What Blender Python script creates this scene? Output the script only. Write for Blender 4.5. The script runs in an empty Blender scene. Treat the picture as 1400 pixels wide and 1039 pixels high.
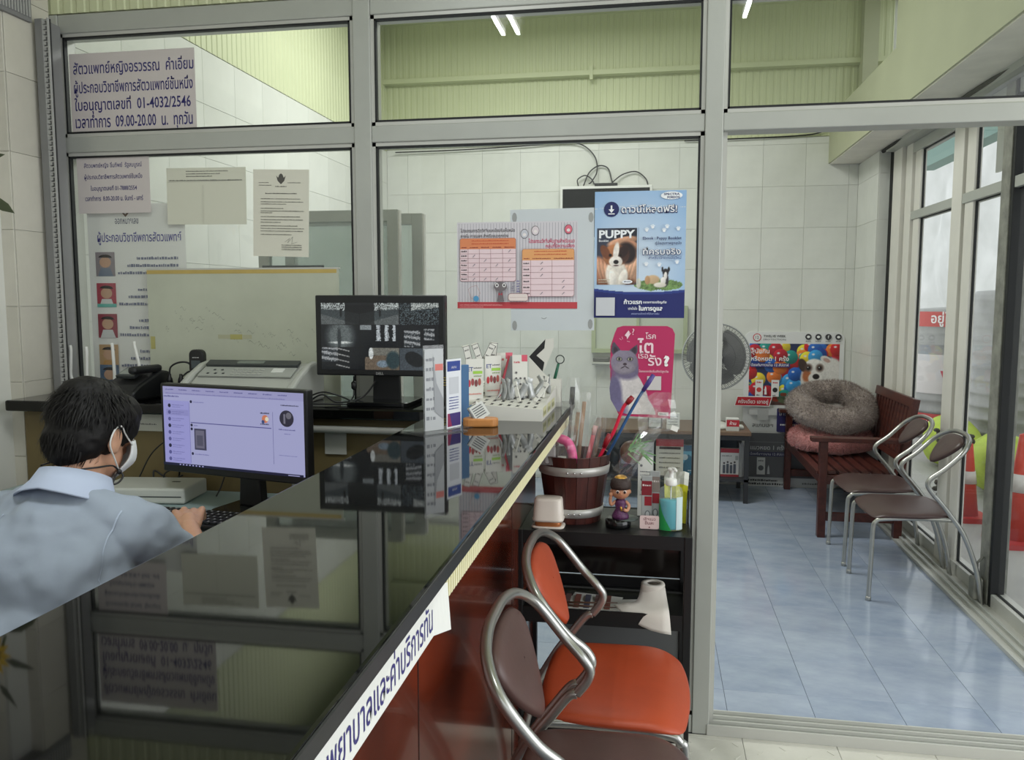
import bpy, bmesh, math, random
import numpy as np
from mathutils import Vector, Matrix
random.seed(7)
PI = math.pi
SC = bpy.context.scene
COL = SC.collection

# ---------------------------------------------------------------- camera, world, exposure
cam_data = bpy.data.cameras.new('camera')
cam = bpy.data.objects.new('camera', cam_data)
COL.objects.link(cam)
cam.location = (0, 0, 1.40)
cam.rotation_euler = (math.radians(90 - 5.55), 0, math.radians(9.8))
cam_data.sensor_fit = 'HORIZONTAL'
cam_data.sensor_width = 36
cam_data.lens = 1120 / 1400 * 36
cam_data.clip_start = 0.02
SC.camera = cam
SC.view_settings.view_transform = 'Standard'
SC.view_settings.look = 'None'
SC.view_settings.gamma = 1
SC.view_settings.use_curve_mapping = False
SC.view_settings.exposure = 0.33
world = bpy.data.worlds.new('world')
SC.world = world
world.use_nodes = True
wn = world.node_tree
wn.nodes['Background'].inputs[0].default_value = (0.93, 0.97, 1.0, 1)
wn.nodes['Background'].inputs[1].default_value = 1.2

def area(name, loc, rot, sx, sy, power, color=(1, 1, 1)):
    l = bpy.data.lights.new(name, 'AREA')
    l.shape = 'RECTANGLE'; l.size = sx; l.size_y = sy; l.energy = power; l.color = color
    o = bpy.data.objects.new(name, l); COL.objects.link(o)
    o.location = loc; o.rotation_euler = rot
    return o

# ---------------------------------------------------------------- materials
def lin(c):
    c = c / 255.0
    return c / 12.92 if c <= 0.04045 else ((c + 0.055) / 1.055) ** 2.4
def C(r, g, b): return (lin(r), lin(g), lin(b), 1.0)

MATS = {}
def mat(name, col, rough=0.5, metal=0.0, var=0.0, scale=8.0, bump=0.0, bscale=60.0, spec=0.5, stretch=None, coat=0.0, emit=None, es=1.0, trans=0.0, alpha=1.0, ior=1.5, sheen=0.0, col2=None):
    """Procedural surface: base colour with a noise variation, optional fine bump."""
    if name in MATS: return MATS[name]
    m = bpy.data.materials.new(name); m.use_nodes = True
    n = m.node_tree.nodes; l = m.node_tree.links
    b = n['Principled BSDF']
    b.inputs['Base Color'].default_value = col
    b.inputs['Roughness'].default_value = rough
    b.inputs['Metallic'].default_value = metal
    b.inputs['Specular IOR Level'].default_value = spec
    b.inputs['Coat Weight'].default_value = coat
    b.inputs['Coat Roughness'].default_value = 0.05
    b.inputs['Transmission Weight'].default_value = trans
    b.inputs['Alpha'].default_value = alpha
    b.inputs['IOR'].default_value = ior
    b.inputs['Sheen Weight'].default_value = sheen
    m.diffuse_color = col
    if emit:
        b.inputs['Emission Color'].default_value = emit
        b.inputs['Emission Strength'].default_value = es
    if var > 0 or bump > 0 or col2:
        tc = n.new('ShaderNodeTexCoord'); mp = n.new('ShaderNodeMapping')
        l.new(tc.outputs['Object'], mp.inputs[0])
        if stretch: mp.inputs['Scale'].default_value = stretch
    if var > 0 or col2:
        nz = n.new('ShaderNodeTexNoise'); nz.inputs['Scale'].default_value = scale
        nz.inputs['Detail'].default_value = 6; nz.inputs['Roughness'].default_value = 0.6
        l.new(mp.outputs[0], nz.inputs['Vector'])
        cr = n.new('ShaderNodeValToRGB')
        d = [max(0, c * (1 - var)) for c in col[:3]] + [1]
        u = [min(1, c * (1 + var * 0.6)) for c in col[:3]] + [1]
        if col2: d = list(col2); u = list(col)
        cr.color_ramp.elements[0].position = 0.32; cr.color_ramp.elements[1].position = 0.68
        cr.color_ramp.elements[0].color = d; cr.color_ramp.elements[1].color = u
        l.new(nz.outputs['Fac'], cr.inputs[0]); l.new(cr.outputs[0], b.inputs['Base Color'])
    if bump > 0:
        nb = n.new('ShaderNodeTexNoise'); nb.inputs['Scale'].default_value = bscale; nb.inputs['Detail'].default_value = 4
        l.new(mp.outputs[0], nb.inputs['Vector'])
        bp = n.new('ShaderNodeBump'); bp.inputs['Strength'].default_value = bump; bp.inputs['Distance'].default_value = 0.01
        l.new(nb.outputs['Fac'], bp.inputs['Height']); l.new(bp.outputs[0], b.inputs['Normal'])
    MATS[name] = m
    return m

def glass_mat(name, tint, refl_ior=1.45, rough=0.0, haze=0.0, graze=1.0):
    """Thin sheet: clear straight-through transmission plus fresnel reflection and an optional pale haze."""
    m = bpy.data.materials.new(name); m.use_nodes = True
    n = m.node_tree.nodes; l = m.node_tree.links; n.remove(n['Principled BSDF'])
    out = n['Material Output']
    tr = n.new('ShaderNodeBsdfTransparent'); tr.inputs[0].default_value = tint
    gl = n.new('ShaderNodeBsdfGlossy'); gl.inputs['Roughness'].default_value = rough
    fr = n.new('ShaderNodeFresnel'); fr.inputs[0].default_value = refl_ior
    mx = n.new('ShaderNodeMixShader')
    # same reflection from either side of the sheet
    geo = n.new('ShaderNodeNewGeometry'); dt = n.new('ShaderNodeVectorMath'); dt.operation = 'DOT_PRODUCT'
    l.new(geo.outputs['Incoming'], dt.inputs[0]); l.new(geo.outputs['Normal'], dt.inputs[1])
    ab = n.new('ShaderNodeMath'); ab.operation = 'ABSOLUTE'; l.new(dt.outputs['Value'], ab.inputs[0])
    om = n.new('ShaderNodeMath'); om.operation = 'SUBTRACT'; om.inputs[0].default_value = 1; l.new(ab.outputs[0], om.inputs[1])
    pw = n.new('ShaderNodeMath'); pw.operation = 'POWER'; l.new(om.outputs[0], pw.inputs[0]); pw.inputs[1].default_value = 5
    f0 = ((refl_ior - 1) / (refl_ior + 1)) ** 2
    mu = n.new('ShaderNodeMath'); mu.operation = 'MULTIPLY_ADD'; l.new(pw.outputs[0], mu.inputs[0]); mu.inputs[1].default_value = (1 - f0) * graze; mu.inputs[2].default_value = f0
    n.remove(fr)
    l.new(mu.outputs[0], mx.inputs[0]); l.new(tr.outputs[0], mx.inputs[1]); l.new(gl.outputs[0], mx.inputs[2])
    last = mx
    if haze > 0:
        df = n.new('ShaderNodeBsdfDiffuse'); df.inputs[0].default_value = (0.8, 0.8, 0.8, 1)
        m2 = n.new('ShaderNodeMixShader'); m2.inputs[0].default_value = haze
        l.new(mx.outputs[0], m2.inputs[1]); l.new(df.outputs[0], m2.inputs[2]); last = m2
    l.new(last.outputs[0], out.inputs[0])
    m.diffuse_color = (0.8, 0.9, 0.9, 0.3)
    MATS[name] = m
    return m

def attr_mat(name, rough=0.45, emit=0.0):
    m = bpy.data.materials.new(name); m.use_nodes = True
    n = m.node_tree.nodes; l = m.node_tree.links; b = n['Principled BSDF']
    a = n.new('ShaderNodeAttribute'); a.attribute_name = 'Col'
    if emit > 0:
        b.inputs['Base Color'].default_value = (0.01, 0.01, 0.012, 1)
        l.new(a.outputs['Color'], b.inputs['Emission Color']); b.inputs['Emission Strength'].default_value = emit
    else:
        l.new(a.outputs['Color'], b.inputs['Base Color'])
    b.inputs['Roughness'].default_value = rough
    MATS[name] = m
    return m

def pc(r, g, b, rough=0.45):
    """plain print / plastic colour from sRGB numbers"""
    return mat('print_%d_%d_%d_%d' % (r, g, b, int(rough * 100)), C(r, g, b), rough)
def ec(r, g, b, s=1.0):
    return mat('lit_%d_%d_%d_%d' % (r, g, b, int(s * 100)), C(r // 8, g // 8, b // 8), 0.3, emit=C(r, g, b), es=s)

# ---------------------------------------------------------------- mesh builder
class MB:
    def __init__(s): s.v = []; s.f = []; s.m = []; s.sm = []; s.mats = []; s.cur = None
    def mi(s, m):
        m = m or s.cur
        if m is None: return 0
        if m not in s.mats: s.mats.append(m)
        return s.mats.index(m)
    def add(s, vs, fs, m=None, smooth=False):
        k = len(s.v); i = s.mi(m)
        s.v += [tuple(p) for p in vs]
        for f in fs: s.f.append([k + a for a in f]); s.m.append(i); s.sm.append(smooth)
        return s
    def box(s, x0, x1, y0, y1, z0, z1, m=None, M=None):
        vs = [(x, y, z) for z in (z0, z1) for y in (y0, y1) for x in (x0, x1)]
        if M is not None: vs = [tuple(M @ Vector(p)) for p in vs]
        return s.add(vs, [(0, 2, 3, 1), (4, 5, 7, 6), (0, 1, 5, 4), (2, 6, 7, 3), (0, 4, 6, 2), (1, 3, 7, 5)], m)
    def cbox(s, c, d, m=None, M=None):
        return s.box(c[0] - d[0] / 2, c[0] + d[0] / 2, c[1] - d[1] / 2, c[1] + d[1] / 2, c[2] - d[2] / 2, c[2] + d[2] / 2, m, M)
    def rbox(s, x0, x1, y0, y1, z0, z1, r=0.004, m=None, M=None, seg=2, smooth=False):
        """box with rounded edges"""
        bm = bmesh.new(); bmesh.ops.create_cube(bm, size=1)
        for v in bm.verts:
            v.co = Vector(((x0 + x1) / 2 + v.co.x * (x1 - x0), (y0 + y1) / 2 + v.co.y * (y1 - y0), (z0 + z1) / 2 + v.co.z * (z1 - z0)))
        bmesh.ops.bevel(bm, geom=bm.edges[:], offset=min(r, 0.49 * min(x1 - x0, y1 - y0, z1 - z0)), segments=seg, affect='EDGES', profile=0.5)
        return s.addbm(bm, m, smooth, M)
    def addbm(s, bm, m=None, smooth=False, M=None):
        bm.verts.index_update()
        vs = [(M @ v.co if M is not None else v.co.copy()) for v in bm.verts]
        s.add(vs, [[v.index for v in f.verts] for f in bm.faces], m, smooth); bm.free(); return s
    def tube(s, pts, r, seg=8, closed=False, m=None, caps=True, flat=1.0):
        P = [Vector(p) for p in pts]; n = len(P); R = r if hasattr(r, '__len__') else [r] * n
        vs = []; fs = []; up = None
        for i in range(n):
            a = P[(i - 1) % n] if (closed or i > 0) else P[i]; b = P[(i + 1) % n] if (closed or i < n - 1) else P[i]
            t = (b - a)
            t = t.normalized() if t.length > 1e-9 else Vector((0, 0, 1))
            if up is None:
                up = t.cross(Vector((0, 0, 1)))
                if up.length < 0.1: up = t.cross(Vector((0, 1, 0)))
                up.normalize()
            up = (up - t * up.dot(t))
            up = up.normalized() if up.length > 1e-6 else t.orthogonal().normalized()
            w = t.cross(up)
            for k in range(seg):
                an = 2 * PI * k / seg
                vs.append(P[i] + up * math.cos(an) * R[i] + w * math.sin(an) * R[i] * flat)
        for i in range(n if closed else n - 1):
            j = (i + 1) % n
            for k in range(seg):
                k2 = (k + 1) % seg
                fs.append((i * seg + k, i * seg + k2, j * seg + k2, j * seg + k))
        if caps and not closed:
            fs.append(tuple(range(seg))[::-1]); fs.append(tuple((n - 1) * seg + k for k in range(seg)))
        return s.add(vs, fs, m, True)
    def lathe(s, prof, seg=24, c=(0, 0, 0), m=None, axis='z', smooth=True, M=None):
        vs = []; fs = []; n = len(prof)
        for (r, z) in prof:
            for k in range(seg):
                a = 2 * PI * k / seg
                p = (r * math.cos(a), r * math.sin(a), z)
                if axis == 'y': p = (p[0], p[2], p[1])
                if axis == 'x': p = (p[2], p[0], p[1])
                q = Vector(p)
                if M is not None: q = M @ q
                vs.append((q[0] + c[0], q[1] + c[1], q[2] + c[2]))
        for i in range(n - 1):
            for k in range(seg):
                k2 = (k + 1) % seg
                fs.append((i * seg + k, i * seg + k2, (i + 1) * seg + k2, (i + 1) * seg + k))
        if prof[0][0] > 1e-5: fs.append(tuple(range(seg))[::-1])
        if prof[-1][0] > 1e-5: fs.append(tuple((n - 1) * seg + k for k in range(seg)))
        return s.add(vs, fs, m, smooth)
    def ell(s, c, r, m=None, seg=16, rings=10, M=None):
        vs = []; fs = []
        for i in range(rings + 1):
            t = PI * i / rings
            for k in range(seg):
                a = 2 * PI * k / seg
                p = Vector((r[0] * math.sin(t) * math.cos(a), r[1] * math.sin(t) * math.sin(a), r[2] * math.cos(t)))
                if M is not None: p = M @ p
                vs.append((p[0] + c[0], p[1] + c[1], p[2] + c[2]))
        for i in range(rings):
            for k in range(seg):
                k2 = (k + 1) % seg
                fs.append((i * seg + k, (i + 1) * seg + k, (i + 1) * seg + k2, i * seg + k2))
        return s.add(vs, fs, m, True)
    def prism(s, poly, d0, d1, plane='xz', m=None, M=None, smooth=False):
        """polygon in a plane, extruded along the third axis from d0 to d1"""
        n = len(poly); vs = []
        for d in (d0, d1):
            for (a, b) in poly:
                p = {'xz': (a, d, b), 'xy': (a, b, d), 'yz': (d, a, b)}[plane]
                vs.append(tuple(M @ Vector(p)) if M is not None else p)
        fs = [tuple(range(n)), tuple(range(2 * n - 1, n - 1, -1))] + [(i, i + n, (i + 1) % n + n, (i + 1) % n) for i in range(n)]
        return s.add(vs, fs, m, smooth)
    def quad(s, a, b, c, d, m=None): return s.add([a, b, c, d], [(0, 1, 2, 3)], m)
    def build(s, name, m=None, parent=None, bevel=0.0, seg=2, weld=False):
        me = bpy.data.meshes.new(name)
        me.from_pydata([tuple(p) for p in s.v], [], s.f)
        if not s.mats: s.mats = [m] if m else []
        for q in s.mats: me.materials.append(q if q is not None else m)
        me.polygons.foreach_set('material_index', s.m)
        me.polygons.foreach_set('use_smooth', s.sm)
        bm = bmesh.new(); bm.from_mesh(me)
        if weld: bmesh.ops.remove_doubles(bm, verts=bm.verts[:], dist=1e-5)
        bmesh.ops.recalc_face_normals(bm, faces=bm.faces[:]); bm.to_mesh(me); bm.free()
        me.update()
        o = bpy.data.objects.new(name, me); COL.objects.link(o)
        if parent is not None: o.parent = parent
        if bevel > 0:
            bv = o.modifiers.new('bevel', 'BEVEL'); bv.width = bevel; bv.segments = seg; bv.limit_method = 'ANGLE'; bv.angle_limit = 0.7
        return o

def rrect(x0, x1, y0, y1, r, n=5):
    p = []
    for (cx, cy, a0) in ((x1 - r, y1 - r, 0), (x0 + r, y1 - r, 90), (x0 + r, y0 + r, 180), (x1 - r, y0 + r, 270)):
        for i in range(n + 1):
            a = math.radians(a0 + 90 * i / n); p.append((cx + r * math.cos(a), cy + r * math.sin(a)))
    return p
def circ(cx, cy, rx, ry=None, n=20, a0=0, a1=2 * PI):
    ry = ry or rx
    return [(cx + rx * math.cos(a0 + (a1 - a0) * i / n), cy + ry * math.sin(a0 + (a1 - a0) * i / n)) for i in range(n)]
def spline(pts, n=8, closed=False):
    """Catmull-Rom through the points"""
    P = [Vector(p) for p in pts]; N = len(P); out = []
    for i in range(N if closed else N - 1):
        g = (lambda k: P[k % N]) if closed else (lambda k: P[min(max(k, 0), N - 1)])
        p0, p1, p2, p3 = g(i - 1), g(i), g(i + 1), g(i + 2)
        for j in range(n):
            t = j / n
            out.append(0.5 * ((2 * p1) + (-p0 + p2) * t + (2 * p0 - 5 * p1 + 4 * p2 - p3) * t * t + (-p0 + 3 * p1 - 3 * p2 + p3) * t ** 3))
    if not closed: out.append(P[-1])
    return out

# ---------------------------------------------------------------- things, tags, copies
def tag(o, label=None, cat=None, group=None, kind=None):
    if label: o['label'] = label
    if cat: o['category'] = cat
    if group: o['group'] = group
    if kind: o['kind'] = kind
    return o
def thing(name, label, cat, loc=(0, 0, 0), rz=0, group=None, rot=None):
    o = bpy.data.objects.new(name, None); COL.objects.link(o)
    o.location = loc; o.rotation_euler = rot or (0, 0, rz); o.empty_display_size = 0.05
    return tag(o, label, cat, group)
def struct_empty(name, loc=(0, 0, 0)):
    o = bpy.data.objects.new(name, None); COL.objects.link(o); o.location = loc; o['kind'] = 'structure'; o.empty_display_size = 0.1
    return o
def dup(root, loc, rz=None, label=None, group=None, rot=None):
    r = root.copy(); COL.objects.link(r); r.location = loc
    if rz is not None: r.rotation_euler = (0, 0, rz)
    if rot is not None: r.rotation_euler = rot
    if label: r['label'] = label
    if group: r['group'] = group
    for ch in [o for o in root.children]:
        c = ch.copy(); COL.objects.link(c); c.parent = r
        for g in ch.children:
            d = g.copy(); COL.objects.link(d); d.parent = c
    return r

# ---------------------------------------------------------------- flat print: drawing with shapes and lettering
_txt = {}
def text_geo(s, bold=0.0, align='LEFT'):
    k = (s, bold)
    if k in _txt: return _txt[k]
    cu = bpy.data.curves.new('t', 'FONT'); cu.body = s; cu.size = 1; cu.resolution_u = 2; cu.offset = bold
    ob = bpy.data.objects.new('t', cu); COL.objects.link(ob)
    bpy.context.view_layer.update()
    me = ob.to_mesh()
    vs = [(v.co.x, v.co.y) for v in me.vertices]; fs = [tuple(p.vertices) for p in me.polygons]
    ob.to_mesh_clear(); bpy.data.objects.remove(ob); bpy.data.curves.remove(cu)
    _txt[k] = (vs, fs)
    return _txt[k]
class Art:
    """Drawing in its own metres, x right and y up, lying in the xz plane and facing -y. Later layers lie closer to the viewer."""
    def __init__(s, step=0.00012): s.b = MB(); s.step = step; s.k = 1
    def nxt(s): s.k += 1; return -s.k * s.step
    def poly(s, pts, m):
        d = s.nxt(); s.b.add([(x, d, y) for (x, y) in pts], [tuple(range(len(pts)))], m); return s
    def polys(s, lst, m):
        d = s.nxt()
        for pts in lst: s.b.add([(x, d, y) for (x, y) in pts], [tuple(range(len(pts)))], m)
        return s
    def rect(s, x0, y0, x1, y1, m): return s.poly([(x0, y0), (x1, y0), (x1, y1), (x0, y1)], m)
    def rects(s, lst, m): return s.polys([[(a, b), (c, b), (c, d), (a, d)] for (a, b, c, d) in lst], m)
    def rr(s, x0, y0, x1, y1, r, m): return s.poly(rrect(x0, x1, y0, y1, r), m)
    def disc(s, x, y, r, m, ry=None): return s.poly(circ(x, y, r, ry), m)
    def line(s, pts, w, m, closed=False):
        q = []
        P = [Vector(p) for p in pts]; P = P + [P[0]] if closed else P
        for a, b in zip(P, P[1:]):
            d = (b - a); 
            if d.length < 1e-9: continue
            nrm = Vector((-d.y, d.x)).normalized() * w / 2; e = d.normalized() * w / 2
            q.append([tuple(a - e - nrm), tuple(b + e - nrm), tuple(b + e + nrm), tuple(a - e + nrm)])
        return s.polys(q, m)
    def text(s, t, x, y, m, w=None, h=None, bold=0.0, align='l', curve=None):
        """x,y: baseline start (or centre / end), w: fitted width, h: height of the drawn lettering above the baseline"""
        vs, fs = text_geo(t, bold)
        if not vs: return s
        xs = [v[0] for v in vs]; ys = [v[1] for v in vs]; W = max(xs) - min(xs); Hh = max(max(ys), 0.5)
        sy = (h / Hh) if h else w / W
        sx = (w / W) if w else sy
        ox = {'l': 0, 'c': -W * sx / 2, 'r': -W * sx}[align]
        d = s.nxt()
        s.b.add([(x + ox + (a - min(xs)) * sx, d, y + b * sy) for a, b in vs], fs, m)
        return s
    def scribble(s, x0, x1, y, h, m, n=None, seed=0):
        """a line of print too small to read: short uneven dashes"""
        r = random.Random(seed + int(x0 * 9e4) + int(y * 7e4)); q = []; x = x0
        while x < x1:
            w = h * r.uniform(0.35, 1.0); q.append((x, y, min(x + w, x1), y + h * r.uniform(0.6, 1.0))); x += w + h * r.uniform(0.12, 0.4)
        return s.rects(q, m)
    def build(s, name='print', parent=None, loc=None):
        o = s.b.build(name, None, parent)
        # keep every face towards -y
        for p in o.data.polygons:
            if p.normal.y > 0: p.flip()
        if loc: o.location = loc
        return o
def painting(name, w, h, nx, ny, fn, material, parent=None, loc=(0, 0, 0)):
    """picture printed on a flat w x h sheet in the xz plane facing -y; fn(U,V,x,y) gives sRGB 0..255 per point (V up)"""
    x = np.linspace(0, w, nx + 1); y = np.linspace(0, h, ny + 1)
    X, Y = np.meshgrid(x, y)
    rgb = np.clip(fn(X / w, Y / h, X, Y), 0, 255) / 255.0
    rgb = np.where(rgb <= 0.04045, rgb / 12.92, ((rgb + 0.055) / 1.055) ** 2.4)
    n = (nx + 1) * (ny + 1)
    co = np.zeros((n, 3)); co[:, 0] = X.ravel(); co[:, 2] = Y.ravel()
    i = (np.arange(ny)[:, None] * (nx + 1) + np.arange(nx)[None, :]).ravel()
    quads = np.stack([i, i + 1, i + nx + 2, i + nx + 1], 1)
    me = bpy.data.meshes.new(name)
    me.from_pydata(co.tolist(), [], quads.tolist())
    at = me.color_attributes.new('Col', 'FLOAT_COLOR', 'POINT')
    at.data.foreach_set('color', np.concatenate([rgb.reshape(n, 3), np.ones((n, 1))], 1).astype(np.float32).ravel())
    me.materials.append(material)
    o = bpy.data.objects.new(name, me); COL.objects.link(o); o.location = loc
    if parent is not None: o.parent = parent
    return o
# painting helpers (arrays)
def P_fill(U, c): return np.ones(U.shape + (3,)) * np.array(c, float)
def P_ell(img, X, Y, cx, cy, rx, ry, col, ang=0, soft=0.08, shade=0.0):
    a = math.radians(ang); dx = X - cx; dy = Y - cy
    u = (dx * math.cos(a) + dy * math.sin(a)) / rx; v = (-dx * math.sin(a) + dy * math.cos(a)) / ry
    d = np.sqrt(u * u + v * v); k = np.clip((1 - d) / soft + 0.5, 0, 1)[..., None]
    c = np.array(col, float)[None, None] * (1 - shade * np.clip(u * 0.5 - v * 0.7, -1, 1))[..., None]
    return img * (1 - k) + c * k
def P_noise(X, Y, s, seed=0, oct=4):
    """value noise, about -1..1; s = cells per metre"""
    r = np.random.RandomState(seed); o = np.zeros_like(X); a = 1.0; t = 0
    for q in range(oct):
        g = r.uniform(-1, 1, (64, 64)); x = X * s * 2 ** q; y = Y * s * 2 ** q
        xi = np.floor(x).astype(int); yi = np.floor(y).astype(int); fx = x - xi; fy = y - yi
        fx = fx * fx * (3 - 2 * fx); fy = fy * fy * (3 - 2 * fy)
        A = g[yi % 64, xi % 64]; B = g[yi % 64, (xi + 1) % 64]; Cc = g[(yi + 1) % 64, xi % 64]; Dd = g[(yi + 1) % 64, (xi + 1) % 64]
        o += a * ((A * (1 - fx) + B * fx) * (1 - fy) + (Cc * (1 - fx) + Dd * fx) * fy); t += a; a *= 0.65
    return o / t * 1.6
def P_box(img, X, Y, x0, y0, x1, y1, col, k=1.0):
    m = ((X >= x0) & (X <= x1) & (Y >= y0) & (Y <= y1))[..., None] * k
    return img * (1 - m) + np.array(col, float) * m
# ---------------------------------------------------------------- tube lamps of the place and added area lights
# ceiling tube lamps of the front room (their fixtures are built further down at the same places)
for lx in (-0.81, -0.73): area('front_room_light', (lx, 1.06, 2.80), (0, 0, 0), 0.02, 0.50, 5, (0.93, 0.97, 1.0))
area('front_room_light', (0.42, 1.12, 2.80), (0, 0, 0), 0.02, 0.50, 5, (0.93, 0.97, 1.0))
area('back_room_light', (-0.75, 4.55, 3.40), (0, 0, 0), 1.4, 1.2, 50, (0.98, 1.0, 0.98))  # unseen area light added to brighten the back room, without a fixture
area('shopfront_daylight', (0.6, -1.9, 1.6), (math.radians(90), 0, 0), 3.8, 2.2, 7, (0.95, 0.98, 1.0))
area('side_fill_light', (2.5, 0.9, 1.6), (0, math.radians(90), 0), 2.0, 2.6, 30, (0.96, 0.98, 1.0))  # added area light out of view, fills the front room from the right

# ---------------------------------------------------------------- materials of the setting
M_alu = mat('aluminium_grey', C(178, 180, 174), 0.42, 0.2, var=0.06, scale=3, bump=0.02, bscale=200)
M_alu_l = mat('aluminium_light', C(196, 196, 190), 0.4, 0.2, var=0.05, scale=4)
M_alu_white = mat('aluminium_white', C(222, 219, 211), 0.45, 0.05, var=0.06, scale=5)
M_gasket = mat('black_gasket', C(22, 24, 26), 0.6)
M_rib = mat('pale_green_sheet', C(204, 209, 172), 0.55, var=0.05, scale=2)
M_soffit = mat('painted_soffit', C(178, 180, 152), 0.6, var=0.06, scale=3)
M_ceil = mat('ceiling_paint', C(200, 206, 165), 0.7, var=0.04)
M_tileL = [mat('wall_tile_%d' % i, c, 0.3, var=0.05, scale=6, bump=0.015, bscale=30) for i, c in enumerate((C(219, 220, 214), C(217, 218, 212), C(221, 222, 216)))]
M_tileN = [mat('near_wall_tile_%d' % i, c, 0.35, var=0.10, scale=4, bump=0.015, bscale=30) for i, c in enumerate((C(205, 201, 188), C(200, 196, 184), C(208, 204, 192)))]
M_grout = mat('wall_grout', C(212, 212, 205), 0.8)
M_fgrout = mat('floor_grout', C(96, 102, 112), 0.8)
M_blue = [mat('blue_floor_tile_%d' % i, c, 0.12, scale=s_, bump=0.012, bscale=14, stretch=(1, 1.8, 1), col2=d) for i, (c, d, s_) in enumerate((
    (C(172, 182, 199), C(146, 158, 180), 4), (C(167, 178, 196), C(142, 155, 178), 5), (C(175, 185, 202), C(148, 160, 182), 3.6)))]
M_cream = mat('cream_floor_tile', C(206, 204, 194), 0.35, var=0.08, scale=9)
M_pane = glass_mat('window_glass', (0.955, 0.965, 0.955, 1), haze=0.008)
M_pane_r = glass_mat('window_glass_low_glare', (0.95, 0.96, 0.96, 1), refl_ior=1.3, haze=0.02, graze=0.35)  # grazing reflections damped on purpose, slight pale haze mixed in
M_dark = mat('dark_gap', C(30, 30, 30), 0.8)

def tiles(parent, name, mats, us, vs, place, gap=0.0013, proud=0.004):
    """one object per tile, mesh data shared between tiles of equal size and colour; place(u,v) gives the tile's origin, the mesh is made by mk"""
    cache = {}
    for i in range(len(us) - 1):
        for j in range(len(vs) - 1):
            w = us[i + 1] - us[i] - gap; h = vs[j + 1] - vs[j] - gap
            if w < 0.01 or h < 0.01: continue
            k = (round(w, 4), round(h, 4), random.randrange(len(mats)))
            if k not in cache:
                b = MB(); kind, sgn = place(None, None)
                c = 0.0007
                def ring(z, e):
                    return [(e, e, z), (w - e, e, z), (w - e, h - e, z), (e, h - e, z)]
                pts = ring(0, 0) + ring(proud - c, 0) + ring(proud, c)
                fs = [(3, 2, 1, 0)] + [(a, (a + 1) % 4, (a + 1) % 4 + 4, a + 4) for a in range(4)] + [(a + 4, (a + 1) % 4 + 4, (a + 1) % 4 + 8, a + 8) for a in range(4)] + [(8, 9, 10, 11)]
                if kind == 'z': q = pts
                if kind == 'x': q = [(sgn * z, u, v) for u, v, z in pts]      # u along y, v along z
                if kind == 'y': q = [(u, sgn * z, v) for u, v, z in pts]      # u along x, v along z
                b.add(q, fs, mats[k[2]])
                o = b.build(name, None, parent); cache[k] = o
            else:
                o = cache[k].copy(); COL.objects.link(o)
            o.location = place(us[i] + gap / 2, vs[j] + gap / 2)
            o.rotation_euler = (0, 0, 0)
def steps(a, b, p, first=None):
    out = [a]; x = first if first is not None else a + p
    while x < b - 1e-6: out.append(round(x, 5)); x += p
    out.append(b); return out

# floor: slab with separate tiles (blue in the back room, cream in the front room)
fl = MB().box(-3.4, 1.66, -2.2, 6.6, -0.12, -0.005, M_fgrout).build('floor'); fl['kind'] = 'structure'
fbox = lambda u, v: ('z', 1) if u is None else (u, v, -0.004)
tiles(fl, 'floor_tile', M_blue, steps(-2.1, 1.60, 0.289, -2.042), steps(2.735, 6.35, 0.296, 2.930), fbox)
# cream tiles of the front room carry embossed dashes
cream_us = steps(-0.39, 1.66, 0.289, -0.277); cream_vs = steps(1.35, 2.60, 0.289, 1.42)
tiles(fl, 'floor_tile', [M_cream], cream_us, cream_vs, fbox)
em = MB()
for xx in np.arange(-0.3, 1.64, 0.072):
    for k, yy in enumerate(np.arange(1.40, 2.58, 0.036)):
        if (int(round((xx + 1) / 0.072)) + k) % 2 == 0:
            a = 0.9 if (k // 2) % 2 else -0.9
            em.box(-0.013, 0.013, -0.002, 0.002, 0, 0.0012, M_cream, Matrix.Translation((xx, yy, 0)) @ Matrix.Rotation(a, 4, 'Z'))
e = em.build('embossed_dash', None, fl); e['kind'] = 'stuff'
# left wall (tiled to 2.57, pale green ribbed sheet above in the back room)
def ribs(x0, x1, z0, z1, pitch=0.048, depth=0.0035):
    """profile of a ribbed sheet standing upright: list of (u, d)"""
    p = []; x = x0
    while x < x1:
        for du, d in ((0, 0), (0.26, 0), (0.36, depth), (0.88, depth), (0.98, 0)):
            u = x + du * pitch
            if u < x1: p.append((u, d))
        x += pitch
    p.append((x1, 0)); return p
def rib_sheet(name, axis, a0, a1, z0, z1, base, sgn, m, pitch=0.048, depth=0.0035, parent=None, thick=0.03):
    b = MB(); pr = ribs(a0, a1, z0, z1, pitch, depth); n = len(pr); vs = []
    for z in (z0, z1):
        for (u, d) in pr:
            vs.append((u, base + sgn * d, z) if axis == 'y' else (base + sgn * d, u, z))
    b.add(vs, [(i, i + 1, n + i + 1, n + i) for i in range(n - 1)], m)
    f0, f1 = sorted((base - sgn * 0.0008, base - sgn * thick))
    if axis == 'y': b.box(a0, a1, f0, f1, z0, z1, m)
    else: b.box(f0, f1, a0, a1, z0, z1, m)
    return b.build(name, m, parent)
wl = MB().box(-2.20, -2.105, 2.3, 6.45, 0, 2.57, M_grout).build('wall_left'); wl['kind'] = 'structure'
xw = lambda u, v: ('x', 1) if u is None else (-2.104, u, v)
tiles(wl, 'wall_tile', M_tileL, steps(2.72, 6.35, 0.30, 2.75), steps(0.02, 2.57, 0.25, 0.07), xw)
wlu = rib_sheet('ribbed_panel', 'x', 2.62, 6.35, 2.572, 3.5, -2.10, 1, M_rib, parent=wl)
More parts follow.
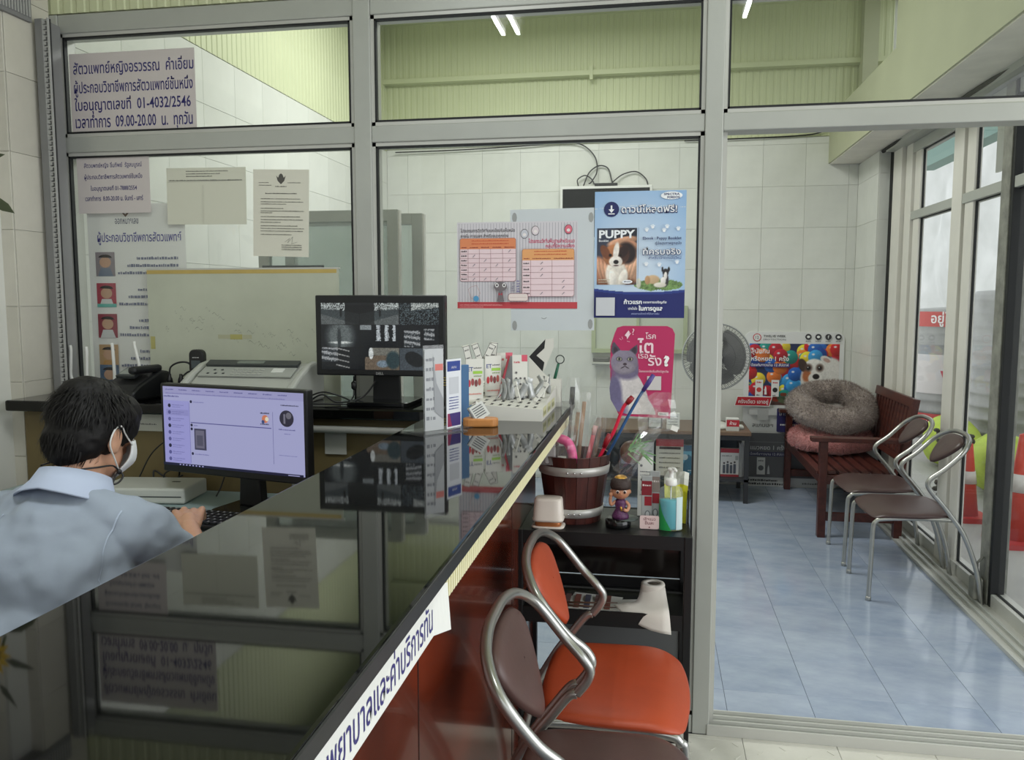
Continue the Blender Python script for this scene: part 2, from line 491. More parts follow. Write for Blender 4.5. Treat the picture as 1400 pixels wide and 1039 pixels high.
# near part of the left wall, with the shallow pier beside the partition
wf = MB().box(-2.22, -2.125, -2.2, 2.60, 0, 2.9, M_grout).box(-2.13, -2.062, 2.392, 2.598, 0, 2.9, M_grout).build('wall_left_front'); wf['kind'] = 'structure'
tiles(wf, 'wall_tile', M_tileN, steps(0.6, 2.392, 0.30, 0.84), steps(0.02, 2.88, 0.25, 0.13), lambda u, v: ('x', 1) if u is None else (-2.124, u, v))
tiles(wf, 'wall_tile', M_tileN, [2.392, 2.598], steps(0.02, 2.88, 0.25, 0.13), lambda u, v: ('x', 1) if u is None else (-2.061, u, v))
tiles(wf, 'wall_tile', M_tileN, [-2.120, -2.060], steps(0.02, 2.88, 0.25, 0.13), lambda u, v: ('y', -1) if u is None else (u, 2.391, v))
# back wall
wb = MB().box(-2.2, 1.66, 6.355, 6.5, 0, 3.5, M_grout).build('wall_back'); wb['kind'] = 'structure'
tiles(wb, 'wall_tile', M_tileL, steps(-2.1, 1.435, 0.30, -1.93), steps(0.02, 2.578, 0.30, 0.13), lambda u, v: ('y', -1) if u is None else (u, 6.354, v))
rib_sheet('ribbed_panel', 'y', -2.1, 1.62, 2.582, 3.07, 6.345, -1, M_rib, parent=wb)
rib_sheet('ribbed_panel', 'y', -2.1, 1.62, 3.10, 3.5, 6.295, -1, M_rib, parent=wb)
MB().box(-2.1, 1.62, 6.27, 6.35, 3.065, 3.10, M_rib).build('ledge', None, wb)
MB().box(-0.50, -0.475, 6.262, 6.30, 3.03, 3.13, M_rib).build('joint_cover', None, wb)
MB().box(1.40, 1.50, 6.20, 6.30, 2.72, 3.5, M_soffit).build('column', None, wb)
# ceilings
cb = MB().box(-2.2, 1.70, 2.72, 6.5, 3.5, 3.6, M_ceil).build('ceiling'); cb['kind'] = 'structure'
cf = MB().box(-2.25, 2.4, -1.6, 2.60, 2.92, 3.0, M_ceil).build('ceiling_front'); cf['kind'] = 'structure'
# ribbed header above the partition
hd = rib_sheet('wall_front_header', 'y', -2.12, 2.4, 2.375, 2.92, 2.605, -1, M_rib, pitch=0.05, depth=0.003, thick=0.10); hd['kind'] = 'structure'
MB().box(-2.2, 1.66, 2.62, 2.72, 2.92, 3.5, M_ceil).build('header_back', None, hd)
# right soffit with its cracked underside and the tiled pier
sf = MB()
sf.prism([(4.71, 2.385), (6.35, 2.385), (6.35, 2.715), (4.71, 2.715)], 1.225, 1.66, 'yz', M_soffit)
sf.prism([(2.72, 2.385), (4.71, 2.385), (4.71, 3.5), (2.72, 3.5)], 1.225, 1.66, 'yz', M_soffit)
so = sf.build('wall_right_soffit'); so['kind'] = 'structure'
M_under = mat('soffit_underside', C(232, 227, 216), 0.5, var=0.12, scale=5, bump=0.35, bscale=12)
MB().box(1.235, 1.45, 2.72, 6.34, 2.378, 2.386, M_under).build('underside_board', None, so)
MB().tube(spline([(1.47, 6.3, 2.372), (1.455, 5.6, 2.368), (1.475, 5.0, 2.372), (1.45, 4.3, 2.366), (1.47, 3.6, 2.37), (1.46, 3.1, 2.366)], 8), 0.013, 6, m=M_dark).build('black_cable', None, so)
for k in range(2):
    MB().tube(spline([(1.25, 4.5 + .18 * k, 2.374), (1.32, 4.46 + .18 * k, 2.372), (1.36, 4.56 + .18 * k, 2.373), (1.44, 4.5 + .18 * k, 2.373)], 6), 0.006, 6, m=M_under).build('conduit', None, so)
wr = MB().box(1.44, 1.66, 5.80, 6.36, 0, 2.378, M_grout).build('wall_right'); wr['kind'] = 'structure'
tiles(wr, 'wall_tile', M_tileL, steps(5.80, 6.35, 0.30, 6.05), steps(0.02, 2.37, 0.30, 0.13), lambda u, v: ('x', -1) if u is None else (1.439, u, v))
tiles(wr, 'wall_tile', M_tileL, [1.441, 1.66], steps(0.02, 2.37, 0.30, 0.13), lambda u, v: ('y', -1) if u is None else (u, 5.799, v))
MB().box(1.505, 1.62, 5.70, 5.795, 0, 2.378, M_dark).build('shutter_channel', None, wr)
MB().box(1.50, 1.62, 5.52, 5.70, 0, 2.378, M_alu_white).build('channel_cover', None, wr)

# ---------------------------------------------------------------- partition: one window per bay
Y0, Y1 = 2.60, 2.69
ZT0, ZT1 = 1.910, 1.963       # transom
ZH0, ZH1 = 2.310, 2.372       # head
def post(parent, x0, x1, z0=0.0, z1=2.372, m=None, name='post'):
    b = MB(); b.box(x0, x1, Y0, Y1, z0, z1, m or M_alu)
    return b.build(name, None, parent, bevel=0.003)
def rail(parent, x0, x1, z0, z1, m=None, name='rail'):
    return MB().box(x0, x1, Y0 + 0.004, Y1 - 0.004, z0, z1, m or M_alu).build(name, None, parent, bevel=0.003)
def bead(parent, x0, x1, z0, z1):
    """light glazing bead and black rubber round a pane"""
    b = MB()
    for (a, c, d, e_) in ((x0, x0 + 0.012, z0, z1), (x1 - 0.012, x1, z0, z1), (x0, x1, z1 - 0.012, z1), (x0, x1, z0, z0 + 0.012)):
        b.box(a, c, Y0 + 0.010, Y1 - 0.02, d, e_, M_alu_l)
    b.build('glazing_bead', None, parent)
    g = MB(); q = 0.012; t = 0.006
    for (a, c, d, e_) in ((x0 + q, x0 + q + t, z0 + q, z1 - q), (x1 - q - t, x1 - q, z0 + q, z1 - q), (x0 + q, x1 - q, z1 - q - t, z1 - q), (x0 + q, x1 - q, z0 + q, z0 + q + t)):
        g.box(a, c, Y0 + 0.008, Y0 + 0.024, d, e_, M_gasket)
    g.build('rubber_seal', None, parent)
def pane(parent, x0, x1, z0, z1):
    return MB().box(x0 + 0.013, x1 - 0.013, 2.618, 2.622, z0 + 0.013, z1 - 0.013, M_pane).build('pane', None, parent)
w1 = struct_empty('window_1')
post(w1, -2.075, -2.030); rail(w1, -2.03, -0.97, ZT0, ZT1); rail(w1, -2.03, -0.97, ZH0, ZH1); rail(w1, -2.03, -0.97, 0, 0.09)
for z0, z1 in ((0.09, ZT0), (ZT1, ZH0)): bead(w1, -2.03, -0.97, z0, z1); pane(w1, -2.03, -0.97, z0, z1)
w2 = struct_empty('window_2')
post(w2, -0.97, -0.912); rail(w2, -0.912, 0.143, ZT0, ZT1); rail(w2, -0.912, 0.143, ZH0, ZH1); rail(w2, -0.912, 0.143, 0, 0.06)
for z0, z1 in ((0.06, ZT0), (ZT1, ZH0)): bead(w2, -0.912, 0.143, z0, z1); pane(w2, -0.912, 0.143, z0, z1)
w3 = struct_empty('window_3')
post(w3, 0.143, 0.197); rail(w3, 0.197, 2.2, ZT0, ZT1); rail(w3, 0.197, 2.2, ZH0, ZH1)
bead(w3, 0.197, 2.2, ZT1, ZH0); pane(w3, 0.197, 2.2, ZT1, ZH0); post(w3, 2.2, 2.26)
MB().box(0.197, 0.212, Y0 + 0.03, Y1 - 0.01, 0.03, ZT0, M_alu_l).build('door_jamb', None, w3)
# door track on the floor
d1 = struct_empty('door_1')
tr = MB().box(0.19, 2.2, 2.600, 2.735, 0, 0.018, M_alu)
for k in range(4): tr.box(0.197, 2.2, 2.606 + k * 0.034, 2.612 + k * 0.034, 0.018, 0.030, M_alu_l)
tr.box(0.19, 2.2, 2.596, 2.602, 0, 0.036, M_alu_l)
tr.build('floor_track', None, d1, bevel=0.001)

# slotted wiring duct beside the first post and its top run
dk = thing('cable_duct', 'grey slotted plastic cable duct running up beside the left partition post', 'duct', (-2.036, 2.55, 0))
M_duct = mat('duct_grey', C(128, 128, 128), 0.5, var=0.05)
M_ductl = mat('duct_grey_light', C(168, 168, 166), 0.5, var=0.05)
MB().box(-0.006, 0.022, -0.042, 0.046, 1.085, 2.33, M_duct).build('channel', None, dk, bevel=0.002)
sb = MB()
for k in range(73):
    z = 1.088 + k * 0.017
    sb.box(0.0225, 0.0315, -0.040, -0.034, z, z + 0.0095, M_ductl)
sb.box(0.0222, 0.0240, -0.042, -0.034, 1.085, 2.33, M_ductl); sb.box(0.040, 0.044, -0.042, -0.034, 1.085, 2.33, M_ductl)
for k in range(73):
    z = 1.088 + k * 0.017
    sb.box(0.024, 0.040, -0.040, -0.036, z + 0.0095, z + 0.0135, M_ductl)
q = sb.build('slotted_wall', None, dk); q['kind'] = 'stuff'
MB().box(0.022, 0.044, -0.030, -0.026, 1.085, 2.33, mat('duct_inside', C(60, 60, 60), 0.7)).build('inner_face', None, dk)
du = thing('cable_duct', 'short grey slotted duct run under the ceiling at the top left corner', 'duct', (-2.06, 2.0, 2.325))
MB().box(-0.05, 0.014, -0.9, 0.505, -0.01, 0.075, M_duct).build('channel', None, du, bevel=0.002)
sb = MB()
for k in range(44):
    y = -0.05 + k * 0.0125; sb.box(0.0145, 0.019, y, y + 0.006, 0.004, 0.062, M_ductl)
q = sb.build('slotted_wall', None, du); q['kind'] = 'stuff'

# ---------------------------------------------------------------- right glass front of the back room (runs away from the camera)
XR = 1.52
w4 = struct_empty('window_4')
def rpost(y0, y1, m, x0=XR, x1=1.60, z0=0.0, z1=2.345, name='post'):
    return MB().box(x0, x1, y0, y1, z0, z1, m).build(name, None, w4, bevel=0.003)
rpost(5.38, 5.50, M_alu_white, x1=XR + .045); rpost(4.53, 4.67, M_alu_white, x1=XR + .045)
rpost(4.405, 4.515, M_alu_white, XR + .012, XR + .045, 0.07, 2.29, 'sash_jamb'); rpost(5.25, 5.355, M_alu_white, XR + .012, XR + .045, 0.07, 2.29, 'sash_jamb')
rpost(2.74, 2.80, M_alu_white); rpost(3.28, 3.36, M_alu_white)
for z0, z1 in ((0.0, 0.075), (1.885, 1.935), (2.285, 2.345)):
    MB().box(XR + 0.004, 1.595, 2.74, 5.50, z0, z1, M_alu if z0 else M_alu_l).build('rail', None, w4, bevel=0.003)
for (a, b_) in ((4.67, 5.25), (4.035, 4.405), (3.36, 3.94), (2.80, 3.28)):
    for z0, z1 in ((0.075, 1.885), (1.935, 2.285)):
        MB().box(XR + 0.030, XR + 0.034, a, b_, z0, z1, M_pane_r).build('pane', None, w4)
        g = MB()
        for (u0, u1, v0, v1) in ((a, a + .005, z0, z1), (b_ - .005, b_, z0, z1), (a, b_, z1 - .005, z1), (a, b_, z0, z0 + .005)):
            g.box(XR + 0.024, XR + 0.036, u0, u1, v0, v1, M_gasket)
        g.build('rubber_seal', None, w4)
M_peel = mat('peeling_grey_paint', C(150, 150, 140), 0.6, scale=14, col2=C(112, 112, 106), bump=0.2, bscale=40)
pst = MB().box(XR - 0.005, 1.60, 3.94, 4.035, 0, 2.36, M_peel).box(XR + 0.0, 1.58, 3.915, 3.94, 0, 2.36, M_gasket)
pst.build('steel_post', None, w4, bevel=0.003)
MB().box(XR - 0.04, 1.64, 3.86, 4.06, 0, 0.010, M_dark).build('base_plate', None, w4)
MB().rbox(XR - 0.055, XR - 0.012, 3.955, 4.02, 0.03, 0.13, 0.008, M_peel).tube([(XR - 0.035, 3.98, 0.12), (XR - 0.035, 3.98, 0.20), (XR - 0.01, 3.98, 0.23)], 0.006, 8, m=M_peel).build('lock_box', None, w4)
MB().box(1.45, XR + .10, 2.74, 5.70, 2.345, 2.380, M_alu).build('top_trim', None, w4)
MB().box(1.40, 1.60, 2.74, 5.68, 0.0, 0.016, M_alu_l).box(1.43, 1.44, 2.74, 5.68, 0.016, 0.03, M_alu).box(1.47, 1.48, 2.74, 5.68, 0.016, 0.03, M_alu).build('floor_track', None, w4)
# ---------------------------------------------------------------- counter
M_granite = mat('black_granite', C(11, 12, 11), 0.035, var=0.5, scale=60, spec=0.4)
M_granite_e = mat('granite_edge', C(34, 35, 36), 0.4, var=0.3, scale=40)
M_cream_s = mat('cream_ribbed_strip', C(240, 235, 196), 0.5)
M_cream_d = mat('cream_ribbed_groove', C(222, 214, 164), 0.6)
M_lam = mat('red_wood_laminate', C(112, 46, 27), 0.16, scale=3.0, stretch=(1, 1, 0.35), col2=C(70, 26, 15), spec=0.5, coat=0.3)
M_black = mat('black_plastic', C(22, 23, 25), 0.4)
M_blackg = mat('black_gloss', C(14, 15, 17), 0.15)
M_dgrey = mat('dark_grey_plastic', C(52, 56, 58), 0.45)
M_white = mat('white_plastic', C(228, 228, 224), 0.4)
M_paper = mat('white_paper', C(232, 232, 226), 0.8)
M_steel = mat('brushed_tube_steel', C(178, 178, 174), 0.28, 0.85, var=0.08, scale=12)
M_chrome = mat('chrome', C(210, 210, 210), 0.12, 1.0)
M_acryl = glass_mat('clear_acrylic', (0.95, 0.96, 0.96, 1), haze=0.05)
M_film = glass_mat('clear_film', (0.96, 0.96, 0.95, 1), 1.9, 0.08, haze=0.10)

ct = thing('reception_counter', 'long reception counter with polished black stone top and red wood front', 'counter', (-0.43, 1.2, 0))
b = MB(); b.rbox(-0.185, 0.1845, -1.6, 1.396, 1.058, 1.08, 0.004, M_granite, seg=2); b.rbox(0.1835, 0.1862, -1.6, 1.396, 1.0585, 1.0775, 0.001, M_granite_e, seg=1)
b.build('countertop', None, ct)
b = MB(); b.box(-0.17, 0.06, -1.55, 1.39, 0.0, 1.057, M_lam); b.build('front_panel', None, ct)
for k in range(3):
    MB().box(0.0595, 0.0610, -0.86 + 0.9 * k - 0.0008, -0.86 + 0.9 * k + 0.0008, 0.02, 1.0, M_dark).build('panel_joint', None, ct)
b = MB(); b.box(0.06, 0.168, -1.55, 1.392, 1.014, 1.057, M_cream_d)
y = -1.55
while y < 1.385:
    b.box(0.168, 0.1715, y, y + 0.0075, 1.014, 1.057, M_cream_s); y += 0.0125
b.build('ribbed_strip', None, ct)

# paper price banner taped to the strip
bn = thing('paper_banner', 'long white paper banner with blue lettering taped under the counter top', 'banner', (-0.2535, 1.2, 0))
b = MB(); vs = []; ys = list(np.linspace(-1.5, -0.285, 40)) + [-0.278, -0.270, -0.262, -0.256, -0.25]
for y in ys:
    curl = max(0, (y + 0.285)) * 0.40
    vs += [(0.0005 + curl * .6, y, 1.056), (0.0005 + curl * 0.9, y, 1.001 - max(0, (y + 0.285)) * 0.15)]
b.add(vs, [(2 * i, 2 * i + 2, 2 * i + 3, 2 * i + 1) for i in range(len(ys) - 1)], M_paper)
b.build('paper', None, bn)
def t_w(t): 
    vs, fs = text_geo(t, 0.006); xs = [v[0] for v in vs]; return max(xs) - min(xs)
k_ = 0.32 / t_w('พยาบาลและค่าบริการทัน')
A = Art(); A.text('พยาบาลและค่าบริการทัน', 1.10, 0, pc(52, 48, 120), w=0.32, h=0.038, bold=0.006, align='r')
A.text('กรุณาชำระค่ารักษา', 1.10 - 0.325, 0, pc(52, 48, 120), w=t_w('กรุณาชำระค่ารักษา') * k_, h=0.038, bold=0.006, align='r')
o = A.build('lettering', bn); o.rotation_euler = (0, 0, PI / 2); o.location = (0.0007, -0.290 - 1.10, 1.011)

# ---------------------------------------------------------------- raised ledge against the glass
lg = thing('raised_ledge', 'black stone ledge against the glass behind the desk with olive panel below', 'ledge', (-1.335, 2.45, 0))
MB().rbox(-0.72, 0.716, -0.15, 0.148, 1.045, 1.08, 0.006, M_granite).build('ledge_top', None, lg)
MB().box(-0.70, 0.71, -0.09, 0.145, 0.0, 1.044, mat('olive_panel', C(106, 92, 58), 0.55, var=0.15, scale=4)).build('back_panel', None, lg)
b = MB()
b.tube(spline([(0.26, -0.13, 0.80), (0.26, -0.13, 0.985), (0.275, -0.13, 1.005), (0.30, -0.13, 1.012), (0.62, -0.13, 1.012)], 5), 0.011, 8, m=mat('grey_pipe', C(150, 150, 145), 0.4))
b.build('grey_pipe', None, lg)
nt = thing('notice_card', 'small white card stuck on the olive panel under the ledge', 'card', (-1.585, 2.353, 0.985))
A = Art(); A.rect(-0.05, 0, 0.05, 0.055, pc(190, 190, 180)); A.scribble(-0.04, 0.03, 0.02, 0.005, pc(90, 90, 90)); A.build('card_face', nt)
nt2 = thing('notice_card', 'white sheet hanging low on the olive panel beside the grey pipe', 'sheet', (-0.99, 2.353, 0.93))
A = Art(); A.rect(0, 0, 0.07, 0.07, pc(175, 175, 168)); A.build('card_face', nt2)

# ---------------------------------------------------------------- desk
dk = thing('work_desk', 'low pale blue green work desk behind the counter', 'desk', (-1.335, 2.0, 0))
M_desk = mat('desk_laminate', C(150, 170, 172), 0.35, var=0.05)
MB().rbox(-0.70, 0.715, -0.22, 0.355, 0.775, 0.80, 0.005, M_desk).build('desktop', None, dk)
MB().box(-0.69, -0.67, -0.20, 0.34, 0, 0.774, M_desk).build('side_panel', None, dk)
MB().box(0.685, 0.705, -0.20, 0.34, 0, 0.774, M_desk).build('side_panel', None, dk)
MB().box(-0.67, 0.685, 0.30, 0.32, 0.25, 0.774, M_desk).build('back_panel', None, dk)

# ---------------------------------------------------------------- computer monitor with a chat page
def basis_from(p0, p1):
    d = Vector(p1) - Vector(p0); return math.atan2(d.y, d.x), d.length
rz, W = basis_from((-1.405, 2.15, 0), (-0.905, 2.035, 0))
pm = thing('computer_monitor', 'computer monitor showing a pale chat page in front of the seated person', 'monitor', (-1.405, 2.15, 0.80), rz)
MB().rbox(0, W, 0.0, 0.03, 0.105, 0.362, 0.004, M_black).rbox(W * .25, W * .75, 0.03, 0.055, 0.15, 0.32, 0.01, M_black).build('housing', None, pm)
A = Art(0.00010)
x0, x1, z0, z1 = 0.010, W - 0.010, 0.127, 0.354
E1 = 0.60
lav = ec(172, 174, 216, E1); lav2 = ec(162, 162, 206, E1); lav3 = ec(176, 176, 232, E1); lgrey = ec(120, 120, 176, E1); dnav = ec(30, 32, 62, E1); mid = ec(92, 92, 150, E1)
A.rect(x0, z0, x1, z1, lav)
A.rect(x0, z1 - 0.022, x1, z1, lav2); A.rect(x0, z0 + 0.006, x0 + 0.098, z1 - 0.040, ec(160, 160, 220, E1))
for q in range(9):
    A.scribble(x0 + 0.01 + q * 0.05, x0 + 0.04 + q * 0.05, z1 - 0.010, 0.0035, mid, seed=q)
A.scribble(x0 + 0.01, x1 - 0.06, z1 - 0.0205, 0.003, lgrey, seed=5); A.scribble(x0 + 0.004, x0 + 0.06, z1 - 0.030, 0.005, mid)
A.line([(x0 + 0.098, z0 + 0.01), (x0 + 0.098, z1 - 0.045)], 0.0009, mid)
for q in range(9):
    yy = z1 - 0.055 - q * 0.0193
    if q == 1: A.rect(x0 + 0.012, yy - 0.008, x0 + 0.095, yy + 0.009, ec(148, 148, 206, E1))
    A.disc(x0 + 0.024, yy, 0.0055, mid if q % 3 else dnav)
    A.scribble(x0 + 0.034, x0 + 0.078, yy + 0.001, 0.0028, lgrey, seed=q); A.scribble(x0 + 0.034, x0 + 0.066, yy - 0.0045, 0.0022, lgrey, seed=q + 20)
A.disc(x0 + 0.108, z1 - 0.040, 0.0042, dnav); A.scribble(x0 + 0.116, x0 + 0.155, z1 - 0.042, 0.003, lgrey)
A.rect(x0 + 0.105, z1 - 0.101, x1 - 0.105, z1 - 0.0985, mid)
A.disc(x0 + 0.108, z1 - 0.107, 0.0042, dnav); A.scribble(x0 + 0.116, x0 + 0.130, z1 - 0.109, 0.003, lgrey)
A.disc(x0 + 0.108, z1 - 0.118, 0.0042, dnav)
A.rect(x0 + 0.117, z0 + 0.050, x0 + 0.160, z1 - 0.116, ec(66, 66, 90, E1)); A.rect(x0 + 0.121, z0 + 0.055, x0 + 0.153, z1 - 0.121, ec(110, 108, 128, E1)); A.rect(x0 + 0.126, z0 + 0.062, x0 + 0.148, z1 - 0.135, ec(84, 84, 104, E1))
A.disc(x0 + 0.109, z0 + 0.038, 0.0042, dnav); A.scribble(x0 + 0.117, x0 + 0.168, z0 + 0.036, 0.003, lgrey)
A.disc(x1 - 0.124, z1 - 0.075, 0.011, ec(214, 130, 96, E1)); A.disc(x1 - 0.118, z1 - 0.075, 0.006, ec(232, 226, 200, E1)); A.disc(x1 - 0.131, z1 - 0.083, 0.005, ec(60, 80, 130, E1))
A.scribble(x1 - 0.14, x1 - 0.11, z1 - 0.061, 0.004, dnav); A.scribble(x1 - 0.14, x1 - 0.112, z1 - 0.091, 0.004, dnav)
A.line([(x1 - 0.098, z0 + 0.03), (x1 - 0.098, z1 - 0.055)], 0.0012, mid)
A.disc(x1 - 0.052, z1 - 0.070, 0.0235, ec(46, 44, 62, E1), ry=0.0225); A.disc(x1 - 0.045, z1 - 0.062, 0.009, ec(110, 108, 120, E1)); A.rect(x1 - 0.062, z1 - 0.084, x1 - 0.056, z1 - 0.058, ec(120, 118, 134, E1))
A.scribble(x1 - 0.078, x1 - 0.024, z1 - 0.102, 0.0036, mid); A.scribble(x1 - 0.060, x1 - 0.040, z1 - 0.113, 0.003, lgrey); A.scribble(x1 - 0.08, x1 - 0.02, z0 + 0.055, 0.002, lgrey)
A.scribble(x1 - 0.07, x1 - 0.012, z1 - 0.036, 0.004, dnav)
A.rect(x0, z0, x1, z0 + 0.007, dnav)
for q in range(8): A.rect(x0 + 0.06 + q * 0.012, z0 + 0.0018, x0 + 0.065 + q * 0.012, z0 + 0.005, lav3)
A.rect(x1 - 0.05, z0 + 0.002, x1 - 0.012, z0 + 0.0045, lav2)
A.build('screen', pm)
b = MB(); b.prism([(W * .46, 0.17), (W * .58, 0.17), (W * .60, 0.012), (W * .44, 0.012)], 0.056, 0.085, 'xz', M_black)
b.build('stand_neck', None, pm, bevel=0.004)
MB().prism(rrect(W * .36, W * .72, -0.03, 0.16, 0.03), 0.0, 0.012, 'xy', M_blackg).build('stand_foot', None, pm, bevel=0.002)

# white box router-like unit on the desk
rb = thing('flat_white_box', 'flat white plastic box lying on the desk left of the monitor', 'box', (-1.50, 2.22, 0.80), 0.12)
MB().rbox(-0.13, 0.14, -0.07, 0.09, 0.002, 0.048, 0.006, mat('off_white_plastic', C(196, 198, 192), 0.45)).build('case', None, rb)
MB().box(-0.12, 0.13, -0.0708, -0.0698, 0.022, 0.025, M_dgrey).build('seam', None, rb)
MB().box(0.06, 0.085, 0.02, 0.03, 0.0481, 0.0486, M_dgrey).build('badge', None, rb)

# keyboard
kb = thing('computer_keyboard', 'black computer keyboard under the typing hand', 'keyboard', (-1.17, 1.990, 0.80), -0.10)
MB().rbox(-0.20, 0.20, -0.065, 0.065, 0.001, 0.016, 0.005, M_black).build('base', None, kb)
b = MB(); M_key = mat('key_black', C(34, 35, 38), 0.35); M_keyl = pc(170, 170, 175)
for r in range(5):
    for k in range(20):
        if r == 0 and 3 < k < 10: continue
        kx = -0.19 + k * 0.0192 + (r % 3) * 0.002; ky = -0.056 + r * 0.0235
        b.box(kx, kx + 0.0165, ky, ky + 0.0195, 0.016, 0.0215, M_key)
        b.quad((kx + 0.004, ky + 0.009, 0.02165), (kx + 0.009, ky + 0.009, 0.02165), (kx + 0.009, ky + 0.015, 0.02165), (kx + 0.004, ky + 0.015, 0.02165), M_keyl)
b.box(-0.11, 0.0, -0.056, -0.0365, 0.016, 0.0215, M_key)
q = b.build('keys', None, kb); q['kind'] = 'stuff'

# ---------------------------------------------------------------- camera monitor on the ledge
cm = thing('camera_monitor', 'black framed monitor with nine security camera views on the ledge', 'monitor', (-0.822, 2.40, 1.08))
MB().rbox(-0.205, 0.205, -0.012, 0.022, 0.090, 0.336, 0.004, M_black).rbox(-0.11, 0.11, 0.022, 0.05, 0.12, 0.28, 0.01, M_black).build('housing', None, cm)
def cctv(U, V, X, Y):
    img = P_fill(U, (12, 16, 18)); n = P_noise(X, Y, 900, 3, 4)
    cx = np.floor(np.clip(U * 3, 0, 2.999)); cy = np.floor(np.clip((1 - V) * 3, 0, 2.999)); u = U * 3 - cx; v = 1 - ((1 - V) * 3 - cy)
    def cell(i, j, f):
        nonlocal img
        k = ((cx == i) & (cy == j))[..., None]; im = f(np.ones(U.shape + (3,)) * np.array((15, 19, 22), float)); img = np.where(k, im, img)
    g = lambda c: (c * 0.93, c, c * 1.03)
    def road(im, s=1):
        uu = u if s > 0 else 1 - u
        im = np.where((v < 0.85 - 0.35 * uu)[..., None], (58, 66, 68), im); im = np.where((v < 0.35 - 0.5 * (uu - 0.3))[..., None], (88, 94, 94), im)
        im = np.where((v > 0.72 - 0.1 * uu)[..., None] & ((uu < 0.62) & (n > 0.0))[..., None], (176, 184, 182), im)
        im = P_ell(im, u, v, 0.52, 0.55, 0.03, 0.2, (18, 20, 22)); return np.where((uu > 0.62)[..., None] & (v < 0.9)[..., None], im * 0.45, im)
    cell(0, 0, lambda im: road(im, 1)); cell(1, 0, lambda im: road(im, -1))
    cell(2, 0, lambda im: np.where(((v > 0.7 + 0.2 * (u - .5)) & (u > 0.3))[..., None], np.where(n[..., None] > 0, (170, 176, 172), (90, 98, 98)), np.where(n[..., None] > 0.25, (80, 92, 96), im)))
    def room(im):
        im = P_ell(im, u, v, 0.5, 0.5, 0.34, 0.7, (96, 104, 104), soft=0.6); im = P_ell(im, u, v, 0.5, 0.22, 0.26, 0.05, (214, 220, 216), soft=0.7)
        return P_ell(im, u, v, 0.47, 0.4, 0.05, 0.5, (50, 56, 58), soft=0.5)
    cell(0, 1, room)
    cell(1, 1, lambda im: np.where(((np.sin(u * 30) + n > 0.35) & (u > 0.35) & (u < 0.9) & (v > 0.3))[..., None], (184, 192, 196), np.where((v > 0.8)[..., None] & (u < 0.3)[..., None], (130, 138, 140), im)))
    def shelf(im, a, b_, c, d):
        k = (u > a) & (u < b_) & (v > c) & (v < d); st = np.sin((v * 26 + u * 6)) + n * 1.4
        return np.where(k[..., None], np.where(st[..., None] > 0.2, (150, 154, 156), (44, 50, 54)), im)
    cell(2, 1, lambda im: shelf(shelf(im, 0.12, 0.52, 0.05, 0.78), 0.62, 0.88, 0.35, 0.85))
    cell(0, 2, lambda im: np.where(((np.abs(((v + u * 0.4) * 4) % 1 - 0.5) < 0.09) & (u > 0.38) & (u < 0.72))[..., None], (150, 152, 150), shelf(im, 0.0, 0.42, 0.35, 1.0)))
    def c8(im):
        im = np.where((v < 0.62 + 0.3 * (u - 0.3))[..., None] & (u > 0.12)[..., None], (104, 92, 78), im); im = np.where((v > 0.66)[..., None] & (u > 0.25)[..., None], (112, 112, 104), im)
        im = P_ell(im, u, v, 0.28, 0.75, 0.06, 0.26, (200, 206, 204)); im = P_ell(im, u, v, 0.58, 0.28, 0.16, 0.16, (116, 132, 144), soft=.3); return P_ell(im, u, v, 0.84, 0.45, 0.18, 0.4, (44, 62, 66), soft=.3)
    cell(1, 2, c8)
    cell(2, 2, lambda im: P_ell(np.where((v > -1)[..., None], (66, 74, 80), im), u, v, 0.38, 0.5, 0.22, 0.36, (20, 24, 26), ang=20))
    img = img * (1 + 0.35 * n[..., None]) 
    ln = (np.abs((U * 3) % 1) < 0.012) | (np.abs((V * 3) % 1) < 0.018)
    return np.where(ln[..., None], (8, 9, 10), img)
M_scr = attr_mat('camera_screen_glow', 0.2, 0.62)
painting('screen', 0.375, 0.205, 210, 116, cctv, M_scr, cm, (-0.187, -0.0125, 0.108))
A = Art(); A.text('DELL', 0, 0.094, pc(150, 150, 150), w=0.024, align='c', bold=0.02); o = A.build('badge', cm); o.location = (0, -0.0125, 0)
MB().prism([(-0.045, 0.0), (0.045, 0.0), (0.040, 0.16), (-0.040, 0.16)], 0.045, 0.065, 'xz', M_black).build('stand_neck', None, cm, bevel=0.004)
MB().prism(rrect(-0.10, 0.10, -0.05, 0.12, 0.02), 0.0, 0.013, 'xy', M_blackg).build('stand_foot', None, cm, bevel=0.002)

# leaflets with yellow stripes behind the stand
yb = thing('yellow_striped_box', 'black box with yellow stripes behind the camera monitor stand', 'box', (-0.685, 2.52, 1.08))
MB().box(-0.03, 0.09, -0.02, 0.05, 0, 0.082, mat('box_black', C(44, 42, 38), 0.5)).build('carton', None, yb)
for k in range(4): MB().box(-0.0305, 0.0905, -0.0208, -0.020, 0.052 + k * 0.008, 0.055 + k * 0.008, pc(206, 180, 84)).build('stripe', None, yb)

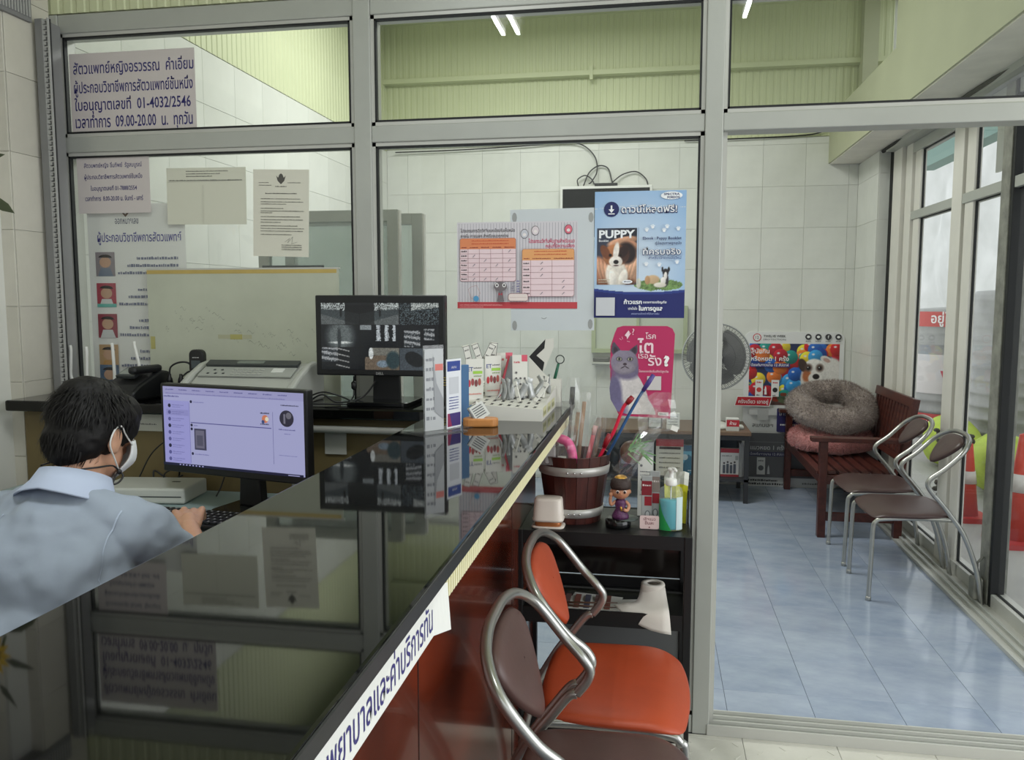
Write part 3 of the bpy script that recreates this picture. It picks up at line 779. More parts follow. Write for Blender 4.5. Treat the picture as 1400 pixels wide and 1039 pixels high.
# loose cables on the ledge
def cable(pts, label, r=0.0028, n=8, m=None, cat='cable', name='power_cable', group=None):
    o = MB().tube(spline(pts, n), r, 6, m=m or M_black).build(name); return tag(o, label, cat, group)
cable([(-1.05, 2.36, 1.084), (-0.99, 2.34, 1.115), (-0.95, 2.36, 1.09), (-0.89, 2.41, 1.10), (-0.85, 2.43, 1.15)], 'black cable looping from the fax machine up to the camera monitor')
cable([(-1.06, 2.40, 1.10), (-1.0, 2.38, 1.118), (-0.93, 2.38, 1.10), (-0.90, 2.37, 1.083)], 'upper black cable lying on the ledge left of the monitor stand')
cable([(-1.07, 2.34, 1.083), (-1.0, 2.345, 1.085), (-0.92, 2.36, 1.084), (-0.88, 2.38, 1.083)], 'black cable lying flat along the front of the ledge')
o = MB().tube([(-0.918, 2.42, 1.165), (-0.918, 2.42, 1.150)], 0.0025, 6, m=M_black).tube([(-0.918, 2.42, 1.150), (-0.918, 2.42, 1.145), (-0.918, 2.42, 1.128), (-0.918, 2.42, 1.122)], [0.004, 0.009, 0.009, 0.004], 8, m=M_black).tube(spline([(-0.918, 2.42, 1.122), (-0.918, 2.41, 1.10), (-0.922, 2.37, 1.083)], 5), 0.0025, 6, m=M_black).build('signal_cable')
tag(o, 'black cable with a ferrite bead hanging below the camera monitor', 'cable')
cable([(-1.43, 2.33, 1.0), (-1.47, 2.33, 0.985), (-1.54, 2.31, 0.93), (-1.58, 2.30, 0.86), (-1.60, 2.29, 0.806)], 'thin black cable drooping over the olive panel left of the computer monitor', 0.0022)
cable([(-1.29, 2.31, 0.97), (-1.292, 2.31, 0.90), (-1.30, 2.29, 0.84), (-1.31, 2.27, 0.803)], 'black cable dropping to the desk below the computer monitor', 0.0025)
cable([(-1.52, 2.33, 0.803), (-1.50, 2.30, 0.86), (-1.47, 2.33, 0.87), (-1.49, 2.345, 0.82), (-1.53, 2.345, 0.84), (-1.56, 2.335, 0.86), (-1.54, 2.32, 0.81), (-1.50, 2.335, 0.83), (-1.46, 2.335, 0.85)], 'tangle of black cable behind the flat white box', 0.0028)

# ---------------------------------------------------------------- fax machine
fx = thing('fax_machine', 'silver grey fax machine behind the computer monitor', 'fax machine', (-1.25, 2.42, 1.08))
M_fax = mat('fax_grey', C(172, 174, 168), 0.45, var=0.03); M_faxd = mat('fax_dark', C(62, 66, 66), 0.4)
side = [(-0.14, 0.0), (0.10, 0.0), (0.10, 0.105), (0.05, 0.118), (0.0, 0.112), (-0.06, 0.085), (-0.14, 0.045)]
MB().prism(side, -0.165, 0.165, 'yz', M_fax).build('body', None, fx, bevel=0.006)
for sx in (-1, 1):
    MB().prism([(-0.15, 0.0), (0.105, 0.0), (0.105, 0.112), (0.045, 0.126), (0.0, 0.120), (-0.07, 0.092), (-0.15, 0.05)], sx * 0.168, sx * 0.192, 'yz', M_fax).build('side_wing', None, fx, bevel=0.008)
Ms = Matrix.Translation((0, -0.03, 0.1015)) @ Matrix.Rotation(math.radians(24.5), 4, 'X')
b = MB(); b.box(-0.155, 0.155, -0.045, 0.012, 0.0, 0.004, mat('fax_panel', C(160, 163, 158), 0.45), Ms)
b.build('control_panel', None, fx)
b = MB()
for r in range(3):
    for k in range(6): b.rbox(-0.05 + k * 0.018, -0.037 + k * 0.018, -0.036 + r * 0.014, -0.028 + r * 0.014, 0.004, 0.0065, 0.001, M_fax, Ms, seg=1)
for k in range(5): b.rbox(-0.13 + k * 0.013, -0.122 + k * 0.013, -0.034 + (k % 2) * 0.022, -0.027 + (k % 2) * 0.022, 0.004, 0.006, 0.001, M_dgrey, Ms, seg=1)
b.build('buttons', None, fx)
MB().box(0.080, 0.118, -0.020, 0.004, 0.004, 0.0056, pc(214, 216, 212), Ms).build('label_sticker', None, fx)
MB().box(-0.155, 0.155, 0.014, 0.046, 0.001, 0.012, M_faxd, Ms).build('display_bar', None, fx, bevel=0.002)
MB().box(-0.05, 0.04, 0.020, 0.038, 0.012, 0.0132, pc(110, 118, 112, .2), Ms).build('display', None, fx)

# cordless phone, two plugs, payment terminal, router
cp = thing('cordless_phone', 'black cordless phone handset standing on the ledge beside the fax machine', 'phone', (-1.492, 2.50, 1.08))
MB().prism(rrect(-0.026, 0.026, 0.012, 0.158, 0.018), -0.012, 0.012, 'xz', M_black).build('handset', None, cp, bevel=0.004)
MB().box(-0.016, 0.016, -0.0135, -0.012, 0.096, 0.122, pc(70, 80, 84, .2)).build('display', None, cp)
b = MB()
for r in range(4):
    for k in range(3): b.rbox(-0.018 + k * 0.013, -0.009 + k * 0.013, -0.0145, -0.012, 0.040 + r * 0.013, 0.047 + r * 0.013, 0.001, M_dgrey, seg=1)
b.build('keypad', None, cp)
A = Art(); A.scribble(-0.012, 0.012, 0.130, 0.004, pc(180, 180, 180)); o = A.build('badge', cp); o.location = (0, -0.0122, 0)
MB().lathe([(0.036, 0), (0.036, 0.012), (0.028, 0.02), (0.0, 0.02)], 20, m=M_black).build('cradle', None, cp)
for k, (px, lab) in enumerate(((-1.578, 'black plug adapter at the left of the pair beside the phone'), (-1.537, 'black plug adapter nearest the cordless phone'))):
    t = thing('plug_adapter', lab, 'plug', (px, 2.47, 1.08))
    MB().rbox(-0.015, 0.015, -0.015, 0.015, 0, 0.045, 0.004, M_black).build('body', None, t)
    MB().lathe([(0.011, 0.045), (0.009, 0.062), (0.006, 0.068), (0.005, 0.078)], 12, m=M_black).build('collar', None, t)
    tip = 0.115 - 0.03 * k
    MB().tube(spline([(0, 0, 0.072), (0.004, 0.002, tip - 0.015), (0.028 - 0.006 * k, 0.01, tip), (0.058 - 0.02 * k, 0.02, tip - 0.002), (0.075 - 0.03 * k, 0.03, tip - 0.03)], 6), 0.0032, 6, m=M_black).build('cord', None, t)
pt = thing('desk_telephone', 'bulky black desk telephone with grey display on the ledge by the plugs', 'phone', (-1.675, 2.42, 1.08), -0.15)
MB().prism([(-0.08, 0), (0.09, 0), (0.09, 0.085), (0.05, 0.092), (-0.05, 0.05), (-0.08, 0.03)], -0.07, 0.07, 'yz', M_black).build('body', None, pt, bevel=0.008)
Mt = Matrix.Translation((0, 0.0, 0.078)) @ Matrix.Rotation(math.radians(23), 4, 'X')
MB().rbox(-0.045, 0.030, -0.03, 0.03, 0, 0.012, 0.003, M_dgrey, Mt).build('display_frame', None, pt)
MB().box(-0.038, 0.022, -0.02, 0.022, 0.012, 0.0128, pc(150, 156, 152, .2), Mt).build('display', None, pt)
MB().rbox(0.04, 0.068, -0.07, 0.06, 0.085, 0.11, 0.01, M_black).build('handset', None, pt)
A = Art(); A.scribble(0.01, 0.04, 0.018, 0.004, pc(200, 200, 200)); o = A.build('badge', pt); o.location = (0, -0.081, 0)
rt = thing('wifi_router', 'router with four upright white aerials at the left end of the ledge', 'router', (-1.86, 2.50, 1.08))
MB().rbox(-0.11, 0.11, -0.05, 0.05, 0, 0.03, 0.008, M_black).build('case', None, rt)
for k, (ax, tx, tz) in enumerate(((-0.145, -0.142, 0.165), (-0.082, -0.080, 0.160), (0.022, 0.020, 0.174), (0.118, 0.105, 0.180))):
    MB().tube(spline([(ax * 0.75, 0.045, 0.02), (ax, 0.05, 0.05), (ax, 0.05, 0.10), (tx, 0.05, tz - 0.02), (tx - 0.002, 0.05, tz)], 4), [0.0055] * 16 + [0.004], 8, m=M_white).build('aerial', None, rt)

# ---------------------------------------------------------------- things on the counter
def upright(name, label, cat, p0, p1, h, z=1.08, group=None):
    rz, W = basis_from(p0 + (0,), p1 + (0,)); return thing(name, label, cat, (p0[0], p0[1], z), rz, group), W
sa, W = upright('acrylic_sign', 'tall clear acrylic leaflet holder at the left on the counter end', 'sign holder', (-0.545, 1.90), (-0.507, 1.945), 0.21)
MB().box(0, W, -0.002, 0.002, 0.0, 0.212, M_acryl).build('front_sheet', None, sa)
MB().box(-0.03, W + 0.04, -0.045, 0.05, 0.0, 0.003, M_acryl).build('foot', None, sa)
A = Art(); A.rect(0.002, 0.004, W - 0.002, 0.203, pc(186, 188, 190)); A.rect(W * .55, 0.150, W - 0.003, 0.166, pc(208, 110, 100))
for k in range(7): A.scribble(0.006, W * .55, 0.03 + k * 0.024, 0.009, pc(128, 130, 136), seed=k)
A.poly([(W * .45, 0.19), (W * .6, 0.12), (W - 0.003, 0.08), (W - 0.003, 0.03), (W * .5, 0.05)], pc(150, 152, 156))
o = A.build('leaflet', sa); o.location = (0, 0.0035, 0); 
A2 = o.copy(); COL.objects.link(A2); A2.location = (0, -0.0025, 0); A2.name = 'leaflet'
sb_, W = upright('qr_payment_sign', 'narrow white card with blue header in a clear stand beside the leaflet holder', 'sign', (-0.503, 1.951), (-0.479, 2.008), 0.18)
MB().box(-0.001, W + 0.001, -0.0015, 0.0015, 0.0, 0.176, M_acryl).build('clear_sheet', None, sb_)
MB().box(-0.03, W + 0.05, -0.03, 0.05, 0.0, 0.003, M_acryl).build('foot', None, sb_)
A = Art(); A.rect(0, 0.003, W, 0.175, pc(232, 234, 240)); A.rect(0.004, 0.145, W - 0.004, 0.170, pc(52, 74, 150)); A.rect(0.004, 0.007, W - 0.004, 0.040, pc(66, 52, 120)); A.poly([(0.004, 0.007), (0.022, 0.007), (0.012, 0.04), (0.004, 0.04)], pc(150, 50, 90))
A.rect(0.011, 0.088, W - 0.011, 0.130, pc(206, 208, 214)); A.text('สแกน', W / 2, 0.152, pc(235, 235, 245), w=0.02, align='c')
for k in range(5): A.scribble(0.010, W - 0.012, 0.050 + k * 0.007, 0.003, pc(90, 100, 160), seed=k)
o = A.build('card', sb_); o.location = (0, -0.002, 0)
bs = thing('blue_card_stand', 'blue and black card stand tucked behind the white card sign', 'stand', (-0.497, 2.085, 1.08), 0.9)
MB().rbox(-0.018, 0.024, -0.006, 0.010, 0, 0.152, 0.002, mat('blue_plastic', C(36, 92, 138), 0.4)).build('blue_panel', None, bs)
MB().rbox(-0.016, 0.028, 0.010, 0.020, 0, 0.13, 0.002, M_black).build('black_back', None, bs)

wd = thing('wooden_card_holder', 'small rounded wooden holder with a tilted name card on the counter', 'card holder', (-0.432, 2.03, 1.08), 0.18)
MB().prism(rrect(-0.045, 0.045, -0.022, 0.022, 0.020), 0, 0.022, 'xy', mat('light_wood', C(196, 132, 72), 0.45, var=0.15, scale=20, stretch=(1, 6, 1))).build('base', None, wd, bevel=0.004)
Mc = Matrix.Translation((0.0, 0, 0.028)) @ Matrix.Rotation(math.radians(-32), 4, 'Y')
MB().rbox(-0.020, 0.006, -0.016, 0.016, -0.012, 0.034, 0.002, M_chrome, Mc).build('clip', None, wd)
M2 = Mc @ Matrix.Translation((0.007, 0, 0))
b = MB(); b.box(0.0, 0.001, -0.017, 0.030, -0.008, 0.034, M_paper, M2); b.box(-0.014, 0.024, -0.0172, -0.0165, -0.008, 0.032, M_paper, Mc)
for k in range(5): b.box(-0.010, 0.018, -0.0178, -0.0172, 0.0 + k * 0.006, 0.002 + k * 0.006, pc(90, 90, 96), Mc)
b.build('card', None, wd)

# display tray with perforated top
ty = thing('display_tray', 'white cardboard display tray with rows of slots at the counter end', 'tray', (-0.40, 2.29, 1.08))
M_card = mat('white_card', C(216, 214, 206), 0.6)
xa, xb, ya, yb2 = -0.112, 0.112, -0.155, 0.155
ztop = lambda x, y: 0.044 - 0.055 * (x - xa) + 0.10 * (y - ya)
b = MB(); P8 = [(xa, ya, 0), (xb, ya, 0), (xb, yb2, 0), (xa, yb2, 0)] + [(x, y, ztop(x, y)) for x, y in ((xa, ya), (xb, ya), (xb, yb2), (xa, yb2))]
b.add(P8, [(3, 2, 1, 0), (4, 5, 6, 7), (0, 1, 5, 4), (1, 2, 6, 5), (2, 3, 7, 6), (3, 0, 4, 7)], M_card); b.build('tray_body', None, ty)
b = MB()
for i in range(9):
    for j in range(7):
        x = xa + 0.014 + i * 0.0235; y = ya + 0.02 + j * 0.042
        sl = [(x - 0.005, y - 0.010), (x + 0.005, y - 0.006), (x + 0.003, y), (x + 0.006, y + 0.010), (x - 0.004, y + 0.008), (x - 0.002, y)]
        b.add([(a, c, ztop(a, c) + 0.0006) for a, c in sl], [tuple(range(6))], pc(60, 60, 62))
q = b.build('slots', None, ty); q['kind'] = 'stuff'
A = Art(); 
for k in range(3): A.rect(0.02 + 0.09 * k, 0.008, 0.09 + 0.09 * k, 0.034, pc(206, 204, 160)); A.scribble(0.025 + 0.09 * k, 0.085 + 0.09 * k, 0.012, 0.014, pc(150, 150, 110), seed=k)
o = A.build('side_print', ty); o.rotation_euler = (0, 0, PI / 2); o.location = (xb + 0.0002, ya, 0)
def board(name, label, cat, x, y, z, rz, w, h, paint, tilt=0.0, group=None, thick=0.003):
    t = thing(name, label, cat, (x, y, z), 0, group, rot=(tilt, 0, rz))
    MB().box(0, w, -thick / 2, thick / 2, 0, h, M_card).build('board', None, t)
    A = Art(); paint(A, w, h); o = A.build('print', t); o.location = (0, -thick / 2 - 0.0001, 0)
    return t
def p_strip(A, w, h):
    A.text('ET', 0.004, h * .70, pc(60, 70, 130), h=h * .10, bold=0.02); A.scribble(w * .45, w * .9, h * .76, 0.004, pc(90, 90, 90)); A.rect(w * .40, h * .63, w * .95, h * .70, pc(150, 196, 60)); A.scribble(w * .45, w * .9, h * .56, 0.004, pc(120, 150, 80))
    for k in range(4): A.disc(w * (.18 + .2 * k), h * (.40 + .03 * (k % 2)), w * .09, pc((190, 150, 120, 170)[k], (40, 60, 50, 80)[k], (50, 60, 50, 70)[k]), ry=h * .09)
    A.scribble(w * .1, w * .9, h * .12, 0.004, pc(210, 120, 110))
board('pet_leaflet_stack', 'left of the two tall white product cards on the display tray', 'card', -0.506, 2.185, 1.128, 0.55, 0.050, 0.112, p_strip)
board('pet_leaflet_stack', 'right of the two tall white product cards on the display tray', 'card', -0.463, 2.235, 1.133, 0.65, 0.050, 0.112, p_strip)
# folded tags sticking up out of the cards
tg_specs = [(-0.500, 2.195, 1.235, -0.25, 'leftmost little folded tag above the tall product cards'), (-0.478, 2.225, 1.240, -0.35, 'second little folded tag above the tall product cards'), (-0.462, 2.245, 1.240, 0.45, 'third little folded tag above the tall product cards'), (-0.447, 2.262, 1.240, 0.10, 'rightmost little folded tag above the tall product cards')]
for k, (x, y, z, a, lab) in enumerate(tg_specs):
    t = thing('folded_tag', lab, 'tag', (x, y, z), 0, 'folded tags above the product cards', rot=(0.1, a, 0.5))
    MB().box(-0.008, 0.010, -0.001, 0.001, -0.005, 0.042, M_card).box(-0.008, 0.010, 0.001, 0.012, 0.040, 0.042, M_card).build('tag_body', None, t)
    A = Art(); A.line([(-0.008, -0.004), (0.010, -0.004), (0.010, 0.041), (-0.008, 0.041)], 0.0012, pc(70, 70, 70), closed=True); A.scribble(-0.005, 0.007, 0.006, 0.004, pc(80, 80, 80)); A.scribble(-0.005, 0.007, 0.028, 0.005, pc(80, 80, 80)); o = A.build('print', t); o.location = (0, -0.0011, 0)
def p_pink(A, w, h):
    A.rect(w * .62, h * .84, w, h, pc(206, 84, 104)); A.scribble(w * .1, w * .5, h * .8, 0.006, pc(200, 90, 100))
    for k in range(10): A.disc(w * (.25 + .28 * (k % 3)), h * (.15 + .14 * (k // 3)), 0.003, pc(90, 86, 88))
board('pink_corner_card', 'white card with a pink corner standing behind the tall product cards', 'card', -0.440, 2.27, 1.142, 0.55, 0.055, 0.110, p_pink, tilt=-0.08)
board('tented_brochure', 'white brochure with red corners leaning as a tent on the tray', 'brochure', -0.385, 2.24, 1.134, 0.25, 0.042, 0.115, p_pink, tilt=-0.12)
t = thing('grey_folder', 'grey backed folder opened behind the tented brochure', 'folder', (-0.40, 2.275, 1.128))
MB().prism([(-0.035, 0.0), (0.030, 0.0), (0.028, 0.115), (0.0, 0.116)], -0.0015, 0.0015, 'xz', mat('grey_card', C(150, 152, 154), 0.6), Matrix.Rotation(0.5, 4, 'Z')).build('grey_cover', None, t)
MB().prism([(-0.037, 0.0), (-0.030, 0.0), (0.0, 0.117), (-0.004, 0.117)], -0.006, 0.0, 'xz', pc(190, 70, 84), Matrix.Rotation(0.5, 4, 'Z')).build('red_edge', None, t)
# open white carton with dark window
t = thing('open_carton', 'open white carton with a dark cut-out at the back of the tray', 'box', (-0.335, 2.452, 1.08))
b = MB()
b.prism([(-0.036, 0.0), (0.018, 0.0), (0.018, 0.092), (0.005, 0.106), (-0.036, 0.150)], -0.002, 0.002, 'xz', M_card)
b.box(0.018, 0.061, -0.002, 0.03, 0, 0.083, M_card)
b.build('carton', None, t)
MB().prism([(-0.036, 0.150), (0.014, 0.204), (0.011, 0.176), (-0.013, 0.154), (0.011, 0.134), (0.005, 0.106)], -0.001, 0.003, 'xz', pc(34, 34, 36)).build('dark_inside', None, t)
MB().prism([(0.014, 0.204), (0.039, 0.207), (0.039, 0.178), (0.008, 0.104), (0.011, 0.134), (-0.013, 0.154), (0.011, 0.176)], -0.002, 0.002, 'xz', M_card).build('raised_flap', None, t)
t = thing('green_handled_opener', 'green handled tool with a ring end standing in the white carton', 'tool', (-0.295, 2.468, 1.16), rot=(0, 0.2, 0))
MB().tube([(0, 0, 0.0), (0.002, 0, 0.05)], [0.005, 0.004], 8, m=pc(30, 96, 72)).build('handle', None, t)
MB().tube([(0.004 + 0.0125 * math.cos(a), 0, 0.064 + 0.0125 * math.sin(a)) for a in np.linspace(0, 2 * PI, 20)[:-1]], 0.0016, 6, closed=True, m=pc(52, 60, 56)).build('ring', None, t)
# blister sachets heaped on the tray
r = random.Random(4)
M_foil = mat('foil_sachet', C(196, 198, 198), 0.35, 0.3, var=0.2, scale=60)
for k in range(16):
    if k < 11: x = -0.425 + 0.0095 * k + r.uniform(-.003, .003); y = 2.20 + 0.006 * k
    else: x = -0.345 + 0.013 * (k - 11); y = 2.27 + 0.02 * (k - 11)
    x = min(x, -0.305)
    h = r.uniform(0.045, 0.065); w = 0.018
    b = MB(); n = 6; vs = []
    for i in range(n + 1):
        s_ = i / n; cx = 0.010 * math.sin(s_ * 2.2 + k); vs += [(-w / 2 + cx * .3, cx, s_ * h), (w / 2 + cx * .3, cx + 0.003 * math.sin(3 * s_), s_ * h)]
    b.add(vs, [(2 * i, 2 * i + 1, 2 * i + 3, 2 * i + 2) for i in range(n)], M_foil, True)
    o = b.build('foil_sachet'); o.location = (x, y, 1.08 + ztop(x + 0.40, y - 2.29) + 0.001); o.rotation_euler = (r.uniform(-.5, .1), r.uniform(-.5, .5), r.uniform(-1.2, .4))
    so_ = o.modifiers.new('solid', 'SOLIDIFY'); so_.thickness = 0.0012
    tag(o, 'crumpled foil sachet in the heap on the display tray', 'sachet', 'foil sachets heaped on the display tray')
for k, (x, y, a, lab) in enumerate(((-0.357, 2.185, -0.45, 'long white packet lying across the front slots of the tray'), (-0.318, 2.205, 0.55, 'long white packet leaning at the right of the sachet heap'), (-0.305, 2.26, 0.1, 'white packet standing at the right edge of the tray'))):
    t = thing('white_packet', lab, 'packet', (x, y, 1.08 + ztop(x + .4, y - 2.29) + 0.0045), rot=(-0.35, a, -0.3))
    MB().rbox(-0.006, 0.006, -0.002, 0.002, 0, 0.062, 0.0015, M_card, seg=1).build('packet', None, t)
    A = Art(); A.scribble(-0.004, 0.004, 0.012, 0.004, pc(120, 120, 120)); A.scribble(-0.004, 0.004, 0.045, 0.005, pc(120, 120, 120)); o = A.build('print', t); o.location = (0, -0.0021, 0)
# ---------------------------------------------------------------- tube frame chairs
# local axes: +x the way the seat faces, y sideways, z up; origin at the rear feet
M_brownv = mat('brown_vinyl', C(74, 54, 52), 0.38, var=0.12, scale=10, bump=0.03, bscale=160)
M_brownv2 = mat('brown_vinyl_front', C(86, 62, 58), 0.40, var=0.10, scale=10, bump=0.03, bscale=160)
M_orangev = mat('orange_vinyl', C(174, 70, 38), 0.42, var=0.10, scale=8, bump=0.03, bscale=160)
def chair(label, loc, rz, vinyl, prof, w=0.20, seat_z=0.44, sx=(0.12, 0.50), group=None, top_x=0.05, top_z=0.775, elbow=(0.32, 0.645), pad_w=0.13, pad=None, bow=1.0):
    t = thing('tube_chair', label, 'chair', loc, rz, group)
    r = 0.011; ex, ez = elbow
    for s in (-1, 1):
        lower = [(x, s * w, z) for x, z in prof]
        b = MB(); b.tube(spline([(ex - 0.028, s * w, ez - 0.05)] + [(x, s * w, z) for x, z in prof[::-1]], 6)[::-1], r, 10, m=M_steel)
        b.build('rear_leg', None, t)
        fx = sx[1] - 0.02
        b = MB(); b.tube(spline([(fx + 0.008, s * (w - 0.01), 0.0), (fx + 0.003, s * (w - 0.01), 0.20), (fx, s * (w - 0.01), seat_z - 0.085), (fx - 0.012, s * (w - 0.01), seat_z - 0.052), (fx - 0.045, s * (w - 0.01), seat_z - 0.038), (fx - 0.20, s * (w - 0.01), seat_z - 0.030), (0.145, s * (w - 0.004), seat_z - 0.030)], 6), r * 0.95, 10, m=M_steel)
        b.build('front_leg', None, t)
        MB().lathe([(0.0125, 0), (0.0125, 0.018), (0.0105, 0.02)], 10, c=(fx + 0.008, s * (w - 0.01), 0), m=M_steel).build('foot_cap', None, t)
    # arch: elbow - up and back over the top - elbow, one tube
    lerp = lambda q: (ex + (top_x - ex) * q, ez + (top_z - ez) * q)
    c1, c2, c3, c4 = lerp(0.35), lerp(0.70), lerp(0.90), lerp(0.985)
    pts = [(ex - 0.028, -w, ez - 0.05), (ex - 0.006, -w, ez - 0.02), (ex, -w, ez + 0.005), (ex - 0.016, -w, ez + 0.030), (c1[0], -w * bow, c1[1]), (c2[0], -w * 0.98 * bow, c2[1]), (c3[0], -w * 0.74 * bow, c3[1]), (c4[0], -w * 0.38 * bow, c4[1])]
    pts = pts + [(top_x, 0, top_z)] + [(a, -b_, c) for a, b_, c in pts[::-1]]
    MB().tube(spline(pts, 7), r, 10, m=M_steel).build('back_arch', None, t)
    MB().tube([(fx - 0.12, -(w - 0.01), seat_z - 0.034), (fx - 0.12, w - 0.01, seat_z - 0.034)], 0.008, 8, m=M_steel).build('cross_bar', None, t)
    # seat: cushion with rolled front edge
    nx, ny = 12, 10; b = MB(); vs = []
    for i in range(nx + 1):
        for j in range(ny + 1):
            u = i / nx; v = j / ny * 2 - 1
            hw = (w + 0.012) * (0.94 + 0.06 * math.sin(u * PI * .8)) * (1 if u < .85 else 1 - 0.10 * ((u - .85) / .15) ** 2)
            if u < 0.1: hw *= 0.93 + .7 * u
            x = sx[0] + (sx[1] - sx[0]) * u - 0.02 * v * v * (1 if u > .5 else -1) * abs(u - .5) * 2
            z = seat_z - 0.030 * max(0, (u - 0.72) / 0.28) ** 2 - 0.010 * v ** 4 - 0.006 * math.exp(-((u - .45) / .25) ** 2) * (1 - v * v)
            vs.append((x, hw * v, z))
    n1 = len(vs)
    vs += [(x * 0.995, y * 0.985, seat_z - 0.034 - 0.014 * max(0, (x - sx[0]) / (sx[1] - sx[0]) - .7)) for x, y, z in vs]
    W1 = ny + 1; fs = []
    for i in range(nx):
        for j in range(ny):
            a = i * W1 + j; fs.append((a, a + W1, a + W1 + 1, a + 1)); fs.append((a + n1, a + n1 + 1, a + n1 + W1 + 1, a + n1 + W1))
    ring = [j for j in range(W1)] + [i * W1 + ny for i in range(1, nx + 1)] + [nx * W1 + j for j in range(ny - 1, -1, -1)] + [i * W1 for i in range(nx - 1, 0, -1)]
    for a, c in zip(ring, ring[1:] + ring[:1]): fs.append((a, c, c + n1, a + n1))
    b.add(vs, fs, vinyl, True); o = b.build('seat', None, t)
    sd = o.modifiers.new('round', 'SUBSURF'); sd.levels = 1; sd.render_levels = 1
    # back pad: leaf shape hung in the arch
    if pad is None: pad = dict(h=0.19, drop=0.012)
    h = pad['h']; d = Vector((ex - top_x + 0.0, 0, ez - top_z)); d.normalize()
    if 'dir' in pad: d = Vector(pad['dir']).normalized()
    nrm = Vector((d.z, 0, -d.x)) * -1
    b = MB(); n = 28; m_ = 5; vs = []
    o0 = Vector((top_x, 0, top_z)) + d * pad['drop']
    def outline(a):
        # leaf: broad rounded top, narrowing end
        c, s_ = math.cos(a), math.sin(a)
        q = 0.5 - 0.5 * (abs(s_) ** 0.8) * (1 if s_ > 0 else -1)
        y = pad_w * (abs(c) ** 0.8) * (1 if c > 0 else -1) * (1 - pad.get('taper', 0.55) * q ** 1.3)
        return y, q * h
    for side in (1, -1):
        for k in range(m_):
            f = 1 - k / m_ * 1.0; th = 0.014 * (1 - (1 - k / (m_ - 1)) ** 2.2) if k else 0.002
            for i in range(n):
                y, q = outline(2 * PI * i / n); cy, cq = 0, h * 0.42
                f2 = [1, 0.93, 0.78, 0.5, 0.02][k]; tt = [0.0, 0.009, 0.013, 0.015, 0.016][k]
                yy = cy + (y - cy) * f2; qq = cq + (q - cq) * f2
                vs.append(o0 + d * qq + Vector((0, yy, 0)) + nrm * side * tt + nrm * (-0.10 * 0) )
    fs = []
    for sd_ in range(2):
        for k in range(m_ - 1):
            for i in range(n):
                i2 = (i + 1) % n; a = sd_ * n * m_ + k * n
                fs.append((a + i, a + i2, a + n + i2, a + n + i))
    b.add([tuple(v) for v in vs], fs, vinyl, True)
    b.build('back_pad', None, t, weld=True)
    return t
PROF = [(0.0, 0.0), (0.03, 0.17), (0.09, 0.33), (0.15, 0.42), (0.205, 0.49), (0.225, 0.512)]
kr = dict(w=0.205, seat_z=0.43, sx=(0.12, 0.50), elbow=(0.255, 0.565), top_x=0.05, top_z=0.775, group='chairs by the glass front', pad_w=0.145, pad=dict(h=0.18, drop=0.016, taper=0.66, dir=(0.80, 0, -0.85)))
chair('brown chair nearer the camera in the pair by the glass front', (1.500, 4.15, 0), PI, M_brownv, PROF, **kr)
chair('brown chair farther from the camera, between its twin and the bench', (1.500, 4.66, 0), PI, M_brownv, PROF, **kr)
PROF2 = [(0.02, 0.0), (0.03, 0.17), (0.07, 0.34), (0.12, 0.44), (0.17, 0.51), (0.205, 0.555)]
kw = dict(w=0.205, seat_z=0.495, sx=(0.12, 0.475), bow=1.06, elbow=(0.25, 0.612), top_x=0.085, top_z=0.812, group='chairs along the counter front', pad_w=0.165, pad=dict(h=0.20, drop=0.016, taper=0.74, dir=(0.46, 0, -1)))
chair('orange seated tube chair against the red counter front', (-0.372, 1.93, 0), 0, M_orangev, PROF2, **kw)
chair('dark brown tube chair nearest the camera at the counter front', (-0.372, 1.475, 0), 0, M_brownv2, PROF2, **kw)

# ---------------------------------------------------------------- black rack with its goods
rk = thing('black_rack', 'black three tier rack standing by the glass behind the orange chair', 'rack', (-0.132, 2.40, 0))
M_rack = mat('rack_black', C(11, 11, 13), 0.45)
for z in (0.16, 0.488, 0.742):
    b = MB(); b.box(-0.238, 0.238, -0.15, 0.15, z, z + 0.008, M_rack); b.build('shelf_board', None, rk)
    hh = 0.010 if z > 0.6 else 0.040
    for (x0, x1, y0, y1) in ((-0.240, 0.240, -0.154, -0.148), (-0.240, 0.240, 0.148, 0.154), (-0.243, -0.237, -0.15, 0.15), (0.237, 0.243, -0.15, 0.15)):
        MB().box(x0, x1, y0, y1, z - (0.028 if z > 0.6 else 0.004), z + hh, M_rack).build('rim', None, rk)
for sx in (-1, 1):
    for sy in (-1, 1):
        MB().box(sx * 0.236 - 0.011, sx * 0.236 + 0.011, sy * 0.146 - 0.011, sy * 0.146 + 0.011, 0.03, 0.753, M_rack).build('upright', None, rk, bevel=0.002)
        MB().lathe([(0.014, 0), (0.016, 0.015), (0.014, 0.03)], 12, c=(sx * 0.236, sy * 0.146, 0.0), m=M_rack).build('foot', None, rk)
TZ = 0.7505
MB().box(-0.232, 0.228, 0.140, 0.144, 0.535, 0.710, mat('black_acrylic', C(26, 22, 20), 0.12)).build('back_panel', None, rk)
MB().box(-0.140, 0.228, 0.140, 0.144, 0.20, 0.480, mat('grey_backing', C(96, 98, 98), 0.4)).build('lower_back_panel', None, rk)
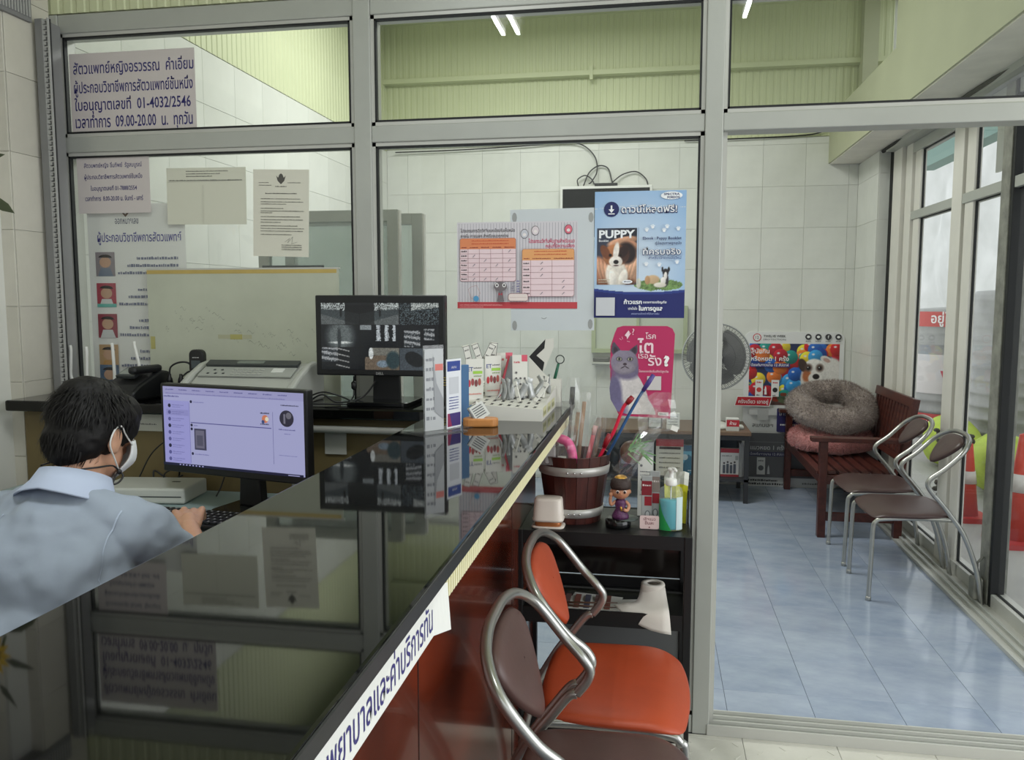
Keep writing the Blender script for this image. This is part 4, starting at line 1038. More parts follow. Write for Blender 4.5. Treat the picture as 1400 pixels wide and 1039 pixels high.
# bucket with steel hoops
bk = thing('wooden_bucket', 'dark wooden stave bucket with two steel hoops on the rack top', 'bucket', (-0.228, 2.405, TZ))
M_stave = mat('dark_stave_wood', C(84, 40, 34), 0.38, scale=14, stretch=(3, 3, 0.5), col2=C(52, 24, 22))
N = 18; Rb, Rt, Hb = 0.080, 0.109, 0.200
for k in range(N):
    a0 = 2 * PI * (k + 0.02) / N; a1 = 2 * PI * (k + 0.98) / N; b = MB(); vs = []
    for (r_, z) in ((Rb, 0), (Rt, Hb)):
        for rr in (r_, r_ - 0.009):
            for a in (a0, a1): vs.append((rr * math.cos(a), rr * math.sin(a), z))
    b.add(vs, [(0, 1, 5, 4), (2, 6, 7, 3), (0, 4, 6, 2), (1, 3, 7, 5), (4, 5, 7, 6), (0, 2, 3, 1)], M_stave); b.build('stave', None, bk)
MB().lathe([(0.0, 0.006), (Rb - 0.008, 0.006), (Rb - 0.008, 0.012), (0, 0.012)], 24, m=M_stave).build('bottom', None, bk)
M_hoop = mat('hoop_steel', C(186, 184, 180), 0.4, 0.35)
for z0 in (0.020, 0.145):
    r0 = Rb + (Rt - Rb) * z0 / Hb + 0.0012; r1 = Rb + (Rt - Rb) * (z0 + 0.026) / Hb + 0.0012
    MB().lathe([(r0, z0), (r1, z0 + 0.026), (r1 + 0.0018, z0 + 0.026), (r0 + 0.0018, z0), (r0, z0)], 48, m=M_hoop).build('hoop', None, bk)
    for k in range(3):
        an = math.radians(-84 + (k - 1) * 11); rm = (r0 + r1) / 2 + 0.002
        MB().ell((rm * math.cos(an), rm * math.sin(an), z0 + 0.012), (0.0034, 0.0034, 0.0034), M_chrome, 8, 6).build('rivet', None, bk)
# goods in the bucket: each wrapped stick its own thing
BX, BY, BZ = -0.232, 2.405, TZ + 0.014
def stick(name, label, cat, a, b_, r0, m, group=None, cap=None, film=0.0, w=0.02):
    t = thing(name, label, cat, (BX, BY, BZ)); a = Vector(a); b_ = Vector(b_)
    MB().tube([a, a.lerp(b_, .5), b_], r0, 8, m=m).build('shaft', None, t)
    if cap: MB().tube([a.lerp(b_, cap[0]), a.lerp(b_, cap[1])], [cap[3] if len(cap) > 3 else r0 * 1.5] * 2, 10, m=cap[2]).build('end_piece', None, t)
    if film:
        d = (b_ - a).normalized(); s_ = d.cross(Vector((0, 1, 0))).normalized(); n = 8; b = MB(); vs = []
        rr = random.Random(int(abs(a.x * 9999)) + int(b_.z * 999))
        for i in range(n + 1):
            p = a.lerp(b_ + d * 0.03, i / n)
            for j, q in enumerate((-1, -.35, .3, 1)): vs.append(p + s_ * q * w * (1 - .25 * (i / n > .9)) + Vector((0, -0.005 - 0.006 * (j in (1, 2)) + rr.uniform(-.003, .003), 0)))
        b.add([tuple(v) for v in vs], [(i * 4 + j, i * 4 + j + 1, i * 4 + j + 5, i * 4 + j + 4) for i in range(n) for j in range(3)], M_film)
        b.build('clear_wrapper', None, t)
    return t
M_stickw = mat('rawhide', C(176, 140, 108), 0.6, var=0.2, scale=30); M_pinks = pc(214, 98, 108); M_grey_s = pc(88, 84, 84)
stick('chew_stick', 'pale rawhide stick in clear wrap leaning at the middle of the bucket', 'stick', (0.0, 0.01, 0.0), (0.032, 0.02, 0.335), 0.006, M_stickw, film=1, w=0.022)
stick('chew_stick', 'second pale rawhide stick crossing behind the first in the bucket', 'stick', (-0.02, 0.03, 0.0), (0.012, 0.04, 0.30), 0.006, M_stickw, film=1, w=0.02)
stick('wrapped_brush', 'dark handled grooming tool in tall clear wrap at the left of the sticks', 'brush', (-0.03, 0.04, 0.0), (-0.006, 0.055, 0.375), 0.005, M_grey_s, cap=(0.86, 1.0, M_black, 0.008), film=1, w=0.024)
stick('wrapped_brush', 'grey stick in clear wrap farthest left in the bucket', 'stick', (-0.05, 0.03, 0.0), (-0.052, 0.045, 0.30), 0.005, M_grey_s, film=1, w=0.022)
stick('pink_lettered_stick', 'pink stick with white lettering leaning right in the bucket', 'stick', (0.01, -0.02, 0.0), (0.068, -0.01, 0.268), 0.0065, M_pinks, cap=(0.90, 1.0, pc(226, 178, 176), 0.007), film=1, w=0.016)
stick('wrapped_brush', 'brown stick in wrap between the pink stick and the red brush', 'stick', (0.03, 0.02, 0.0), (0.080, 0.03, 0.262), 0.006, pc(110, 84, 62), film=1, w=0.018)
def curved(name, label, cat, pts, r0, m, extras):
    t = thing(name, label, cat, (BX, BY, BZ)); MB().tube(spline(pts, 5), r0, 8, m=m, flat=0.7).build('handle', None, t)
    for nm, p, q, rr, mm in extras: MB().tube([p, Vector(p).lerp(Vector(q), .5), q], [rr * .8, rr, rr * .8], 10, m=mm).build(nm, None, t)
M_redp = pc(214, 30, 66, .3); M_redd = pc(142, 18, 34, .3)
curved('red_toothbrush', 'big red toothbrush sticking out to the upper right of the bucket', 'toothbrush', [(0.03, -0.03, 0.02), (0.075, -0.04, 0.16), (0.105, -0.045, 0.225), (0.125, -0.05, 0.262), (0.150, -0.055, 0.330), (0.168, -0.06, 0.350)], 0.0075, M_redp,
       [('dark_grip', (0.096, -0.052, 0.212), (0.112, -0.055, 0.252), 0.0085, M_redd), ('dark_head', (0.160, -0.060, 0.342), (0.176, -0.062, 0.362), 0.009, M_redd)])
curved('blue_toothbrush', 'long blue and teal toothbrush behind the red one in the bucket', 'toothbrush', [(0.055, 0.0, 0.02), (0.09, -0.02, 0.15), (0.13, -0.03, 0.235), (0.175, -0.035, 0.325), (0.212, -0.04, 0.390), (0.232, -0.042, 0.425)], 0.006, pc(44, 92, 148, .3),
       [('teal_base', (0.058, -0.004, 0.04), (0.100, -0.024, 0.18), 0.0085, pc(22, 104, 128, .3)), ('purple_head', (0.205, -0.045, 0.378), (0.234, -0.048, 0.425), 0.0075, pc(74, 58, 132, .3))])
pg = thing('pink_toy', 'pink plastic toy in clear bag at the left of the bucket mouth', 'toy', (BX - 0.030, BY - 0.075, BZ + 0.175))
MB().tube(spline([(-0.045, 0, 0.048), (-0.02, 0, 0.062), (0.015, 0, 0.058), (0.032, 0, 0.035), (0.040, 0, -0.01)], 5), [0.010] * 8 + [0.014] * 13, 10, m=pc(240, 84, 158, .35)).build('pink_body', None, pg)
MB().rbox(-0.042, -0.012, -0.008, 0.008, -0.01, 0.038, 0.004, pc(190, 190, 192)).build('grey_insert', None, pg)
MB().box(-0.004, 0.020, -0.016, -0.014, 0.0, 0.014, M_paper).build('price_label', None, pg)
b = MB(); vs = []; rr = random.Random(3); n = 9
for i in range(n + 1):
    for j in range(5): vs.append((-0.055 + 0.026 * j + rr.uniform(-.004, .004), -0.020 + rr.uniform(-.006, .006), -0.01 + 0.0145 * i + rr.uniform(-.003, .003)))
b.add(vs, [(i * 5 + j, i * 5 + j + 1, i * 5 + j + 6, i * 5 + j + 5) for i in range(n) for j in range(4)], M_film); b.build('clear_bag', None, pg)
# clear bag with the round toy and green leaves hanging over the bucket's right side
bgp = thing('bagged_plush_ball', 'clear cellophane bag with a brown ball toy and green ribbon beside the toothbrushes', 'toy', (BX + 0.175, BY - 0.05, BZ + 0.20))
MB().ell((0, 0, 0), (0.034, 0.030, 0.034), mat('brown_toy', C(104, 84, 72), 0.4, var=0.35, scale=40), 20, 14).build('ball', None, bgp)
b = MB(); rr = random.Random(9)
for k in range(16):
    a = rr.uniform(-.9, 1.3); L = rr.uniform(.03, .06); x0 = rr.uniform(-.01, .035); z0 = rr.uniform(0.0, .03)
    p = Vector((x0, -0.034, z0)); q = p + Vector((math.cos(a) * L, rr.uniform(-.01, .01), math.sin(a) * L)); s_ = Vector((-math.sin(a), 0, math.cos(a))) * 0.003
    b.quad(tuple(p - s_), tuple(q - s_ * .3), tuple(q + s_ * .3), tuple(p + s_), pc(120, 170, 112))
b.build('green_ribbon', None, bgp)['kind'] = 'stuff'
b = MB(); vs = []; n = 9; m_ = 7
c0 = [Vector((-0.050, -0.03, -0.045)), Vector((-0.008, -0.035, -0.085)), Vector((0.105, -0.04, 0.110)), Vector((0.060, -0.03, 0.135))]
for i in range(n + 1):
    for j in range(m_ + 1):
        u, v = i / n, j / m_; p = (c0[0] * (1 - v) + c0[1] * v) * (1 - u) + (c0[3] * (1 - v) + c0[2] * v) * u
        p.y += -0.030 * math.sin(PI * min(1, u * 1.6)) * math.sin(PI * v) + rr.uniform(-.007, .007); p.x += rr.uniform(-.004, .004); vs.append(tuple(p))
b.add(vs, [(i * (m_ + 1) + j, i * (m_ + 1) + j + 1, (i + 1) * (m_ + 1) + j + 1, (i + 1) * (m_ + 1) + j) for i in range(n) for j in range(m_)], M_film)
b.build('cellophane', None, bgp)
b = MB(); vs = []; n = 7
for i in range(n + 1):
    for j in range(6):
        u, v = i / n, j / 5; vs.append((0.02 + 0.10 * v + rr.uniform(-.006, .006), -0.02 + rr.uniform(-.012, .012), 0.06 + 0.11 * u + rr.uniform(-.008, .008)))
b.add(vs, [(i * 6 + j, i * 6 + j + 1, i * 6 + j + 7, i * 6 + j + 6) for i in range(n) for j in range(5)], M_film); b.build('cellophane', None, bgp)
MB().box(0.075, 0.095, -0.045, -0.044, 0.108, 0.122, M_paper, Matrix.Rotation(0.35, 4, 'Y')).build('price_label', None, bgp)

# small white tub with copper rim
tb = thing('white_tub', 'white rounded tub with copper rim on the rack top before the bucket', 'tub', (-0.290, 2.300, TZ))
def sq_lathe(b, prof, e, m, n=32):
    vs = []; 
    for (r_, z) in prof:
        for k in range(n):
            a = 2 * PI * k / n; c, s_ = math.cos(a), math.sin(a); f = (abs(c) ** e + abs(s_) ** e) ** (-1 / e); vs.append((r_ * c * f, r_ * s_ * f * 0.72, z))
    fs = [(i * n + k, i * n + (k + 1) % n, (i + 1) * n + (k + 1) % n, (i + 1) * n + k) for i in range(len(prof) - 1) for k in range(n)]
    fs += [tuple(range(n))[::-1], tuple((len(prof) - 1) * n + k for k in range(n))]
    b.add(vs, fs, m, True)
b = MB(); sq_lathe(b, [(0.044, 0.020), (0.0455, 0.026), (0.043, 0.028), (0.040, 0.078), (0.038, 0.084), (0.034, 0.086)], 5, mat('cream_white_plastic', C(226, 216, 206), 0.35)); b.build('body', None, tb)
b = MB(); sq_lathe(b, [(0.038, 0.006), (0.038, 0.020)], 5, mat('copper_trim', C(178, 110, 62), 0.3, 0.4)); b.build('copper_band', None, tb)
b = MB(); sq_lathe(b, [(0.046, 0.0), (0.0475, 0.003), (0.046, 0.006)], 5, mat('cream_white_plastic', (0, 0, 0, 1))); b.build('base_plate', None, tb)

# figurine
fg = thing('dancer_figurine', 'small big-headed figurine with dark hat and purple costume on a black base', 'figurine', (-0.086, 2.335, TZ), 0.1)
M_skin2 = pc(196, 140, 108, .4); M_purp = mat('figurine_costume', C(88, 40, 84), 0.5, var=0.6, scale=260)
MB().lathe([(0.036, 0), (0.037, 0.006), (0.037, 0.020), (0.033, 0.024), (0.0, 0.024)], 28, c=(-0.006, 0, 0), m=M_blackg).build('base', None, fg)
MB().lathe([(0.036, 0.022), (0.036, 0.0245), (0.0, 0.0255)], 24, c=(0.016, 0.006, 0), m=mat('figurine_disc', C(74, 82, 80), 0.3)).build('disc', None, fg)
MB().lathe([(0.024, 0.025), (0.025, 0.032), (0.018, 0.045), (0.013, 0.052), (0.017, 0.068), (0.014, 0.078), (0.006, 0.084)], 20, m=M_purp).build('costume', None, fg)
MB().tube(spline([(-0.014, 0, 0.074), (-0.026, -0.004, 0.064), (-0.030, -0.006, 0.078), (-0.028, -0.010, 0.090)], 4), 0.0048, 8, m=M_skin2).ell((-0.028, -0.011, 0.096), (0.006, 0.004, 0.007), M_skin2, 8, 6).build('raised_arm', None, fg)
MB().tube(spline([(0.014, 0, 0.074), (0.024, -0.004, 0.062), (0.018, -0.014, 0.050), (0.008, -0.018, 0.054)], 4), 0.0050, 8, m=M_skin2).build('bent_arm', None, fg)
MB().ell((0, -0.002, 0.105), (0.027, 0.024, 0.025), M_skin2, 24, 16).ell((0, -0.027, 0.101), (0.0022, 0.003, 0.002), M_skin2, 8, 6).ell((-0.027, 0, 0.102), (0.003, 0.004, 0.006), M_skin2, 8, 6).ell((0.027, 0, 0.102), (0.003, 0.004, 0.006), M_skin2, 8, 6).build('head', None, fg)
b = MB()
for s in (-1, 1):
    b.ell((s * 0.010, -0.0245, 0.106), (0.0048, 0.0022, 0.0052), pc(240, 232, 226), 12, 8); b.ell((s * 0.010, -0.0263, 0.1055), (0.0036, 0.0014, 0.0042), pc(48, 24, 18), 10, 8)
    b.tube([(s * 0.005, -0.0262, 0.1135), (s * 0.010, -0.0262, 0.1148), (s * 0.015, -0.0242, 0.1135)], 0.0006, 6, m=pc(40, 24, 20))
b.tube([(-0.004, -0.0265, 0.0935), (0, -0.0272, 0.0925), (0.004, -0.0265, 0.0935)], 0.0008, 6, m=pc(170, 60, 60)); b.build('face_details', None, fg)
MB().lathe([(0.0285, 0.112), (0.0300, 0.120), (0.0285, 0.134), (0.022, 0.142), (0.0, 0.146)], 28, m=mat('figurine_hat', C(54, 40, 36), 0.6, bump=0.3, bscale=300)).build('hat', None, fg)
b = MB(); b.lathe([(0.020, 0.138), (0.0165, 0.146), (0.008, 0.150), (0.0, 0.150)], 24, m=mat('gold_paint', C(210, 160, 70), 0.4, 0.4))
for k in range(9):
    a = 2 * PI * k / 9; b.ell((0.017 * math.cos(a), 0.017 * math.sin(a), 0.1415), (0.0022, 0.0022, 0.0022), pc(40, 20, 40), 6, 5)
b.build('gold_crown', None, fg)
MB().tube([(0, -0.018, 0.062), (0.002, -0.0165, 0.05)], 0.003, 6, m=mat('gold_paint', None)).build('gold_pendant', None, fg)

# packets in a clear stand with pink price card, sanitizer, yellow pack
pk = thing('packet_holder', 'clear stand with red and silver packets and a pink price card left of the sanitizer', 'packet holder', (0.000, 2.335, TZ))
for k, (dx, h, c) in enumerate(((-0.012, 0.150, (128, 30, 42)), (0.010, 0.162, (140, 128, 122)))):
    b = MB(); b.rbox(dx - 0.015, dx + 0.015, 0.004 + k * 0.012, 0.010 + k * 0.012, 0.002, h, 0.002, mat('packet_silver', C(176, 180, 180), 0.35, 0.3)); b.build('packet', None, pk)
    A = Art(); A.rect(dx - 0.0145, h * .62, dx + 0.0145, h * .9, pc(*c)); A.rect(dx - 0.006, h * .42, dx + 0.0145, h * .6, pc(150, 30, 44)); A.scribble(dx - 0.012, dx + 0.012, h * .8, 0.006, pc(220, 210, 206)); A.poly(circ(dx + 0.003, h * .25, 0.008, 0.012), pc(110, 116, 120)); A.poly(circ(dx + 0.003, h * .25, 0.005, 0.009), pc(188, 190, 192))
    o = A.build('print', pk); o.location = (0, 0.0038 + k * 0.012, 0)
MB().rbox(-0.030, 0.030, -0.018, -0.014, 0.0, 0.038, 0.002, M_acryl).box(-0.030, 0.030, -0.018, 0.03, 0, 0.002, M_acryl).build('clear_front', None, pk)
A = Art(); A.rr(-0.030, 0.001, 0.024, 0.040, 0.005, pc(226, 200, 198)); A.text('เลียแมว', -0.003, 0.026, pc(120, 50, 60), w=0.034, align='c', bold=.01); A.text('ชิ้นละ', -0.003, 0.014, pc(120, 50, 60), w=0.026, align='c', bold=.01); A.disc(-0.003, 0.006, 0.002, pc(120, 50, 60))
o = A.build('price_card', pk); o.location = (0, -0.0185, 0)
M_clearp = glass_mat('clear_bottle_wall', (0.90, 0.93, 0.93, 1), 1.45, 0.03, haze=0.12)
M_gel = mat('teal_gel', C(64, 180, 196), 0.12)
sn = thing('sanitizer_bottle', 'clear pump bottle of teal hand gel with green label swirl on the rack top', 'bottle', (0.056, 2.325, TZ))
def oval(b, prof, m, f=0.62):
    k0 = len(b.v); b.lathe(prof, 32, m=m); b.v[k0:] = [(x, y * f, z) for x, y, z in b.v[k0:]]; return b
oval(MB(), [(0.029, 0.003), (0.0305, 0.008), (0.0305, 0.085), (0.0295, 0.088), (0.0, 0.088)], M_gel).build('gel', None, sn)
oval(MB(), [(0.031, 0.0), (0.0325, 0.004), (0.0325, 0.110), (0.029, 0.121), (0.015, 0.128), (0.0135, 0.131)], M_clearp).build('bottle_wall', None, sn)
MB().lathe([(0.0155, 0.129), (0.0165, 0.131), (0.0165, 0.143), (0.0145, 0.147), (0.008, 0.149), (0.006, 0.151), (0.006, 0.168), (0.010, 0.170), (0.010, 0.178), (0.0, 0.180)], 20, m=M_white).tube(spline([(0.0, 0, 0.176), (0.008, -0.012, 0.178), (0.012, -0.024, 0.174)], 4), 0.0045, 8, m=M_white).tube([(0, 0, 0.13), (0, 0, 0.02)], 0.002, 6, m=M_white).build('pump', None, sn)
b = MB(); vs = []
lab = [(a, z) for z in np.linspace(0.001, 0.090, 14) for a in np.linspace(0, 1, 7)]
for a, z in lab:
    u = -95 - 78 * (1 - 0.0) * 0 ; a0 = math.radians(-178); a1 = math.radians(-178 + 95 * max(0.04, 1 - z / 0.105) ** 1.2); an = a0 + (a1 - a0) * a
    vs.append((0.0329 * math.cos(an), 0.0329 * 0.62 * math.sin(an) - 0.0002, z))
b.add(vs, [(i * 7 + j, i * 7 + j + 1, i * 7 + j + 8, i * 7 + j + 7) for i in range(13) for j in range(6)], pc(44, 150, 82, .3)); b.build('green_swirl', None, sn)
b = MB(); vs = []
for z in (0.004, 0.098):
    for a in np.linspace(-62, -8, 8): vs.append((0.0330 * math.cos(math.radians(a)), 0.033 * .62 * math.sin(math.radians(a)) - 0.0002, z))
b.add(vs, [(j, j + 1, j + 9, j + 8) for j in range(7)], pc(196, 214, 216, .3)); b.build('white_label', None, sn)
A = Art()
for k in range(10): A.scribble(0.016, 0.026, 0.012 + k * 0.008, 0.004, pc(90, 100, 110), seed=k)
o = A.build('label_print', sn); o.location = (0.0008, -0.0174, 0); o.rotation_euler = (0, 0, 0.50)
yp = thing('yellow_pack', 'yellow and white crinkled pouch standing behind the sanitizer bottle', 'pouch', (0.072, 2.40, TZ), -0.1)
b = MB(); vs = []; rr = random.Random(2); n = 8
for i in range(n + 1):
    for j in range(7): 
        wv = 0.006 * math.sin(j * 2.1 + i) * (i / n); vs.append((-0.030 + 0.010 * j + (j - 3) * 0.0018 * (i / n), wv + 0.010 * math.sin(PI * j / 6) * (1 - i / n) , i / n * 0.152 + 0.004 * math.sin(j * 1.7) * (i / n)))
b.add(vs, [(i * 7 + j, i * 7 + j + 1, i * 7 + j + 8, i * 7 + j + 7) for i in range(n - 2) for j in range(6)], pc(214, 208, 52)); b.add(vs, [(i * 7 + j, i * 7 + j + 1, i * 7 + j + 8, i * 7 + j + 7) for i in (n - 2, n - 1) for j in range(6)], pc(200, 200, 190))
o = b.build('pouch', None, yp); s_ = o.modifiers.new('s', 'SOLIDIFY'); s_.thickness = 0.002
MB().box(0.034, 0.038, -0.01, 0.02, 0.0, 0.10, M_black).build('black_edge', None, yp)
wp = thing('white_product_box', 'slim white box with a small dog picture behind the packets', 'box', (-0.018, 2.47, TZ))
# middle shelf: papers and roll
MZ = 0.4965
pp = thing('printed_papers', 'loose printed papers on the middle shelf of the rack', 'papers', (-0.18, 2.38, MZ))
for k, (x, y, a) in enumerate(((-0.08, 0.0, 0.1), (0.02, 0.02, -0.15), (0.08, -0.02, 0.2), (-0.02, -0.05, 0.05))):
    o = MB().box(-0.075, 0.075, -0.05, 0.05, 0.0, 0.0012, M_paper).build('sheet', None, pp); o.location = (x, y, 0.001 + k * 0.002); o.rotation_euler = (0, 0, a)
b = MB()
for k in range(6): b.box(-0.10 + k * 0.03, -0.083 + k * 0.03, -0.06, 0.05, 0.0095, 0.010, pc((90, 120, 150)[k % 3], 90, (110, 90, 80)[k % 3]))
b.build('printed_patch', None, pp)['kind'] = 'stuff'
for k, a in enumerate((0.10, 0.16)):
    t = tag(MB().tube([(-0.26 + 0.01 * k, 2.30 + .02 * k, MZ + 0.022), (-0.09, 2.31 + .012 * k, MZ + 0.020 + .01 * k)], [0.004, 0.0015], 8, m=mat('brown_stick', C(88, 62, 48), 0.5)).build('thin_stick'), ('upper' if k else 'lower') + ' thin brown stick lying across the papers on the rack', 'stick')
rl = thing('paper_roll', 'white paper roll standing on the middle rack shelf with its end pulled loose', 'paper roll', (0.010, 2.345, MZ))
M_tissue = mat('tissue', C(214, 208, 200), 0.9, bump=0.05, bscale=90)
MB().lathe([(0.017, 0.0), (0.017, 0.088), (0.033, 0.088), (0.0345, 0.084), (0.0345, 0.004), (0.033, 0.0), (0.017, 0.0)], 32, m=M_tissue).build('roll', None, rl)
MB().lathe([(0.0165, 0.002), (0.0165, 0.086)], 20, m=pc(90, 80, 70)).build('core', None, rl)
b = MB(); top = [(0.030, -0.020, 0.120), (0.040, -0.045, 0.095), (0.052, -0.075, 0.055), (0.066, -0.095, 0.012)]
lft = [(-0.034, -0.012, 0.020), (-0.005, -0.050, 0.018), (0.025, -0.080, 0.012), (0.060, -0.098, 0.004)]
top = spline([(0.034, -0.012, 0.084), (0.040, -0.055, 0.060), (0.046, -0.106, 0.038), (0.052, -0.114, -0.018)], 4); far = spline([(-0.034, 0.0, 0.080), (-0.045, -0.03, 0.045), (-0.08, -0.045, 0.040), (-0.11, -0.05, 0.032)], 4)
vs = []; n = len(top)
for i in range(n):
    for j in range(7):
        v = j / 6; p = Vector(top[i]).lerp(Vector(far[i]), v); p.y -= 0.022 * math.sin(PI * v); p.z -= 0.012 * math.sin(PI * v) * (i / n); vs.append((p.x, p.y, max(p.z, 0.004) if p.y > -0.104 else p.z))
b.add(vs, [(i * 7 + j, i * 7 + j + 1, i * 7 + j + 8, i * 7 + j + 7) for i in range(n - 1) for j in range(6)], M_tissue, True)
o = b.build('loose_end', None, rl); s_ = o.modifiers.new('s', 'SOLIDIFY'); s_.thickness = 0.0008
# fill the slim box
MB().rbox(-0.022, 0.022, -0.010, 0.010, 0, 0.178, 0.001, M_white).build('carton', None, wp)
A = Art(); A.disc(0.0 - .012, 0.155, 0.004, pc(130, 130, 136)); A.scribble(-0.015, 0.016, 0.135, 0.004, pc(130, 130, 136)); A.scribble(-0.015, 0.016, 0.125, 0.003, pc(150, 150, 156)); A.poly([(-0.012, 0.078), (-0.006, 0.112), (0.003, 0.108), (0.006, 0.092), (0.010, 0.078)], pc(40, 40, 44)); A.disc(-0.006, 0.112, 0.007, pc(40, 40, 44), ry=0.005); A.scribble(-0.015, 0.016, 0.065, 0.003, pc(150, 150, 156))
o = A.build('print', wp); o.location = (0, -0.0102, 0)
# ---------------------------------------------------------------- back room: television, shelf unit, fan, display board, bench, beds
tv = thing('television', 'white framed television hanging high on the back wall behind the posters', 'television', (-0.715, 6.27, 1.855))
MB().rbox(0, 0.69, 0.0, 0.05, 0, 0.40, 0.006, M_white).build('white_frame', None, tv)
MB().box(0.020, 0.670, -0.0015, 0.0, 0.020, 0.380, mat('tv_screen', C(14, 18, 18), 0.3, spec=0.15)).build('screen', None, tv)
MB().box(0.25, 0.45, 0.05, 0.078, 0.06, 0.18, M_dgrey).build('wall_bracket', None, tv)
st = thing('set_top_box', 'little black box lying on top of the television', 'box', (-0.37, 6.275, 2.256))
MB().rbox(-0.085, 0.085, -0.012, 0.03, 0, 0.018, 0.003, M_black).build('case', None, st)
cable([(-2.02, 6.32, 2.555), (-1.5, 6.325, 2.56), (-1.0, 6.325, 2.575), (-0.72, 6.32, 2.59), (-0.56, 6.32, 2.57), (-0.46, 6.315, 2.48), (-0.44, 6.31, 2.37), (-0.48, 6.30, 2.29), (-0.50, 6.29, 2.275)], 'dark cable running along the tile top and down to the television', 0.005)
cable([(-0.58, 6.30, 2.262), (-0.585, 6.31, 2.31), (-0.53, 6.315, 2.34), (-0.48, 6.31, 2.31), (-0.46, 6.30, 2.27)], 'small cable loop at the left over the television', 0.005)
cable([(-0.54, 6.30, 2.262), (-0.50, 6.32, 2.36), (-0.43, 6.325, 2.41), (-0.36, 6.32, 2.39), (-0.33, 6.30, 2.30), (-0.32, 6.30, 2.276)], 'taller cable loop over the middle of the television', 0.005)
cable([(-0.33, 6.30, 2.276), (-0.25, 6.32, 2.34), (-0.15, 6.325, 2.36), (-0.08, 6.32, 2.31), (-0.06, 6.30, 2.258)], 'wide cable loop at the right over the television', 0.005)
cable([(0.2, 6.33, 2.575), (0.6, 6.33, 2.578), (1.0, 6.33, 2.585), (1.15, 6.325, 2.60), (1.19, 6.32, 2.63)], 'thin dark cable along the top of the tiles right of the white post', 0.005)
sw = thing('surface_trunking', 'thin white cable trunking across the back wall left of the vaccine poster', 'trunking', (-1.24, 6.335, 1.86))
MB().box(-0.20, 0.30, -0.006, 0.012, -0.012, 0.012, M_white).build('trunking_channel', None, sw)
# pale framed hatch and grab bar on the back wall
ht = thing('pale_framed_hatch', 'pale green framed hatch in the back wall under the blue puppy poster', 'hatch', (-0.11, 6.34, 1.0))
M_pg = mat('pale_green_frame', C(176, 184, 150), 0.5)
for (a, b_, c, d) in ((-0.36, 0.36, 0, 0.03), (-0.36, 0.36, 0.33, 0.36), (-0.36, -0.33, 0.03, 0.33), (0.33, 0.36, 0.03, 0.33), (-0.02, 0.0, 0.03, 0.33)): MB().box(a, b_, -0.03, 0.01, c, d, M_pg).build('frame_bar', None, ht)
MB().box(-0.33, 0.33, -0.004, 0.008, 0.03, 0.33, mat('pale_hatch', C(196, 202, 186), 0.4)).build('hatch_panel', None, ht)
gb = thing('wall_bar', 'short grey metal bar bracket on the back wall left of the cat sign', 'bar', (-0.39, 6.30, 0.92))
MB().rbox(-0.065, 0.06, -0.03, 0.04, 0.012, 0.045, 0.004, mat('bar_grey', C(120, 120, 116), 0.4, .4)).tube([(-0.07, -0.035, 0.0), (0.40, -0.035, 0.0)], 0.012, 8, m=M_alu_l).build('bar_body', None, gb)

# two stacked sliding glass doors behind the first bays
def sliding(name, label, x0, x1, y, zt):
    t = thing(name, label, 'door', (x0, y, 0)); W = x1 - x0; f = 0.045; d = 0.035
    for a in (0, W - f): MB().box(a, a + f, 0, d, 0, zt, M_alu).build('stile', None, t, bevel=0.002)
    MB().box(W - 0.001, W + 0.006, 0.004, d - 0.004, 0, zt - .004, M_alu_white).build('edge_strip', None, t)
    for z in (0, zt - 0.045): MB().box(f, W - f, 0.002, d - 0.002, z, z + (0.045 if z else 0.09), M_alu).build('rail', None, t)
    MB().box(f, W - f, 0.014, 0.019, 0.09, zt - 0.045, glass_mat('door_glass_green', (0.86, 0.91, 0.89, 1), haze=0.25) if 'door_glass_green' not in MATS else MATS['door_glass_green']).build('glass', None, t)
    return t
sliding('sliding_door', 'nearer of two aluminium glass sliding doors standing behind the first window post', -1.62, -1.018, 3.20, 1.763)
sliding('sliding_door', 'farther of two aluminium glass sliding doors, showing to the right of the nearer one', -1.55, -0.945, 3.30, 1.757)
nb = thing('dark_notice_strip', 'dark notice strip with small writing on the glass door behind the blank sheet', 'notice', (-1.60, 3.192, 1.515))
A = Art(); A.rect(0, 0, 0.27, 0.028, pc(70, 74, 76)); A.scribble(0.04, 0.14, 0.016, 0.004, pc(150, 150, 150)); A.scribble(0.05, 0.17, 0.007, 0.005, pc(190, 190, 190)); A.rect(0.21, 0.005, 0.26, 0.023, pc(120, 122, 124)); A.build('notice_face', nb)

# low shelf unit
su = thing('low_shelf_unit', 'low dark shelf unit with a brown wooden top against the back wall', 'shelf', (0.14, 5.97, 0))
M_wtop = mat('brown_wood_top', C(112, 88, 70), 0.4, var=0.2, scale=8, stretch=(1, 5, 1)); M_dkw = mat('dark_shelf', C(44, 44, 48), 0.5)
MB().rbox(-0.56, 0.53, -0.24, 0.30, 0.475, 0.502, 0.004, M_wtop).build('top', None, su)
MB().box(-0.55, 0.52, -0.22, 0.29, 0.440, 0.474, M_dkw).build('apron', None, su)
MB().box(-0.55, 0.52, -0.22, 0.29, 0.15, 0.168, M_dkw).build('shelf_board', None, su)
for x in (-0.55, 0.49):
    for y in (-0.22, 0.26): MB().box(x, x + 0.03, y, y + 0.03, 0, 0.44, M_dkw).build('leg', None, su)
MB().box(-0.52, 0.49, 0.272, 0.286, 0.168, 0.44, mat('shelf_back', C(70, 80, 92), 0.5)).build('back_board', None, su)
SZ = 0.168
